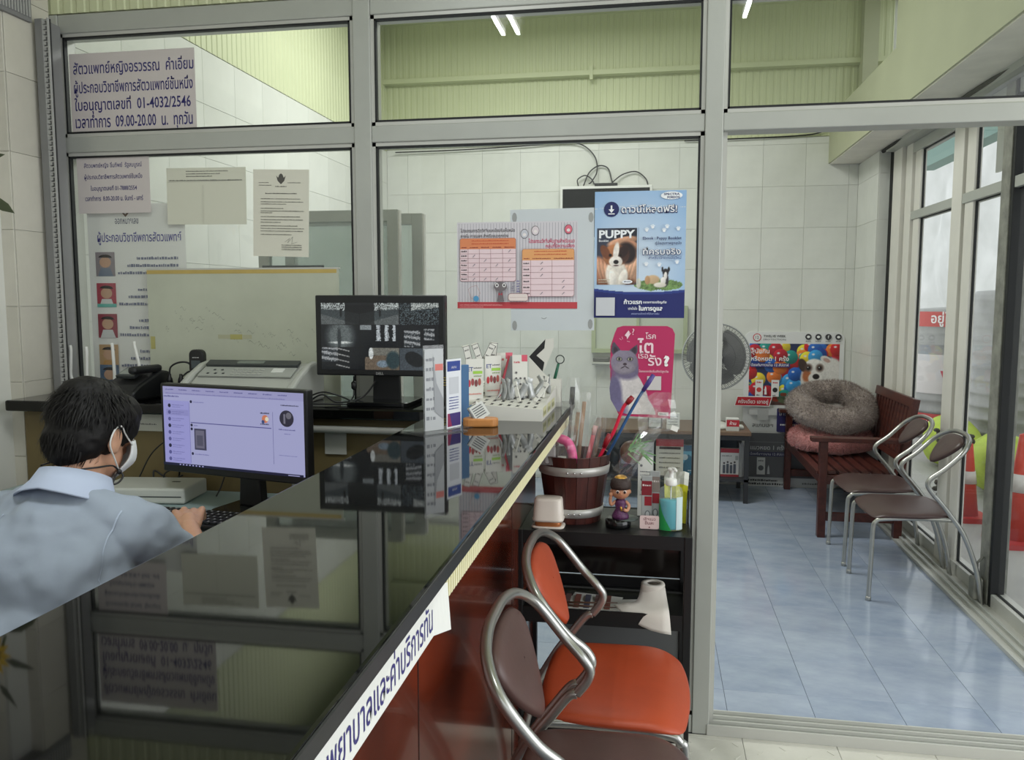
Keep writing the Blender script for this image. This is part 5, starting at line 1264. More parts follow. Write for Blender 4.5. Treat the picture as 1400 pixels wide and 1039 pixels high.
def carton(name, label, cat, x, y, z, w, d, h, paint, base=None, group=None, rz=0):
    t = thing(name, label, cat, (x, y, z), rz, group)
    MB().rbox(-w / 2, w / 2, 0, d, 0, h, 0.002, base or M_white, seg=1).build('carton', None, t)
    A = Art(0.0004); paint(A, w, h); o = A.build('print', t); o.location = (-w / 2, -0.0006, 0); return t
def p_red(A, w, h):
    A.rect(0, 0, w, h, pc(206, 200, 188)); A.rect(0, h * .80, w, h, pc(176, 38, 52)); A.rect(w * .12, h * .72, w * .9, h * .79, pc(50, 34, 34)); 
    for q in range(4): A.scribble(w * .12, w * .88, h * (.60 - .13 * q), h * .035, pc(110, 105, 100), seed=q)
carton('red_topped_pack', 'tall cream pack with a red top on the low shelf left of the white post', 'pack', 0.125, 5.80, SZ, 0.19, 0.10, 0.262, p_red)
def p_wh(A, w, h):
    A.rect(0, 0, w, h, pc(206, 206, 206)); A.disc(w * .25, h * .88, w * .1, pc(130, 130, 136)); A.scribble(w * .2, w * .85, h * .72, h * .03, pc(120, 120, 124)); A.poly([(w * .2, h * .35), (w * .4, h * .6), (w * .7, h * .5), (w * .85, h * .33)], pc(40, 40, 44)); A.disc(w * .35, h * .58, w * .14, pc(40, 40, 44))
carton('white_pet_pack', 'narrow white pack with a black dog silhouette left of the red-topped pack', 'pack', -0.03, 5.80, SZ, 0.09, 0.08, 0.235, p_wh)
def p_dark(A, w, h): A.rect(0, 0, w, h, pc(40, 48, 66)); A.rect(w * .1, h * .4, w * .4, h * .7, pc(120, 130, 150)); A.scribble(w * .5, w * .9, h * .5, h * .05, pc(150, 160, 180))
carton('dark_navy_pack', 'dark navy pack at the left of the low shelf behind the figurine', 'pack', -0.16, 5.80, SZ, 0.13, 0.08, 0.19, p_dark, mat('navy_card', C(36, 42, 58), 0.5))
def p_blue(A, w, h):
    A.rect(0, 0, w, h, pc(34, 96, 130)); A.rect(w * .08, h * .08, w * .92, h * .8, pc(96, 176, 206)); A.poly([(w * .1, h * .1), (w * .5, h * .7), (w * .9, h * .5), (w * .8, h * .1)], pc(40, 110, 140)); A.disc(w * .35, h * .6, w * .14, pc(210, 226, 230)); A.scribble(w * .5, w * .9, h * .14, h * .05, pc(220, 230, 236))
carton('blue_magazine', 'bright blue magazine standing on the low shelf just behind the white post', 'magazine', 0.255, 5.84, SZ, 0.15, 0.02, 0.215, p_blue)
carton('blue_magazine', 'dark blue magazine right of the white post on the low shelf', 'magazine', 0.405, 5.84, SZ, 0.13, 0.02, 0.215, p_blue)
def p_grp(A, w, h):
    A.rect(0, 0, w, h, pc(206, 204, 204)); A.rect(0, h * .85, w, h, pc(160, 44, 58)); A.scribble(w * .08, w * .6, h * .72, h * .04, pc(120, 120, 120)); A.rect(0, 0, w, h * .08, pc(150, 50, 60))
    for k in range(4): A.disc(w * (.2 + .19 * k), h * (.48 + .04 * (k % 2)), w * .055, pc(70, 62, 66)); A.rr(w * (.13 + .19 * k), h * .12, w * (.27 + .19 * k), h * (.42 + .04 * (k % 2)), w * .04, pc(80, 84, 96))
    A.rect(w * .80, h * .6, w * .95, h * .75, pc(160, 160, 160))
carton('group_photo_booklet', 'white booklet with people pictured and a red strip on the low shelf', 'booklet', 0.54, 5.84, SZ, 0.125, 0.03, 0.20, p_grp)
cb_ = thing('leaflet_sheaf', 'curled grey leaflets standing beside the picture booklet on the low shelf', 'leaflets', (0.618, 5.84, SZ))
for k in range(3): MB().prism([(-0.012 + .008 * k, 0), (0.006 + .008 * k, 0), (0.012 + .008 * k, 0.20), (-0.016 + .012 * k, 0.245)], 0.01 * k, 0.01 * k + 0.004, 'xz', pc(150 + 14 * k, 150 + 14 * k, 152 + 14 * k)).build('leaflet', None, cb_)
wsb = thing('white_squeeze_bottle', 'white capped squeeze bottle between the cellophane bag and white pack on the low shelf', 'bottle', (-0.105, 5.77, SZ))
MB().lathe([(0.030, 0), (0.032, 0.01), (0.032, 0.15), (0.024, 0.17), (0.012, 0.178)], 20, m=mat('navy_card', None)).build('bottle_body', None, wsb)
MB().lathe([(0.026, 0.165), (0.024, 0.20), (0.014, 0.24), (0.006, 0.262), (0.0, 0.263)], 20, m=pc(206, 210, 214)).build('cap', None, wsb)
UZ = 0.502
def p_rb(A, w, h): A.rect(0, 0, w, h, pc(196, 196, 190)); A.rect(0, h * .35, w, h * .9, pc(178, 36, 48)); A.text('ห้าม', w / 2, h * .5, pc(240, 220, 220), w=w * .5, align='c', bold=.02)
carton('red_label_box', 'small white box with a red label on the wooden shelf top beside the fan', 'box', 0.55, 5.78, UZ, 0.085, 0.07, 0.085, p_rb)
def p_wc(A, w, h):
    for q in range(4): A.scribble(w * .1, w * .85, h * (.78 - .17 * q), h * .05, pc(120, 124, 130), seed=q)
carton('white_leaflet_card', 'white leaflet card standing on the shelf top below the cat sign', 'card', 0.145, 5.78, UZ, 0.09, 0.02, 0.115, p_wc)
carton('dark_photo_frame', 'dark edged picture stand behind the cellophane bag on the shelf top', 'picture stand', 0.02, 5.80, UZ, 0.10, 0.02, 0.12, lambda A, w, h: (A.rect(w * .08, h * .1, w * .9, h * .95, pc(196, 200, 200)), A.scribble(w * .2, w * .8, h * .3, h * .06, pc(150, 150, 150))), M_black)

# pedestal fan
fn = thing('table_fan', 'grey and white table fan on the low shelf unit behind the white post', 'fan', (0.435, 5.93, UZ))
M_fanw = mat('fan_white', C(214, 214, 208), 0.4); M_fang = mat('fan_grille', C(96, 96, 98), 0.4, .3); M_blade = glass_mat('smoky_fan_blade', (0.50, 0.50, 0.52, 1), haze=0.35)
MB().lathe([(0.115, 0), (0.12, 0.012), (0.09, 0.030), (0.045, 0.045), (0.025, 0.06), (0.020, 0.20), (0.024, 0.29), (0.0, 0.30)], 28, m=M_fanw).rbox(0.05, 0.20, -0.06, 0.03, 0, 0.02, 0.006, M_fanw).build('stand', None, fn)
hz = 0.505
MB().lathe([(0.0, 0.03), (0.06, 0.035), (0.075, 0.07), (0.065, 0.13), (0.0, 0.15)], 24, c=(0, -0.02, hz), m=M_fanw, axis='y').build('motor', None, fn)
RF = 0.232
o = MB(); 
for k in range(110):
    a = 2 * PI * k / 110; a2 = a + 0.35
    o.tube([(0.036 * math.cos(a), -0.102, hz + 0.036 * math.sin(a)), (0.12 * math.cos((a + a2) / 2), -0.100, hz + 0.12 * math.sin((a + a2) / 2)), (0.20 * math.cos(a2 - .06), -0.085, hz + 0.20 * math.sin(a2 - .06)), (RF * math.cos(a2), -0.045, hz + RF * math.sin(a2))], 0.0013, 4, m=M_fang, caps=False)
for rr_, yy in ((0.125, -0.1005), (0.185, -0.091)):
    o.tube([(rr_ * math.cos(t), yy, hz + rr_ * math.sin(t)) for t in np.linspace(0, 2 * PI, 61)[:-1]], 0.0016, 5, closed=True, m=M_fang)
o = o.build('front_grille', None, fn); o['kind'] = 'stuff'
o = MB()
for k in range(60):
    a = 2 * PI * k / 60
    o.tube([(0.05 * math.cos(a), 0.04, hz + 0.05 * math.sin(a)), (0.17 * math.cos(a), 0.03, hz + 0.17 * math.sin(a)), (RF * math.cos(a), -0.035, hz + RF * math.sin(a))], 0.0012, 4, m=M_fang, caps=False)
o = o.build('rear_grille', None, fn); o['kind'] = 'stuff'
MB().tube([(RF * math.cos(t), -0.04, hz + RF * math.sin(t)) for t in np.linspace(0, 2 * PI, 73)[:-1]], 0.006, 8, closed=True, m=mat('fan_rim', C(170, 172, 172), 0.35)).build('rim', None, fn)
MB().lathe([(0.0, -0.110), (0.020, -0.110), (0.036, -0.106), (0.038, -0.100), (0.0, -0.099)], 32, c=(0, 0, hz), m=M_black, axis='y').build('hub_badge', None, fn)
MB().tube([(0.033 * math.cos(t), -0.1095, hz + 0.033 * math.sin(t)) for t in np.linspace(0, 2 * PI, 41)[:-1]], 0.0035, 6, closed=True, m=M_fanw).build('badge_ring', None, fn)
for k in range(3):
    b = MB(); vs = []; n = 10
    for i in range(n + 1):
        rr_ = 0.03 + 0.175 * i / n; spread = math.radians(28 + 34 * math.sin(PI * min(1, i / n * 0.75)))
        for j in range(7):
            a = 2 * PI * k / 3 + (j / 6 - .5) * 2 * spread + i * 0.03; vs.append((rr_ * math.cos(a), -0.035 + 0.03 * (j / 6 - .5), hz + rr_ * math.sin(a)))
    b.add(vs, [(i * 7 + j, i * 7 + j + 1, i * 7 + j + 8, i * 7 + j + 7) for i in range(n) for j in range(6)], mat('fan_blade_grey', C(128, 128, 128), 0.35), True); b.build('blade', None, fn)

# ---------------------------------------------------------------- painted pictures
M_print = attr_mat('poster_print', 0.42)
def balls(img, X, Y, x0, y0, x1, y1, r, seed, n=60):
    R_ = random.Random(seed); cols = [(196, 40, 44), (40, 96, 180), (38, 140, 130), (232, 206, 60), (226, 120, 50), (60, 150, 210), (180, 34, 50), (30, 70, 150)]
    for k in range(n):
        cx = R_.uniform(x0, x1); cy = R_.uniform(y0, y1); c = cols[k % len(cols)]
        img = P_ell(img, X, Y, cx, cy, r, r, c, soft=0.06, shade=0.35); img = P_ell(img, X, Y, cx - r * .3, cy + r * .35, r * .2, r * .14, (245, 245, 250), soft=0.8)
    return img
def standee(U, V, X, Y):
    img = P_fill(U, (40, 50, 90)); img = balls(img, X, Y, 0, 0, 0.64, 0.44, 0.052, 5, 90)
    img = np.where((V < 0.14)[..., None], img * 0.5 + np.array((190, 110, 50)) * 0.4, img)
    img = P_ell(img, X, Y, 0.50, 0.20, 0.13, 0.14, (226, 220, 214), soft=.1, shade=.12)      # chest
    img = P_ell(img, X, Y, 0.58, 0.24, 0.10, 0.12, (232, 228, 224), soft=.15)
    img = P_ell(img, X, Y, 0.465, 0.255, 0.085, 0.095, (238, 234, 230), soft=.12, shade=.1)     # head
    img = P_ell(img, X, Y, 0.385, 0.30, 0.030, 0.052, (70, 52, 46), 20, soft=.2); img = P_ell(img, X, Y, 0.545, 0.345, 0.040, 0.026, (232, 226, 222), -25, soft=.2); img = P_ell(img, X, Y, 0.552, 0.340, 0.026, 0.014, (196, 160, 150), -25, soft=.4)
    img = P_ell(img, X, Y, 0.415, 0.222, 0.032, 0.045, (186, 112, 72), soft=.5)
    for ex in (0.425, 0.505): img = P_ell(img, X, Y, ex, 0.283, 0.026, 0.028, (96, 76, 68), soft=.7); img = P_ell(img, X, Y, ex, 0.281, 0.014, 0.014, (28, 18, 16), soft=.3); img = P_ell(img, X, Y, ex - .004, 0.286, 0.004, 0.004, (240, 240, 240), soft=.5)
    img = P_ell(img, X, Y, 0.475, 0.205, 0.050, 0.045, (240, 236, 232), soft=.2); img = P_ell(img, X, Y, 0.480, 0.218, 0.024, 0.020, (34, 28, 30), soft=.25)
    img = P_ell(img, X, Y, 0.486, 0.168, 0.028, 0.020, (70, 30, 32), soft=.3); img = P_ell(img, X, Y, 0.488, 0.163, 0.018, 0.014, (214, 120, 124), soft=.3)
    return img * (0.96 + 0.05 * P_noise(X, Y, 120, 2)[..., None])
sd = thing('display_board', 'tall white pet advertising board with a dog among coloured balls by the back wall', 'display board', (0.672, 6.33, 0), rot=(math.radians(-0.5), 0, 0))
MB().prism(rrect(0, 0.71, 0, 1.168, 0.055), 0, 0.012, 'xz', mat('board_white', C(226, 226, 226), 0.45)).build('board', None, sd)
painting('dog_picture', 0.64, 0.46, 200, 150, standee, M_print, sd, (0.038, -0.0008, 0.62))
A = Art(0.0006); W_ = pc(242, 242, 242); dk_ = pc(60, 58, 62)
A.disc(0.09, 1.125, 0.030, pc(200, 70, 80)); A.disc(0.09, 1.125, 0.024, pc(226, 226, 226)); A.text('12', 0.09, 1.114, dk_, h=0.022, align='c')
A.text('TWELVE WEEK', 0.135, 1.128, dk_, w=0.16, h=0.016, bold=.01); A.text('PROTECTION', 0.135, 1.105, pc(120, 120, 124), w=0.16, h=0.012)
for k in range(4):
    A.disc(0.455 + 0.07 * k, 1.132, 0.022, dk_); A.scribble(0.437 + .07 * k, 0.473 + .07 * k, 1.096, 0.008, pc(110, 110, 112), seed=k)
    if k == 2: A.text('f', 0.455 + .14, 1.122, W_, h=0.022, align='c', bold=.02)
    else: A.disc(0.455 + .07 * k, 1.132, 0.011, W_, ry=0.009)
A.text('สุนัขกิน', 0.05, 1.008, W_, w=0.13, bold=.015); A.text('หรือหยด 1 ครั้ง', 0.05, 0.952, W_, w=0.27, bold=.015)
A.rect(0.045, 0.905, 0.33, 0.934, pc(56, 50, 120)); A.text('ป้องกันยาวนาน 12 สัปดาห์', 0.05, 0.912, W_, w=0.27, bold=.01)
for bx in (0.085, 0.200):
    A.rect(bx, 0.685, bx + 0.055, 0.81, pc(232, 230, 228)); A.scribble(bx + .01, bx + .045, 0.785, 0.012, pc(196, 50, 60)); A.disc(bx + .027, 0.735, 0.018, pc(206, 70, 60) if bx < .1 else pc(40, 40, 44)); A.scribble(bx + .01, bx + .03, 0.69, 0.01, pc(110, 110, 110))
A.poly([(0.150, 0.70), (0.168, 0.70), (0.164, 0.75), (0.158, 0.765), (0.153, 0.75)], pc(236, 236, 236)); A.rr(0.265, 0.69, 0.31, 0.715, 0.01, pc(120, 60, 40))
A.rect(0.045, 0.545, 0.34, 0.60, pc(214, 214, 214)); A.rect(0.105, 0.505, 0.185, 0.585, pc(190, 190, 190)); A.text('สแกนเลย', 0.145, 0.455, dk_, w=0.15, align='c', bold=.01)
A.rr(0.245, 0.42, 0.60, 0.60, 0.01, pc(50, 46, 104)); A.text('โทร', 0.26, 0.545, W_, w=.06); A.scribble(0.27, 0.5, 0.47, 0.014, W_)
A.rect(0.048, 0.075, 0.64, 0.41, pc(92, 92, 96)); A.rect(0.30, 0.075, 0.34, 0.41, pc(70, 70, 76)); A.rect(0.048, 0.34, 0.64, 0.345, pc(120, 120, 124))
A.text('แมวหยด 1 ครั้ง', 0.06, 0.285, pc(196, 196, 200), w=0.26, bold=.015); A.rect(0.055, 0.235, 0.34, 0.268, pc(52, 50, 84)); A.text('ป้องกันยาวนาน 12 สัปดาห์', 0.06, 0.243, pc(190, 190, 200), w=0.26, bold=.01)
A.rect(0.11, 0.095, 0.17, 0.225, pc(206, 206, 206)); A.disc(0.14, 0.145, 0.02, pc(90, 90, 94)); A.scribble(0.12, 0.16, 0.195, 0.012, pc(110, 110, 112)); A.poly([(0.185, 0.10), (0.205, 0.10), (0.20, 0.15), (0.195, 0.17), (0.189, 0.15)], pc(190, 190, 194))
A.scribble(0.048, 0.26, 0.045, 0.016, dk_, seed=1); A.scribble(0.048, 0.30, 0.018, 0.016, dk_, seed=2); A.scribble(0.44, 0.60, 0.03, 0.014, pc(120, 120, 120), seed=3)
o = A.build('board_print', sd); o.location = (0, -0.0009, 0)
rs = thing('red_slogan_tag', 'red slanted tag with white slogan fixed across the left edge of the display board', 'tag', (0.605, 6.30, 0.612))
b = MB(); b.prism([(0.0, 0.0), (0.255, 0.0), (0.275, 0.075), (0.02, 0.075)], 0, 0.006, 'xz', W_); b.build('tag_board', None, rs)
A = Art(0.0005); A.poly([(0.006, 0.006), (0.250, 0.006), (0.268, 0.069), (0.024, 0.069)], pc(196, 34, 50)); A.text('ครั้งเดียว เอาอยู่', 0.137, 0.022, W_, w=0.215, h=0.032, align='c', bold=.012); A.build('print', rs)

# ---------------------------------------------------------------- slatted bench
bw = mat('bench_red_wood', C(88, 42, 34), 0.35, scale=10, stretch=(4, 0.6, 4), col2=C(62, 28, 24), spec=0.5)
bn_ = thing('wooden_bench', 'dark red slatted wooden bench standing by the glass front', 'bench', (1.21, 5.65, 0))
XF, XB, YN, YF = -0.235, 0.235, -0.665, 0.645
def bar(name, x0, x1, y0, y1, z0, z1, M=None): return MB().box(x0, x1, y0, y1, z0, z1, bw, M).build(name, None, bn_, bevel=0.003)
for y in (YN, YF - 0.05):
    bar('leg', XF, XF + 0.045, y, y + 0.05, 0, 0.575); bar('leg', XB - 0.045, XB, y, y + 0.05, 0, 0.42)
    bar('armrest', XF - 0.05, XB + 0.01, y - 0.015, y + 0.065, 0.575, 0.60); bar('side_stretcher', XF + 0.045, XB - 0.045, y + 0.01, y + 0.04, 0.10, 0.15)
    bar('seat_side_rail', XF + 0.045, XB - 0.045, y + 0.008, y + 0.042, 0.32, 0.375)
bar('front_rail', XF + 0.005, XF + 0.035, YN + 0.05, YF - 0.05, 0.32, 0.375); bar('rear_rail', XB - 0.04, XB - 0.01, YN + 0.05, YF - 0.05, 0.32, 0.375)
for k in range(7): bar('seat_slat', XF - 0.01 + k * 0.064, XF + 0.036 + k * 0.064, YN + 0.03, YF - 0.03, 0.377 , 0.395)
Mb = Matrix.Translation((XB - 0.02, 0, 0.40)) @ Matrix.Rotation(math.radians(9), 4, 'Y')
for y in (YN, YF - 0.05): bar('back_post', -0.02, 0.02, y, y + 0.05, -0.02, 0.44, Mb)
bar('back_top_rail', -0.016, 0.016, YN + 0.05, YF - 0.05, 0.385, 0.44, Mb); bar('back_bottom_rail', -0.014, 0.014, YN + 0.05, YF - 0.05, 0.06, 0.10, Mb)
n = 19
for k in range(n):
    y = YN + 0.075 + k * (YF - YN - 0.15) / (n - 1); bar('back_slat', -0.008, 0.008, y - 0.019, y + 0.019, 0.10, 0.385, Mb)
# round pet beds: donut mesh with shaggy tufts
def fur_bed(name, label, z, R_, r_, hgt, col, dark, y=5.74, x=1.185, tilt=0.0, seed=1):
    t = thing(name, label, 'pet bed', (x, y, z), rot=(tilt, 0, 0)); m = mat(name + '_plush', col, 0.95, var=0.25, scale=70, bump=0.9, bscale=140, sheen=0.4)
    b = MB(); n1, n2 = 72, 22; vs = []; rr = random.Random(seed)
    for i in range(n1):
        a = 2 * PI * i / n1; wob = 1 + 0.05 * math.sin(3 * a + seed) + 0.03 * math.sin(7 * a)
        for j in range(n2):
            c = 2 * PI * j / n2; q = r_ * (1 + 0.05 * math.sin(5 * a + c * 2)) + rr.uniform(-.0035, .0035)
            rad = (R_ - r_) * wob + q * math.cos(c); zz = hgt / 2 + hgt / 2 * math.sin(c) * (1 + .06 * math.sin(4 * a + 1)) + rr.uniform(-.003, .003)
            vs.append((rad * math.cos(a), rad * math.sin(a), max(zz, 0.0)))
    b.add(vs, [(i * n2 + j, ((i + 1) % n1) * n2 + j, ((i + 1) % n1) * n2 + (j + 1) % n2, i * n2 + (j + 1) % n2) for i in range(n1) for j in range(n2)], m, True)
    b.build('bolster', None, t)
    MB().lathe([(0.0, 0.012), (R_ - r_, 0.012), (R_ - r_ * 1.2, 0.045), (0.0, 0.05)], 36, m=m).build('cushion', None, t)
    b = MB(); N_ = 15000; P0 = np.array(vs)
    nr = np.random.RandomState(seed); a = nr.uniform(0, 2 * PI, N_); c = nr.uniform(-0.7, PI + .7, N_); 
    rad = (R_ - r_) * (1 + 0.05 * np.sin(3 * a + seed) + 0.03 * np.sin(7 * a)) + r_ * np.cos(c); zz = hgt / 2 + hgt / 2 * np.sin(c)
    p = np.stack([rad * np.cos(a), rad * np.sin(a), zz], 1); nn = np.stack([np.cos(c) * np.cos(a), np.cos(c) * np.sin(a), np.sin(c)], 1)
    nn += nr.normal(0, 0.45, nn.shape); nn /= np.linalg.norm(nn, axis=1)[:, None]
    L = nr.uniform(.014, .026, N_)[:, None]; s_ = np.cross(nn, nr.normal(size=nn.shape)); s_ /= np.linalg.norm(s_, axis=1)[:, None]
    q = np.concatenate([p - s_ * .0014, p + s_ * .0014, p + nn * L], 1).reshape(-1, 3); q[:, 2] = np.maximum(q[:, 2], 0.0)
    me = bpy.data.meshes.new('fur'); me.from_pydata(q.tolist(), [], np.arange(N_ * 3).reshape(-1, 3).tolist()); me.materials.append(m)
    o = bpy.data.objects.new('fur', me); COL.objects.link(o); o.parent = t; o['kind'] = 'stuff'
fur_bed('pink_pet_bed', 'dusty pink plush round pet bed under the grey one on the bench', 0.397, 0.270, 0.10, 0.150, C(206, 138, 136), None, seed=2)
fur_bed('grey_pet_bed', 'fluffy grey brown round pet bed lying on top of the pink one', 0.622, 0.280, 0.088, 0.160, C(156, 141, 134), None, seed=5, x=1.185, tilt=0.40)
sk = tag(MB().tube(spline([(1.44, 4.80, 0.006), (1.47, 4.86, 0.012), (1.50, 4.84, 0.006), (1.52, 4.88, 0.01)], 5), 0.005, 6, m=M_black).build('power_cable'), 'short black cord lying on the blue floor at the bench foot', 'cord')

# ---------------------------------------------------------------- outside, seen through the right glass front
gr = MB().box(1.66, 14, -6, 16, -0.25, -0.10, mat('street_concrete', C(176, 174, 170), 0.8, var=0.1, scale=2)).build('ground_outside'); gr['kind'] = 'structure'
bo = MB().box(-12, 12, -10.3, -9.5, -0.1, 4.6, mat('unseen_street_wall', C(150, 148, 142), 0.9, var=0.15, scale=1)).build('wall_unseen_street'); bo['kind'] = 'structure'  # unseen wall added behind the camera to dim reflections in the partition glass
MB().box(-12, 1.66, -9.5, -2.2, -0.2, -0.1, mat('street_concrete', None)).build('street_surface', None, bo)
M_tarp = mat('white_tarpaulin', C(222, 222, 218), 0.55, scale=2.2, col2=C(196, 197, 192), bump=0.6, bscale=3)
b = MB(); vs = []; ny, nz = 60, 30; rr = random.Random(8)
for i in range(ny + 1):
    for j in range(nz + 1):
        y = 3.0 + 12 * i / ny; z = -0.1 + 4.4 * j / nz; vs.append((4.4 + 0.05 * math.sin(y * 5 + math.sin(z * 2) * 1.5) + 0.04 * math.sin(z * 3 + y * 2.2) + rr.uniform(-.01, .01), y, z))
b.add(vs, [(i * (nz + 1) + j, i * (nz + 1) + j + 1, (i + 1) * (nz + 1) + j + 1, (i + 1) * (nz + 1) + j) for i in range(ny) for j in range(nz)], M_tarp, True)
tag(b.build('tarpaulin'), 'big wrinkled white tarpaulin hung as a wall outside the glass front', 'tarpaulin')
b = MB(); b.box(2.6, 2.75, 4.6, 9, 2.70, 2.86, mat('shade_green', C(110, 140, 130), 0.7)); tag(b.build('awning_beam'), 'dull green beam over the white tarpaulin outside', 'beam')
M_tank = mat('steel_tank', C(150, 150, 146), 0.4, 0.25, var=0.2, scale=5)
def tank(label, x, y, r, h, bands):
    t = thing('steel_tank', label, 'tank', (x, y, -0.10)); pr = [(0.0, 0.0), (r, 0.0)]
    z = 0.05
    while z < h - 0.1: pr += [(r, z), (r + 0.010, z + 0.015), (r, z + 0.03)]; z += 0.12
    pr += [(r, h - 0.06), (r * .93, h - 0.015), (r * .5, h), (0.0, h + 0.01)]
    MB().lathe(pr, 40, m=M_tank).build('tank_shell', None, t)
    for (z0, z1, c, txt) in bands:
        b = MB(); n = 24; vs = []
        for q in range(n + 1):
            a = math.radians(190 + 125 * q / n); 
            for z_ in (z0, z1): vs.append(((r + .014) * math.cos(a), (r + .014) * math.sin(a), z_))
        b.add(vs, [(2 * q, 2 * q + 2, 2 * q + 3, 2 * q + 1) for q in range(n)], c, True); b.build('banner_band', None, t)
        if txt:
            tv_, tf_ = text_geo(txt, 0.02); xs = [v[0] for v in tv_]; k = (r * (1.0 if len(txt) > 1 else .45)) / (max(xs) - min(xs)); b = MB(); w2 = (max(xs) + min(xs)) / 2
            b.add([((r + .018) * math.cos(math.radians(252) + (v[0] - w2) * k / r), (r + .018) * math.sin(math.radians(252) + (v[0] - w2) * k / r), z0 + (z1 - z0) * .25 + v[1] * k * 1.2) for v in tv_], tf_, pc(236, 230, 226) if len(txt) > 1 else Mr); b.build('banner_lettering', None, t)
    return t
Mr = pc(190, 60, 56); 
tank('ribbed steel barrel with red banners outside the first glass pane', 3.25, 9.75, 0.42, 1.42, [(1.22, 1.38, Mr, 'อยู่ใช้ร้อน'), (0.10, 0.28, Mr, 'หมูกระทะ 18'), (0.50, 0.92, pc(206, 200, 196), 'W')])
b = MB(); tv_, tf_ = text_geo('V', 0.03); 
tank('wide steel tank with rounded rim outside the second glass pane', 3.42, 8.15, 0.52, 1.60, [])
tag(MB().tube([(3.15, 7.65, 1.53), (3.12, 7.62, 1.86)], 0.018, 8, m=mat('pipe_grey', C(130, 128, 122), .5)).tube([(3.15, 7.65, 1.54), (3.30, 8.05, 1.53)], 0.016, 8, m=mat('pipe_grey', None)).lathe([(0.035, 0), (0.035, 0.08), (0.0, 0.085)], 12, c=(3.15, 7.63, 1.505), m=mat('cyan_plastic', C(80, 160, 190), .5)).build('tap_handle'), 'grey pipe with blue fitting standing on the wide steel tank', 'pipe')
M_bag = mat('green_sacking', C(170, 190, 60), 0.8, var=0.25, scale=5, bump=0.5, bscale=12)
for k, (x, y, sx, sy, lab) in enumerate(((2.62, 7.75, .20, .50, 'lime green sack at the foot of the ribbed barrel'), (2.66, 6.65, .22, .58, 'lime green sack at the foot of the wide steel tank'), (2.70, 5.50, .20, .55, 'lime green sack outside nearest the camera'))):
    o = MB().ell((0, 0, 0.24), (sx, sy, 0.24), M_bag, 28, 16).build('green_sack'); o.location = (x, y, -0.10); tag(o, lab, 'sack')
    d_ = bpy.data.textures.get('sackn') or bpy.data.textures.new('sackn', 'CLOUDS'); d_.noise_scale = 0.25; md = o.modifiers.new('d', 'DISPLACE'); md.texture = d_; md.strength = 0.10
def cone(label, x, y, s=1.0):
    t = thing('traffic_cone', label, 'traffic cone', (x, y, -0.10)); Mo = mat('cone_red', C(214, 62, 40), 0.45)
    MB().prism(rrect(-0.15 * s, 0.15 * s, -0.15 * s, 0.15 * s, 0.04), 0, 0.035, 'xy', mat('cone_base', C(190, 44, 44), 0.5)).build('base', None, t)
    R0 = lambda z: (0.088 - 0.10 * z) * s
    MB().lathe([(R0(0.0), 0.035), (R0(0.62), 0.62 * s), (0.0, 0.63 * s)], 28, m=Mo).build('cone_body', None, t)
    for a in (0.30,): MB().lathe([(R0(a) + .003 + .005, a * s), (R0(a + .10) + .003 + .002, (a + .10) * s)], 28, m=pc(226, 220, 216)).build('white_band', None, t)
cone('red traffic cone with white band outside behind the chair backs', 2.14, 5.98, 0.85)
cone('red traffic cone nearest the camera beyond the steel post', 2.25, 5.42, 1.10)
cb2 = thing('trailing_plant', 'dark bushy bits beside the nearer sack outside the glass', 'plant', (2.22, 6.50, -0.10))
b = MB(); rr = random.Random(6)
for k in range(60):
    c = Vector((rr.uniform(-.10, .10), rr.uniform(-.12, .12), rr.uniform(0.02, .55))); b.ell(tuple(c), (rr.uniform(.015, .035), rr.uniform(.015, .035), rr.uniform(.015, .03)), mat('dark_leaf', C(60, 56, 40), .8), 6, 4)
b.build('leaves', None, cb2)['kind'] = 'stuff'
# hanging white sheet outside, top right
tag(MB().box(2.0, 2.012, 4.95, 5.42, 2.16, 2.62, pc(222, 222, 216, .7)).build('hanging_sheet'), 'white sheet hanging outside at the top of the right pane', 'sheet')
# ---------------------------------------------------------------- sheets and posters taped to the glass (front face of the panes at y = 2.640)
GY = 2.6172
def sheet(name, label, cat, x, z, w, h, col, paint, roll=0.0, y=GY, group=None, sheen=0.5):
    """x,z: lower left corner"""
    t = thing(name, label, cat, (x, y, z), 0, group, rot=(0, -roll, 0))
    b = MB(); b.box(0, w, -0.0004, 0.0004, 0, h, mat(name + '_paper', col, sheen)); b.build('paper', None, t)
    A = Art(0.00015); A.k = 3
    if paint: paint(A, w, h); A.build('print', t)
    return t
Bi = pc(48, 44, 110)
def p_lic(A, w, h):
    # no background: letters only
    rows = [('สัตวแพทย์หญิงอรวรรณ  คำเอี่ยม', .75, .96), ('ผู้ประกอบวิชาชีพการสัตวแพทย์ชั้นหนึ่ง', .515, .95), ('ใบอนุญาตเลขที่  01-4032/2546', .30, .93), ('เวลาทำการ  09.00-20.00  น.  ทุกวัน', .085, .94)]
    for tx, v, k in rows: A.text(tx, w * .03, h * v, Bi, w=w * k, h=h * .16, bold=.012)
sheet('licence_sign', 'large grey sign with four lines of blue Thai lettering in the top left pane', 'sign', -2.003, 1.972, 0.470, 0.272, C(206, 198, 196), p_lic, 0.0)
def p_lic2(A, w, h):
    for tx, v in (('สัตวแพทย์หญิง อิ่มทิพย์  รัฐสมบูรณ์', .80), ('ผู้ประกอบวิชาชีพการสัตวแพทย์ชั้นหนึ่ง', .60), ('ใบอนุญาตเลขที่ 01-7888/2554', .40), ('เวลาทำการ  8.00-20.00 น. จันทร์ - เสาร์', .22)): A.text(tx, w * .5, h * v, Bi, w=w * (.80 if v != .4 else .64), h=h * .09, bold=.012, align='c')
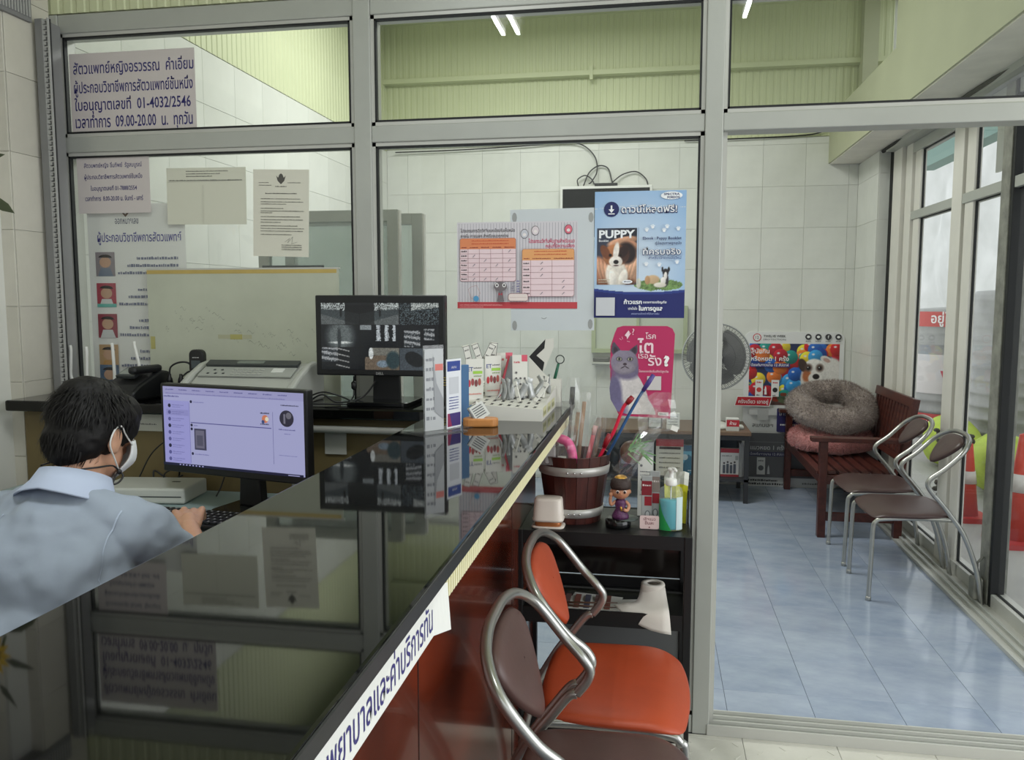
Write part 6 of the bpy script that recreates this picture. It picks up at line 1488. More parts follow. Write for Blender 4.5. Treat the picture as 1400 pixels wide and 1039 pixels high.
sheet('licence_sign', 'smaller grey sign with blue Thai lettering below the transom at the left', 'sign', -1.992, 1.702, 0.277, 0.196, C(186, 188, 192), p_lic2, 0.0, y=GY - 0.002)
def p_faint(A, w, h):
    for q in range(3): A.scribble(w * .25, w * (.78 - .1 * q), h * (.93 - .045 * q), h * .02, pc(110, 110, 104), seed=q)
    A.scribble(w * .03, w * .95, h * .77, h * .02, pc(100, 100, 96), seed=7); A.line([(w * .02, h * .75), (w * .96, h * .77)], .0006, pc(130, 130, 124))
    A.polys([[(w * .45, 0.001), (w * .46, 0.001), (w * .47, h * .7), (w * .455, h * .7)]], pc(205, 205, 190))
sheet('blank_form', 'faded cream form with thin lines of print left of the crest letter', 'paper', -1.655, 1.660, 0.292, 0.190, C(212, 212, 196), p_faint, -0.012)
def p_letter(A, w, h):
    g = pc(84, 82, 78)
    A.poly([(w * .50, h * .83), (w * .56, h * .87), (w * .585, h * .93), (w * .55, h * .905), (w * .53, h * .94), (w * .50, h * .955), (w * .47, h * .94), (w * .45, h * .905), (w * .415, h * .93), (w * .44, h * .87)], g); A.scribble(w * .40, w * .60, h * .80, h * .012, g)
    A.scribble(w * .1, w * .28, h * .845, h * .008, g); A.scribble(w * .1, w * .33, h * .815, h * .008, g); A.scribble(w * .62, w * .85, h * .845, h * .008, g)
    A.scribble(w * .22, w * .78, h * .72, h * .012, g, seed=3)
    for q, (v, k) in enumerate(((.66, .85), (.625, .9), (.60, .6), (.55, .55), (.52, .92), (.50, .35), (.455, .85), (.42, .9), (.39, .5), (.35, .8), (.32, .92), (.29, .9), (.25, .7))): A.scribble(w * .14, w * k, h * v, h * .009, g, seed=q)
    A.line([(w * .58, h * .17), (w * .66, h * .21), (w * .63, h * .16), (w * .72, h * .23), (w * .70, h * .15), (w * .80, h * .17)], .0007, g)
    for q in range(3): A.scribble(w * .52, w * .88, h * (.13 - .025 * q), h * .010, g, seed=q + 40)
sheet('crest_letter', 'official letter with a dark bird crest at its top taped beside the faded form', 'letter', -1.342, 1.550, 0.199, 0.288, C(220, 218, 204), p_letter, -0.03, y=GY - 0.001)
def p_staff(A, w, h):
    A.poly([(w * .36, h * .955), (w * .40, h * .93), (w * .44, h * .955), (w * .44, h * .985), (w * .36, h * .985)], pc(120, 96, 84)); A.poly([(w * .385, h * .955), (w * .40, h * .945), (w * .415, h * .955), (w * .40, h * .975)], pc(236, 236, 236))
    A.text('ออกหมายเลข', w * .29, h * .895, pc(80, 84, 110), w=w * .24, h=h * .028, bold=.01)
    A.text('ผู้ประกอบวิชาชีพการสัตวแพทย์', w * .10, h * .80, pc(70, 66, 150), w=w * .86, h=h * .055, bold=.01)
    for r in range(5):
        y0 = h * (.615 - .167 * r)
        if y0 < 0: y0 = 0.002
        hh = h * .13
        A.rect(w * .07, y0, w * .27, y0 + hh, pc(*((150, 140, 146), (176, 70, 86), (150, 60, 76), (196, 160, 120), (90, 110, 140))[r]))
        A.poly(circ(w * .17, y0 + hh * .58, w * .06, hh * .22), pc(206, 164, 138)); A.poly(circ(w * .17, y0 + hh * .76, w * .07, hh * .14, a0=0, a1=PI), pc(44, 36, 36)); A.poly([(w * .09, y0), (w * .25, y0), (w * .22, y0 + hh * .34), (w * .12, y0 + hh * .34)], pc(*((120, 130, 150), (222, 222, 222), (214, 214, 216), (200, 150, 90), (70, 80, 100))[r]))
        if r == 1: A.rect(w * .07, y0, w * .27, y0 + hh * .14, pc(110, 190, 180))
        for q in range(3): A.scribble(w * (.5 - .1 * q), w * .92, y0 + hh * (.68 - .30 * q), h * .016, pc(120, 124, 150), seed=r * 3 + q)
sheet('staff_poster', 'tall white poster with a column of staff portraits behind the glass at the left', 'poster', -1.975, 1.085, 0.375, 0.650, C(238, 236, 234), p_staff, 0.0, y=2.632)
# frosted board with brown tape along its top
fb = thing('frosted_board', 'scuffed pale board with brown tape along its top standing on the ledge at the glass', 'board', (-1.737, 2.611, 1.081))
M_fb = mat('scuffed_board', C(190, 194, 176), 0.5, var=0.10, scale=3.5)
MB().box(0, 0.700, -0.003, 0.003, 0, 0.426, M_fb).build('board', None, fb)
MB().box(0.0, 0.694, -0.0036, -0.003, 0.410, 0.423, mat('brown_tape', C(190, 166, 96), 0.35, var=.12, scale=9)).build('tape', None, fb)
MB().box(0.0, 0.705, -0.0034, 0.0034, 0.4235, 0.429, M_alu_l).build('top_edge', None, fb)
A = Art(0.0001); A.k = 35; tp_ = pc(176, 170, 106, .35)
A.rect(0.305, 0.186, 0.350, 0.203, tp_); A.rect(0.005, 0.150, 0.022, 0.194, tp_); A.rect(0.26, 0.188, 0.305, 0.202, pc(178, 178, 150)); A.rect(0.352, 0.188, 0.385, 0.202, pc(178, 178, 150))
A.build('old_tape', fb)
b = MB(); rr = random.Random(12); cr = mat('peel_grey', C(150, 154, 140), 0.7)
for k in range(46):
    x = rr.uniform(.06, .62); z = .205 + .04 * math.sin(x * 9) + rr.uniform(-.035, .05); w_ = rr.uniform(.006, .03); n = 6
    up = [(x + w_ * q / n, z + rr.uniform(.001, .005) + .006 * math.sin(q)) for q in range(n + 1)]; dn = [(a, c - rr.uniform(.001, .003)) for a, c in up[::-1]]
    b.add([(a, -0.0032, c) for a, c in up + dn], [tuple(range(len(up + dn)))], cr)
b.build('peeling_marks', None, fb)['kind'] = 'stuff'

# laminated plain sheet and vaccine timetable
ls = sheet('laminated_sheet', 'plain translucent laminated sheet with grey tape corners behind the vaccine poster', 'sheet', -0.455, 1.303, 0.268, 0.385, C(206, 212, 216), None, 0.008)
A = Art(0.0001); A.k = 6; gt = pc(158, 160, 160, .4)
for (x, z) in ((.014, .36), (.258, .355), (.012, .016), (.256, .020)): A.poly(circ(x, z, .008, .016, 9), gt)
A.line([(0.10, 0.040), (0.108, 0.037), (0.116, 0.041)], .0012, pc(90, 90, 90)); A.build('tape_corners', ls)
def p_vac(A, w, h):
    st = pc(150, 146, 160)
    A.rects([(x, h * .06, x + .0011, h * .985) for x in np.arange(.006, w, .0095)], st)
    A.rect(0, 0, w, h * .075, pc(196, 70, 78)); A.scribble(w * .02, w * .38, h * .035, h * .012, pc(230, 160, 160)); A.scribble(w * .02, w * .22, h * .012, h * .01, pc(230, 160, 160))
    dk = pc(70, 64, 70)
    A.text('โปรแกรมการฉีดวัคซีนและป้องกันเห็บหมัด', w * .03, h * .885, dk, w=w * .455, h=h * .045, bold=.012); A.text('ภายใน ภายนอก สำหรับแมวทุกช่วง', w * .03, h * .825, dk, w=w * .40, h=h * .042, bold=.012)
    A.text('โปรแกรมวัคซีนพื้นฐานสำหรับแมว', w * .60, h * .755, pc(214, 70, 110), w=w * .375, h=h * .05, bold=.012); A.text('กลุ่มที่มีความเสี่ยง', w * .74, h * .70, pc(214, 70, 110), w=w * .235, h=h * .045, bold=.012)
    for (x, y, c) in ((.565, .86, (206, 206, 216)), (.655, .895, (226, 214, 220)), (.925, .905, (222, 110, 130))):
        A.disc(w * x, h * y, w * .032, dk, ry=h * .055); A.disc(w * x, h * y, w * .029, pc(*c), ry=h * .049); A.disc(w * x, h * (y - .01), w * .014, pc(240, 232, 232), ry=h * .018)
    def table(x0, y0, x1, y1, head, cols, rows, hc, ticks):
        A.rr(w * x0, h * y0, w * x1, h * y1, w * .018, pc(150, 70, 80)); A.rr(w * x0 + .0008, h * y0 + .0008, w * x1 - .0008, h * y1 - .0008, w * .017, pc(240, 216, 222)); A.rr(w * x0 + .0008, h * head, w * x1 - .0008, h * y1 - .0008, w * .017, pc(*hc)); A.rect(w * x0 + .0008, h * head, w * x1 - .0008, h * (head + .04), pc(*hc))
        for q in range(2): A.scribble(w * (x0 + .10), w * (x1 - .06), h * (y1 - .035 - .035 * q), h * .014, pc(206, 90, 60), seed=q)
        for q in range(len(cols) - 1): A.scribble(w * (cols[q] + .015), w * (cols[q + 1] - .012), h * (head + .014), h * .012, pc(150, 60, 60), seed=q)
        L = [(w * c - .0004, h * y0, w * c + .0004, h * head) for c in cols[1:-1]] + [(w * x0, h * (y0 + (head - y0) * r / rows) - .0004, w * x1, h * (y0 + (head - y0) * r / rows) + .0004) for r in range(1, rows)]
        A.rects(L, pc(150, 90, 100))
        for r in range(rows):
            yy = y0 + (head - y0) * (r + .4) / rows; A.scribble(w * (x0 + .012), w * (cols[1] - .01), h * yy, h * .016, dk, seed=r)
        for (c, r) in ticks:
            xx = w * (cols[c] + cols[c + 1]) / 2; yy = h * (y0 + (head - y0) * (rows - r - .5) / rows); A.polys([[(xx - .004, yy - .004), (xx - .002, yy - .004), (xx + .006, yy + .004), (xx + .003, yy + .0045)]], pc(150, 140, 150))
    table(.025, .315, .495, .815, .690, (.025, .095, .19, .285, .385, .495), 7, (226, 140, 96), ((4, 0), (1, 1), (2, 2), (4, 2), (1, 3), (3, 3), (2, 4), (4, 4), (1, 5), (1, 6), (2, 6), (3, 6)))
    table(.548, .140, .975, .685, .555, (.548, .62, .795, .975), 6, (232, 168, 110), ((1, 0), (1, 1), (1, 2), (2, 3), (2, 4), (2, 5), (1, 5)))
    # plain grey cat and a white cat with a blue ball
    A.disc(w * .37, h * .255, w * .055, pc(120, 112, 116), ry=h * .055)
    for s in (-1, 1): A.disc(w * (.37 + .03 * s), h * .27, w * .015, pc(240, 238, 238), ry=h * .024); A.disc(w * (.37 + .03 * s), h * .27, w * .008, dk, ry=h * .013)
    A.poly([(w * .34, h * .08), (w * .40, h * .08), (w * .385, h * .20), (w * .355, h * .20)], pc(120, 112, 116)); A.polys([[(w * .355, h * .15), (w * .37, h * .165), (w * .355, h * .185)], [(w * .385, h * .15), (w * .37, h * .165), (w * .385, h * .185)]], pc(190, 50, 70))
    A.line([(w * .10, h * .22), (w * .12, h * .12), (w * .17, h * .10), (w * .20, h * .18), (w * .17, h * .27), (w * .12, h * .25)], .0009, pc(190, 140, 140), closed=True); A.disc(w * .165, h * .115, w * .024, pc(90, 160, 206), ry=h * .033)
    A.rr(w * .435, h * .085, w * .60, h * .175, w * .02, pc(150, 90, 100)); A.rr(w * .438, h * .09, w * .597, h * .170, w * .018, pc(238, 224, 220)); A.line([(w * .45, h * .13), (w * .585, h * .13)], .0005, pc(170, 120, 120))
    for r in range(5): A.scribble(w * .455, w * .49, h * (.20 + .022 * r), h * .014, pc(110, 104, 130), seed=r); A.scribble(w * .505, w * .53, h * (.19 + .03 * r), h * .016, pc(110, 104, 160), seed=r + 9)
sheet('vaccine_poster', 'landscape cat vaccine timetable poster with pink tables and striped ground', 'poster', -0.632, 1.374, 0.391, 0.276, C(214, 210, 216), p_vac, 0.0, y=GY - 0.002)

# blue puppy poster
def puppy(U, V, X, Y):
    img = P_fill(U, (60, 66, 84)); n = P_noise(X, Y, 90, 4)
    sk_ = (196, 148, 120)
    img = P_ell(img, X, Y, 0.090, 0.140, 0.040, 0.070, (40, 42, 54), soft=.4)
    for (x, y, rx, ry, a, c) in ((.010, .045, .030, .045, 20, (176, 122, 96)), (.030, .030, .032, .016, 40, (150, 100, 78)), (.100, .060, .030, .055, -10, (186, 136, 108)), (.112, .045, .026, .040, 10, (206, 160, 132)), (.060, .008, .060, .020, 0, (126, 84, 66))): img = P_ell(img, X, Y, x, y, rx, ry, c, a, soft=.25, shade=.25)
    for k in range(4): img = P_ell(img, X, Y, .008 + .012 * k, .050 - .006 * k, .006, .034, (204, 154, 126), 14, soft=.4, shade=.3); img = P_ell(img, X, Y, .082 + .011 * k, .048, .0055, .038, (208, 164, 136), -16, soft=.4, shade=.3)
    img = P_ell(img, X, Y, .080, .134, .048, .014, sk_, 12, soft=.25, shade=.3); img = P_ell(img, X, Y, .108, .122, .026, .014, (180, 130, 104), -20, soft=.3, shade=.2)
    img = P_ell(img, X, Y, .092, .098, .030, .034, (44, 34, 36), 10, soft=.3)      # dark side
    img = P_ell(img, X, Y, .062, .030, .034, .048, (226, 218, 208), 8, soft=.2, shade=.15)   # chest
    img = P_ell(img, X, Y, .058, .092, .040, .034, (168, 110, 74), 0, soft=.15, shade=.2)  # head
    img = P_ell(img, X, Y, .082, .096, .020, .027, (72, 48, 42), 0, soft=.4)
    img = P_ell(img, X, Y, .026, .102, .013, .024, (122, 74, 52), 28, soft=.25)       # ear
    img = P_ell(img, X, Y, .084, .104, .012, .022, (52, 36, 36), -28, soft=.3)
    img = P_ell(img, X, Y, .060, .104, .009, .028, (240, 232, 224), -8, soft=.3)     # blaze
    img = P_ell(img, X, Y, .059, .072, .021, .018, (236, 228, 220), 0, soft=.2, shade=.1)
    img = P_ell(img, X, Y, .060, .071, .008, .0065, (34, 28, 30), soft=.3); img = P_ell(img, X, Y, .060, .060, .008, .002, (90, 60, 60), soft=.6)
    for ex in (.042, .074): img = P_ell(img, X, Y, ex, .092, .0052, .0052, (60, 40, 34), soft=.4); img = P_ell(img, X, Y, ex, .092, .003, .003, (14, 12, 12), soft=.4)
    img = P_ell(img, X, Y, .050, .018, .011, .030, (242, 236, 228), 6, soft=.2, shade=.15); img = P_ell(img, X, Y, .082, .020, .013, .028, (238, 230, 220), -14, soft=.2, shade=.15)
    return img * (1 + .07 * n[..., None])
def bluebg(U, V, X, Y):
    a = np.array((150, 186, 226.)); b_ = np.array((206, 222, 240.)); k = np.clip(1.25 - np.hypot(U - .45, (V - .42) * 1.1) * 1.6, 0, 1)[..., None]
    img = a * (1 - k) + b_ * k; cv = .205 + .055 * (1 - 4 * (U - .62) ** 2) * 0 + .10 * (U - .55) ** 2
    img = np.where((V < cv)[..., None], np.array((44, 62, 136.)), img); img = np.where((V < cv - .02)[..., None], np.array((32, 40, 108.)), img)
    dash = (np.abs(V - (.865 + .02 * np.sin(U * 3))) < .0018) & ((U * 40) % 1 < .6); img = np.where(dash[..., None], 230., img)
    # flock on grass at the lower right
    x = X / .277; y = Y / .393; n = P_noise(X, Y, 160, 9)
    m = (((x - .72) / .27) ** 2 + ((y - .262) / (.045 + .012 * n)) ** 2) < 1; img = np.where(m[..., None], np.array((110, 140, 84.)) * (1 + .35 * n[..., None]), img)
    for (cx, cy, rx, ry, c) in ((.66, .305, .075, .035, (206, 176, 140)), (.60, .30, .03, .035, (190, 150, 112)), (.80, .30, .035, .055, (60, 56, 60)), (.80, .36, .034, .03, (40, 38, 42)), (.80, .335, .018, .03, (236, 232, 228)), (.775, .295, .03, .03, (238, 234, 230)), (.50, .275, .028, .04, (214, 216, 200)), (.74, .262, .07, .02, (226, 220, 208)), (.765, .385, .012, .02, (40, 38, 42)), (.835, .385, .012, .02, (40, 38, 42))): img = P_ell(img, x, y, cx, cy, rx, ry, c, soft=.25, shade=.1)
    return img
pb = thing('puppy_poster', 'tall blue poster of a puppy held in hands above the cat sign', 'poster', (-0.188, GY - 0.002, 1.345))
painting('background', .281, .393, 150, 200, bluebg, M_print, pb)
painting('puppy_picture', .124, .176, 130, 180, puppy, M_print, pb, (.008, -.0006, .104))
A = Art(0.00022); A.k = 5; Wt = pc(244, 246, 250); Nv = pc(32, 40, 96)
A.rect(.008, .236, .132, .283, Nv) if False else None
A.text('PUPPY', .014, .250, Wt, w=.112, h=.024, bold=.035); A.text('Booklet', .014, .238, Wt, w=.030, h=.007, bold=.01)
A.disc(.052, .338, .0235, Nv); A.rect(.0495, .336, .0545, .350, Wt); A.poly([(.043, .338), (.061, .338), (.052, .327)], Wt); A.rect(.042, .3225, .062, .3255, Wt)
A.text('ดาวน์โหลดฟรี!', .081, .3255, Nv, w=.174, h=.026, bold=.055); A.text('ดาวน์โหลดฟรี!', .083, .327, Wt, w=.170, h=.024, bold=.012)
A.disc(.236, .377, .033, Wt, ry=.012); A.text('SPECTRA', .236, .378, Nv, w=.048, h=.0065, align='c', bold=.03); A.text('FORDOG', .242, .3685, Nv, w=.038, h=.0065, align='c', bold=.03)
A.line([(.1365, .106), (.1365, .280)], .0010, pc(90, 110, 150))
for (x, y) in ((.162, .272), (.215, .270), (.258, .274), (.162, .166), (.202, .164), (.256, .172), (.180, .281), (.224, .281)): 
    A.disc(x, y, .0045, Wt); A.polys([circ(x + dx, y + dy, .0018, n=7) for dx, dy in ((-.005, .004), (-.002, .0065), (.002, .0065), (.005, .004))], Wt)
A.text('Ebook : Puppy Booklet', .150, .243, Nv, w=.118, h=.0085, bold=.02); A.text('คู่มือสุขภาพลูกสุนัข', .188, .228, Nv, w=.080, h=.009, bold=.02)
A.text('ที่ครบจริง', .150, .196, Nv, w=.118, h=.024, bold=.05); A.text('ที่ครบจริง', .1515, .197, Wt, w=.115, h=.022, bold=.01); A.text('สำหรับเจ้าของมือใหม่', .168, .183, pc(60, 74, 130), w=.100, h=.0085, bold=.01)
A.rect(.007, .007, .066, .064, pc(206, 208, 214))
A.text('ก้าวแรก', .094, .044, Wt, w=.056, h=.015, bold=.03); A.text('ของการเจริญภัย', .154, .046, Wt, w=.072, h=.008, bold=.015); A.text('เรามั่นใจ', .108, .026, Wt, w=.028, h=.009, bold=.015); A.text('ในการดูแล', .140, .024, Wt, w=.074, h=.015, bold=.035); A.text('สอบถามเจ้าหน้าที่ได้เลยครับ', .118, .011, pc(170, 180, 220), w=.086, h=.006, bold=.01)
A.disc(.104, .113, .016, Wt, ry=.006); A.scribble(.094, .114, .112, .003, Nv); A.scribble(.014, .05, .118, .004, pc(210, 200, 180)); A.scribble(.014, .045, .111, .003, pc(210, 200, 180))
A.build('print', pb)

# cat sign with rounded corners
cs = thing('cat_sign', 'magenta sign with a grey cat and big white lettering below the puppy poster', 'sign', (-0.140, GY - 0.003, 1.040))
M_mag = mat('magenta_print', C(186, 44, 96), 0.4)
out = [(.008, .02), (.020, .00), (.185, -.002), (.208, -.002)]
MB().prism([(.010, .05), (.035, -.006), (.196, -.012), (.206, .255), (.198, .272), (.182, .280), (.045, .280), (.026, .274), (.018, .255), (.006, .215), (.006, .12)], -.001, .001, 'xz', M_mag).build('sign_board', None, cs)
def cat(U, V, X, Y):
    img = P_fill(U, (186, 44, 96)); n = P_noise(X, Y, 170, 6)
    g1 = (132, 124, 142); wt = (206, 200, 200)
    img = P_ell(img, X, Y, .068, .025, .062, .120, wt, 8, soft=.06, shade=.12); img = P_ell(img, X, Y, .110, .000, .040, .070, (214, 208, 206), 22, soft=.1, shade=.1)
    img = P_ell(img, X, Y, .022, .060, .022, .075, (110, 104, 138), 4, soft=.5); img = P_ell(img, X, Y, .030, .010, .030, .030, (118, 110, 150), 0, soft=.7)
    img = P_ell(img, X, Y, .058, .140, .044, .030, (112, 104, 132), 0, soft=.4)
    for (x, a) in ((.022, 14), (.078, -16)): img = P_ell(img, X, Y, x, .205, .014, .024, (84, 76, 92), a, soft=.15); img = P_ell(img, X, Y, x + .001, .200, .007, .014, (60, 50, 62), a, soft=.4)
    img = P_ell(img, X, Y, .050, .165, .043, .040, g1, 0, soft=.1, shade=.12); img = P_ell(img, X, Y, .050, .149, .030, .018, (146, 138, 150), 0, soft=.5)
    for ex, a in ((.034, -8), (.068, 8)): img = P_ell(img, X, Y, ex, .175, .0095, .0070, (70, 62, 78), a, soft=.4); img = P_ell(img, X, Y, ex, .175, .0070, .0052, (178, 176, 150), a, soft=.3); img = P_ell(img, X, Y, ex, .175, .0034, .0044, (30, 28, 36), 0, soft=.4)
    img = P_ell(img, X, Y, .052, .159, .006, .004, (64, 50, 60), 0, soft=.4); img = P_ell(img, X, Y, .046, .149, .008, .0016, (60, 50, 60), 30, soft=.5); img = P_ell(img, X, Y, .058, .149, .008, .0016, (60, 50, 60), -30, soft=.5)
    return img * (1 + .05 * n[..., None])
# the cat fills an outline of its own
def cut_painting(poly, w, h, nx, ny, fn, parent, loc, name):
    o = painting(name, w, h, nx, ny, fn, M_print, parent, loc); bm = bmesh.new(); bm.from_mesh(o.data)
    def inside(x, y):
        c = False; j = len(poly) - 1
        for i in range(len(poly)):
            (xi, yi), (xj, yj) = poly[i], poly[j]
            if (yi > y) != (yj > y) and x < (xj - xi) * (y - yi) / (yj - yi) + xi: c = not c
            j = i
        return c
    bmesh.ops.delete(bm, geom=[f for f in bm.faces if not inside(f.calc_center_median().x, f.calc_center_median().z)], context='FACES'); bm.to_mesh(o.data); bm.free(); return o
outl = [(.012, .222), (.006, .185), (.004, .150), (.010, .125), (.004, .080), (.008, .045), (.030, .008), (.062, -.001), (.150, -.001), (.150, .01), (.135, .045), (.112, .090), (.094, .125), (.096, .160), (.092, .190), (.090, .222), (.076, .212), (.064, .202), (.040, .202), (.026, .218), (.016, .232)]
cut_painting(outl, .152, .235, 130, 200, cat, cs, (0, -.0022, .0), 'cat_picture')
A = Art(0.0002); A.k = 14; pk_ = pc(244, 214, 224)
A.text('โรค', .115, .240, pk_, w=.032, bold=.01); A.text('ไต', .090, .196, pk_, w=.050, bold=.02); A.text('เรื้อ', .094, .178, pk_, w=.030, bold=.005); A.text('รัง', .124, .156, pk_, w=.042, bold=.015); A.text('?', .172, .156, pc(250, 246, 248), w=.018, h=.032, bold=.06)
A.text('โรคยอดฮิตในสัตว์สูงวัย', .096, .134, pk_, w=.092, h=.008, bold=.005); A.rect(.122, .078, .166, .122, pc(206, 200, 200)); A.rect(.158, -.002, .190, .008, pc(232, 226, 226)); A.scribble(.162, .184, .001, .004, pc(60, 60, 60))
A.poly([(.050, .250), (.062, .266), (.066, .260), (.064, .256), (.070, .258), (.058, .238), (.056, .246)], pk_); A.line([(.034, .240), (.040, .236)], .001, pk_); A.line([(.042, .246), (.044, .238)], .001, pk_); A.line([(.058, .232), (.066, .230)], .001, pk_); A.text('?', .074, .252, pk_, w=.006)
A.build('print', cs)
# ---------------------------------------------------------------- seated person typing at the desk
pr = thing('person', 'seated person in a pale blue shirt and white face mask typing, seen from behind', 'person', (-1.135, 1.25, 0))
M_skin = mat('skin', C(206, 158, 130), 0.5, var=0.05, scale=30); M_skin.node_tree.nodes['Principled BSDF'].inputs['Subsurface Weight'].default_value = 0.08
M_shirt = mat('blue_shirt', C(150, 160, 175), 0.8, var=0.04, scale=12, bump=0.5, bscale=7)
M_collar = mat('pale_lit_collar', C(180, 191, 214), 0.75)  # paler collar cloth, its lit tone also put into the colour
M_trou = mat('dark_trousers', C(44, 48, 58), 0.8, bump=0.2, bscale=30)
M_hair = mat('black_hair', C(15, 13, 13), 0.62, var=0.3, scale=40, spec=0.3)
O = Vector((-1.135, 1.25, 0))
def W(p): return Vector(p) - O
def cap(b, a, c, ra, rc, seg=14):
    a = W(a); c = W(c); n = 5; pts = []; rs = []
    d = (c - a).normalized()
    for q in range(n, 0, -1): t = math.pi / 2 * q / n; pts.append(a - d * ra * math.sin(t)); rs.append(max(ra * math.cos(t), 1e-4))
    pts.append(a); rs.append(ra); pts.append(c); rs.append(rc)
    for q in range(1, n + 1): t = math.pi / 2 * q / n; pts.append(c + d * rc * math.sin(t)); rs.append(max(rc * math.cos(t), 1e-4))
    b.tube(pts, rs, seg)
def remesh(o, vox, it=3, sm=0.6):
    m = o.modifiers.new('remesh', 'REMESH'); m.mode = 'VOXEL'; m.voxel_size = vox; m.use_smooth_shade = True
    s = o.modifiers.new('smooth', 'SMOOTH'); s.iterations = it; s.factor = sm
    return o
az, pi_ = math.radians(10), math.radians(20)
hf = Vector((math.sin(az) * math.cos(pi_), math.cos(az) * math.cos(pi_), -math.sin(pi_)))
hr = Vector((math.cos(az), -math.sin(az), 0)); hu = hr.cross(hf)
HC = Vector((-1.128, 1.488, 1.128))
HS = 0.87
HM = Matrix((hr, hf, hu)).transposed()
def hp(r, f, u): return W(HC + (hr * r + hf * f + hu * u) * HS)
def hell(b, c, rad, m=None, seg=24, rings=16): b.ell(tuple(hp(*c)), tuple(q * HS for q in rad), m, seg, rings, HM)
RS, LS = (-0.985, 1.425, 0.945), (-1.295, 1.425, 0.955)
RE, LE = (-0.93, 1.57, 0.775), (-1.40, 1.58, 0.775)
RW, LW = (-1.108, 1.790, 0.845), (-1.33, 1.80, 0.836)
b = MB()
hell(b, (0, -0.005, 0.015), (0.071, 0.088, 0.090)); hell(b, (0, 0.028, -0.045), (0.052, 0.058, 0.062)); hell(b, (0, 0.045, -0.075), (0.032, 0.034, 0.028))
hell(b, (0, 0.078, 0.012), (0.045, 0.016, 0.035)); hell(b, (0, 0.094, -0.020), (0.012, 0.016, 0.016)); hell(b, (0, 0.088, 0.0), (0.008, 0.012, 0.026))
hell(b, (0, 0.082, -0.055), (0.022, 0.010, 0.008))
for s in (-1, 1):
    hell(b, (s * 0.075, -0.004, -0.012), (0.009, 0.019, 0.032)); hell(b, (s * 0.071, 0.006, -0.030), (0.008, 0.010, 0.014)); hell(b, (s * 0.080, -0.010, 0.002), (0.006, 0.014, 0.018))
NB = (-1.13, 1.43, 0.98)
cap(b, (-1.13, 1.45, 1.065), NB, 0.046, 0.042); cap(b, tuple(HC + hu * -0.05 + hf * -0.015), (-1.13, 1.445, 1.03), 0.047, 0.045)
cap(b, LS, RS, 0.050, 0.050); b.ell(tuple(W((-1.135, 1.36, 0.87))), (0.150, 0.095, 0.15), None, 24, 16); b.ell(tuple(W((-1.135, 1.28, 0.66))), (0.135, 0.095, 0.18), None, 24, 16); b.ell(tuple(W((-1.135, 1.22, 0.525))), (0.150, 0.120, 0.10), None, 24, 16)
cap(b, RS, RE, 0.046, 0.037); cap(b, RE, RW, 0.037, 0.0245); cap(b, LS, LE, 0.046, 0.037); cap(b, LE, LW, 0.037, 0.0245)
def hand(b, wr, d, side, lift=0.0):
    """wr wrist, d heading; palm down, five bent fingers"""
    wr = Vector(wr); d = Vector(d).normalized(); up = Vector((0, 0, 1)); s_ = d.cross(up).normalized() * side    # s_ towards the little finger
    def P(a, c, e): return tuple(wr + d * a + s_ * c + up * e)
    cap(b, P(0, 0, 0), P(0.040, 0.0, 0.010), 0.023, 0.022)
    for c in (-0.026, -0.009, 0.009, 0.025): cap(b, P(0.015, c * .55, 0.004), P(0.076, c, 0.014 - abs(c) * .15), 0.015, 0.0115)
    for q, (c, L, sp) in enumerate(((-0.028, 0.068, -0.14), (-0.0095, 0.076, -0.04), (0.0095, 0.070, 0.05), (0.027, 0.055, 0.17))):
        k0 = (0.076, c, 0.013); k1 = (0.076 + L * .48, c + sp * L * .5, 0.016 + .004 * (q % 2)); k2 = (0.076 + L * .78, c + sp * L * .8, 0.002); k3 = (0.076 + L * .93, c + sp * L * .95, -0.012)
        cap(b, P(*k0), P(*k1), 0.0098, 0.0086, 10); cap(b, P(*k1), P(*k2), 0.0086, 0.0078, 10); cap(b, P(*k2), P(*k3), 0.0078, 0.0066, 10)
    t0, t1, t2, t3 = (0.018, -0.018, 0.0), (0.042, -0.046, -0.002), (0.062, -0.056, -0.006), (0.082, -0.056, -0.012)
    cap(b, P(*t0), P(*t1), 0.014, 0.011, 10); cap(b, P(*t1), P(*t2), 0.011, 0.0095, 10); cap(b, P(*t2), P(*t3), 0.0095, 0.008, 10)
hand(b, RW, (-0.52, 0.86, 0.03), 1); hand(b, LW, (0.40, 0.90, 0.03), -1)
for s in (-1, 1):
    cap(b, (-1.135 + s * .085, 1.24, 0.52), (-1.135 + s * .115, 1.60, 0.50), 0.072, 0.054); cap(b, (-1.135 + s * .115, 1.60, 0.50), (-1.135 + s * .12, 1.56, 0.10), 0.052, 0.034); cap(b, (-1.135 + s * .12, 1.55, 0.055), (-1.135 + s * .13, 1.69, 0.04), 0.034, 0.028)
remesh(b.build('body', M_skin, pr), 0.0042, 2, 0.5)
# hair
b = MB()
hell(b, (0, -0.016, 0.028), (0.085, 0.098, 0.098)); hell(b, (0, -0.050, -0.022), (0.074, 0.060, 0.062)); hell(b, (0, -0.062, -0.050), (0.052, 0.040, 0.038)); hell(b, (0, 0.045, 0.062), (0.072, 0.055, 0.050)); hell(b, (0.0, -0.02, 0.075), (0.075, 0.085, 0.055))
for s in (-1, 1): hell(b, (s * 0.062, 0.035, 0.030), (0.020, 0.034, 0.042)); hell(b, (s * 0.070, 0.006, 0.042), (0.017, 0.045, 0.040)); hell(b, (s * 0.060, -0.038, 0.0), (0.022, 0.034, 0.045))
o = remesh(b.build('hair', M_hair, pr), 0.004, 4, 0.6)
tx = bpy.data.textures.new('hairn', 'CLOUDS'); tx.noise_scale = 0.018; md = o.modifiers.new('d', 'DISPLACE'); md.texture = tx; md.strength = 0.006
rr = random.Random(21); b = MB()
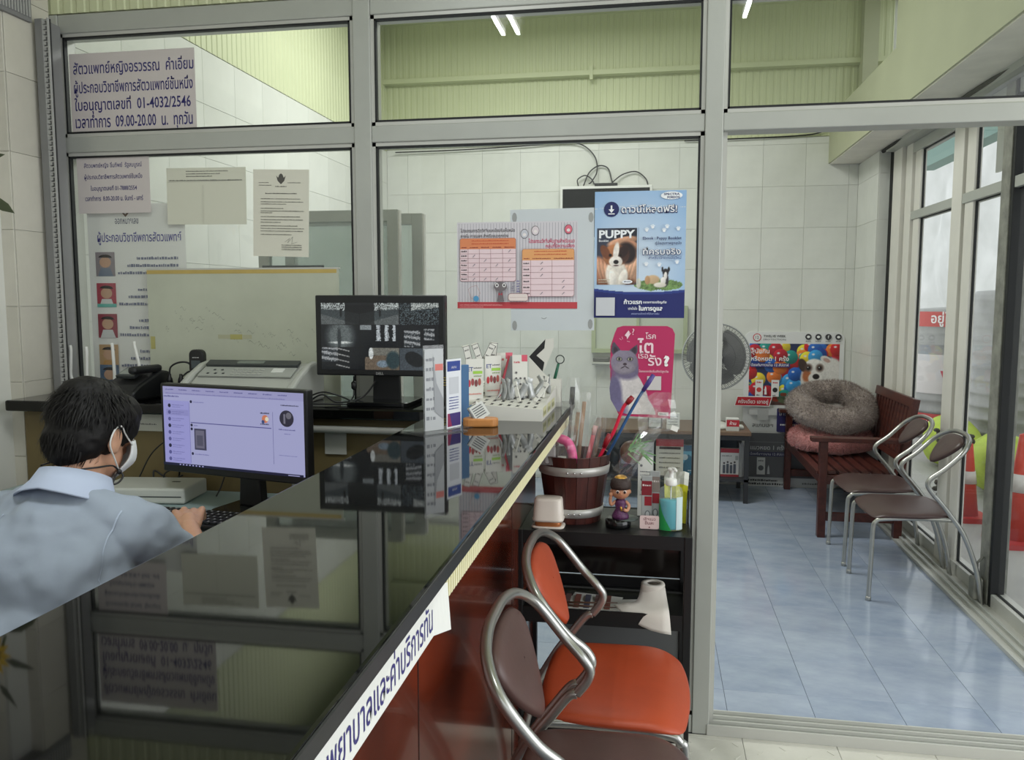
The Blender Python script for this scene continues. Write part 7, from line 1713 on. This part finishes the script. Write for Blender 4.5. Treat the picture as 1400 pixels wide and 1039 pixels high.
for k in range(2600):
    a = rr.uniform(0, 2 * PI); e = rr.uniform(-0.85, 1.45)
    n0 = Vector((math.cos(a) * math.cos(e), math.sin(a) * math.cos(e), math.sin(e)))
    if n0.y > 0.55 and n0.z < 0.35: continue
    if abs(n0.x) > 0.75 and n0.z < -0.05: continue
    c = Vector((n0.x * 0.085, n0.y * 0.097 - 0.018, n0.z * 0.097 + 0.027))
    if n0.z < -0.1: c = Vector((n0.x * 0.074, n0.y * 0.062 - 0.048, n0.z * 0.07 - 0.010))
    cr_ = Vector((0.01, -0.035, 0.12)); dn = (c - cr_); dn = (dn - n0 * dn.dot(n0)); 
    if dn.length < 1e-4: continue
    dn.normalize(); dn = (dn + Vector((rr.uniform(-.35, .35), rr.uniform(-.25, .25), rr.uniform(-.2, .1)))).normalized(); L = rr.uniform(0.020, 0.040)
    p0 = c + n0 * 0.002; p1 = p0 + dn * L * .5 + n0 * rr.uniform(.002, .005); p2 = p0 + dn * L + n0 * rr.uniform(-.003, .004)
    w_ = n0.cross(dn).normalized() * rr.uniform(.0008, .0018)
    v = [hp(*(p0 - w_)), hp(*(p0 + w_)), hp(*(p1 + w_)), hp(*(p1 - w_)), hp(*p2)]
    b.add([tuple(q) for q in v], [(0, 1, 2, 3), (3, 2, 4)], M_hair, True)
b.build('hair_strands', None, pr)['kind'] = 'stuff'
# face: eyes, brows (turned away from the camera)
b = MB()
for s in (-1, 1):
    b.ell(tuple(hp(s * 0.028, 0.083, 0.008)), (0.012, 0.006, 0.006), pc(236, 232, 228), 12, 8, HM); b.ell(tuple(hp(s * 0.028, 0.0885, 0.007)), (0.0048, 0.002, 0.0048), pc(40, 26, 20), 10, 8, HM)
    b.tube([tuple(hp(s * 0.014, 0.092, 0.024)), tuple(hp(s * 0.030, 0.091, 0.029)), tuple(hp(s * 0.044, 0.082, 0.024))], 0.0022, 6, m=M_hair)
b.build('eyes_and_brows', None, pr)
# mask with ear loops
b = MB(); n1, n2 = 22, 12; vs = []
for i in range(n1 + 1):
    a = math.radians(-78 + 156 * i / n1)
    for j in range(n2 + 1):
        v = j / n2; u_ = -0.098 + 0.092 * v - 0.012 * (1 - v) * abs(math.sin(a)) * -1
        R1 = 0.060 + 0.012 * math.sin(PI * v); f = 0.040 + R1 * math.cos(a) * (1 + .12 * math.sin(PI * v)) * (0.62 + .38 * min(1, v * 2.2)); vs.append(tuple(hp((R1 + 0.004 * v) * math.sin(a) * (0.80 + .30 * v), f, u_ + 0.014 * math.cos(a) * v)))
b.add(vs, [(i * (n2 + 1) + j, i * (n2 + 1) + j + 1, (i + 1) * (n2 + 1) + j + 1, (i + 1) * (n2 + 1) + j) for i in range(n1) for j in range(n2)], mat('mask_white', C(232, 234, 236), 0.8), True)
o = b.build('face_mask', None, pr); s_ = o.modifiers.new('s', 'SOLIDIFY'); s_.thickness = 0.003
for s in (-1, 1):
    MB().tube(spline([hp(s * 0.070, 0.055, -0.012), hp(s * 0.079, 0.020, 0.006), hp(s * 0.084, -0.004, 0.022), hp(s * 0.085, -0.022, 0.008), hp(s * 0.082, -0.022, -0.025), hp(s * 0.074, 0.010, -0.055), hp(s * 0.062, 0.045, -0.082)], 5), 0.0017, 6, m=M_white).build('ear_loop', None, pr)
    MB().tube(spline([hp(s * 0.060, -0.065, -0.090), hp(s * 0.074, -0.035, -0.080), hp(s * 0.080, 0.0, -0.070), hp(s * 0.078, 0.024, -0.078)], 5), 0.0019, 6, m=M_black).tube(spline([hp(s * 0.078, 0.024, -0.078), hp(s * 0.086, 0.032, -0.088), hp(s * 0.084, 0.026, -0.104), hp(s * 0.078, 0.016, -0.110), hp(s * 0.076, 0.020, -0.092), hp(s * 0.078, 0.024, -0.078)], 5), 0.0019, 6, m=M_black).ell(tuple(hp(s * 0.080, 0.024, -0.080)), (0.005, 0.005, 0.006), M_black, 10, 8).build('mask_cord', None, pr)
# shirt
b = MB()
cap(b, (-1.30, 1.415, 0.945), (-0.985, 1.415, 0.945), 0.058, 0.058, 20); b.ell(tuple(W((-1.135, 1.355, 0.86))), (0.172, 0.112, 0.165), None, 28, 18); b.ell(tuple(W((-1.135, 1.275, 0.66))), (0.162, 0.122, 0.20), None, 28, 18); b.ell(tuple(W((-1.135, 1.24, 0.54))), (0.170, 0.140, 0.10), None, 28, 18)
b.ell(tuple(W((-1.13, 1.395, 0.985))), (0.105, 0.072, 0.055), None, 24, 14); cap(b, (-1.20, 1.40, 0.980), (-1.30, 1.42, 0.945), 0.054, 0.056); cap(b, (-1.06, 1.40, 0.980), (-0.985, 1.42, 0.945), 0.054, 0.055)
cap(b, RS, (-0.955, 1.530, 0.825), 0.056, 0.058, 18); cap(b, LS, (-1.375, 1.545, 0.815), 0.062, 0.060, 18)
o = remesh(b.build('shirt', M_shirt, pr), 0.007, 6, 0.7)
tx = bpy.data.textures.new('foldn', 'CLOUDS'); tx.noise_scale = 0.11; tx.noise_depth = 2; md = o.modifiers.new('d', 'DISPLACE'); md.texture = tx; md.strength = 0.045; md.mid_level = 0.5
def seam(pts, name='seam'):
    q = spline([W(p) for p in pts], 8); b = MB(); vs = []
    for p in q: vs += [tuple(p + Vector((-0.0016, 0, 0))), tuple(p + Vector((0.0016, 0, 0)))]
    b.add(vs, [(2 * i, 2 * i + 1, 2 * i + 3, 2 * i + 2) for i in range(len(q) - 1)], mat('seam_thread', C(176, 188, 206), 0.8)); so2 = b.build(name, None, pr)
    sw_ = so2.modifiers.new('wrap', 'SHRINKWRAP'); sw_.target = o; sw_.wrap_method = 'NEAREST_SURFACEPOINT'; sw_.wrap_mode = 'ABOVE_SURFACE'; sw_.offset = 0.0014
seam([(-0.985, 1.37, 1.01), (-0.995, 1.33, 0.95), (-1.01, 1.31, 0.89), (-1.00, 1.34, 0.83), (-0.99, 1.38, 0.79)])
seam([(-1.285, 1.37, 1.01), (-1.27, 1.31, 0.95), (-1.26, 1.28, 0.89), (-1.28, 1.30, 0.83)])
seam([(-1.20, 1.31, 1.03), (-1.20, 1.25, 0.95), (-1.195, 1.23, 0.85), (-1.19, 1.18, 0.70)])
# collar ring
b = MB(); n = 40; vs = []
cn = Vector((-1.129, 1.425, 1.035)); ax = Vector((0.0, 0.42, 0.91)).normalized(); e1 = Vector((1, 0, 0)); e2 = ax.cross(e1)
for i in range(n):
    a = 2 * PI * i / n; back = 0.5 - 0.5 * math.sin(a)      # e2 points forward-ish
    rin = 0.058; 
    for (dr, dh) in ((0.000, -0.012), (0.001, 0.016 + .004 * back), (0.006, 0.020 + .004 * back), (0.016, 0.006), (0.030 + .006 * back, -0.022), (0.030 + .006 * back, -0.026), (0.012, -0.004)):
        vs.append(tuple(W(cn + e1 * math.cos(a) * (rin + dr) * 1.08 + e2 * math.sin(a) * (rin + dr) * 0.98 + ax * (dh - 0.012 * abs(math.cos(a)) * (dr > .01)))))
b.add(vs, [(i * 7 + j, i * 7 + (j + 1) % 7, ((i + 1) % n) * 7 + (j + 1) % 7, ((i + 1) % n) * 7 + j) for i in range(n) for j in range(7)], M_collar, True)
b.build('collar', None, pr)
# trousers and shoes
b = MB(); b.ell(tuple(W((-1.135, 1.22, 0.52))), (0.165, 0.135, 0.095), None, 24, 14)
for s in (-1, 1): cap(b, (-1.135 + s * .085, 1.24, 0.52), (-1.135 + s * .115, 1.60, 0.50), 0.084, 0.066); cap(b, (-1.135 + s * .115, 1.60, 0.50), (-1.135 + s * .12, 1.56, 0.12), 0.064, 0.052)
remesh(b.build('trousers', M_trou, pr), 0.009, 4, 0.6)
for s in (-1, 1):
    b = MB(); cap(b, (-1.135 + s * .12, 1.535, 0.046), (-1.135 + s * .13, 1.70, 0.038), 0.043, 0.036); remesh(b.build('shoe', M_black, pr), 0.006, 2, 0.5)
# swivel stool
sto = thing('swivel_stool', 'dark swivel stool carrying the seated person behind the desk', 'stool', (-1.135, 1.22, 0))
MB().lathe([(0.0, 0.395), (0.19, 0.395), (0.205, 0.41), (0.20, 0.432), (0.0, 0.437)], 32, m=M_black).build('seat', None, sto)
MB().lathe([(0.03, 0.08), (0.03, 0.395)], 16, m=M_chrome).build('column', None, sto)
for k in range(5):
    a = 2 * PI * k / 5 + .3; MB().tube([(0, 0, 0.10), (0.24 * math.cos(a), 0.24 * math.sin(a), 0.065)], [0.022, 0.014], 8, m=M_black).build('foot_spoke', None, sto)
    MB().ell((0.24 * math.cos(a), 0.24 * math.sin(a), 0.028), (0.022, 0.022, 0.028), M_black, 12, 8).build('caster', None, sto)

# tube lamps on the front ceiling (seen only as reflections)
for k, (x, y, lab) in enumerate(((-0.81, 1.06, 'left bare tube lamp of the pair over the desk'), (-0.73, 1.06, 'right bare tube lamp of the pair over the desk'), (0.42, 1.12, 'single bare tube lamp over the chairs'))):
    t = thing('ceiling_lamp', lab, 'lamp', (x, y, 2.92)); MB().rbox(-0.03, 0.03, -0.27, 0.27, -0.06, 0.0, 0.005, M_white).build('batten', None, t)
    for e_ in (-0.26, 0.25): MB().box(-0.012, 0.012, e_, e_ + .01, -0.11, -0.06, M_white).build('lamp_holder', None, t)
    MB().tube([(0, -0.25, -0.095), (0, 0.25, -0.095)], 0.010, 10, m=mat('tube_glow', C(240, 246, 255), 0.3, emit=(1, 1, 1, 1), es=6)).build('tube', None, t)

# artificial flower hanging on the left wall, its lowest leaf reaching into view
af = thing('hanging_flower', 'yellow artificial flower with dark leaves hanging by the left wall', 'flower', (-1.795, 1.93, 1.74))
MB().tube(spline([(-0.30, 0.0, 0.10), (-0.18, 0.0, 0.14), (-0.05, 0, 0.08), (0.0, 0, 0.02), (0.03, 0, -0.05)], 6), 0.004, 6, m=pc(70, 86, 50)).build('stem', None, af)
MB().lathe([(0.0, 0.0), (0.022, 0.004), (0.024, 0.010), (0.0, 0.018)], 16, c=(0, -0.02, 0.0), m=pc(110, 80, 36), axis='y').build('flower_centre', None, af)
for k in range(12):
    a = 2 * PI * k / 12; M_ = Matrix.Translation((0, -0.014, 0.0)) @ Matrix.Rotation(-a, 4, 'Y')
    MB().add([tuple(M_ @ Vector(p)) for p in ((0.018, 0, 0), (0.035, -.004, 0.010), (0.062, -.002, 0.0), (0.035, -.004, -0.010))], [(0, 1, 2, 3)], pc(226, 186, 40)).build('petal', None, af)
for (x, z, L, a) in ((0.06, -0.06, 0.11, -0.5), (0.04, 0.02, 0.10, 0.2), (-0.04, -0.08, 0.10, -1.6), (0.02, 0.09, 0.09, 0.9)):
    M_ = Matrix.Translation((x - .02, 0, z)) @ Matrix.Rotation(-a, 4, 'Y')
    MB().add([tuple(M_ @ Vector(p)) for p in ((0, 0, 0), (L * .3, .004, .016), (L * .7, .006, .012), (L, 0, 0), (L * .7, -.004, -.010), (L * .3, -.004, -.014))], [(0, 1, 2, 3, 4, 5)], pc(58, 66, 44)).build('leaf', None, af)
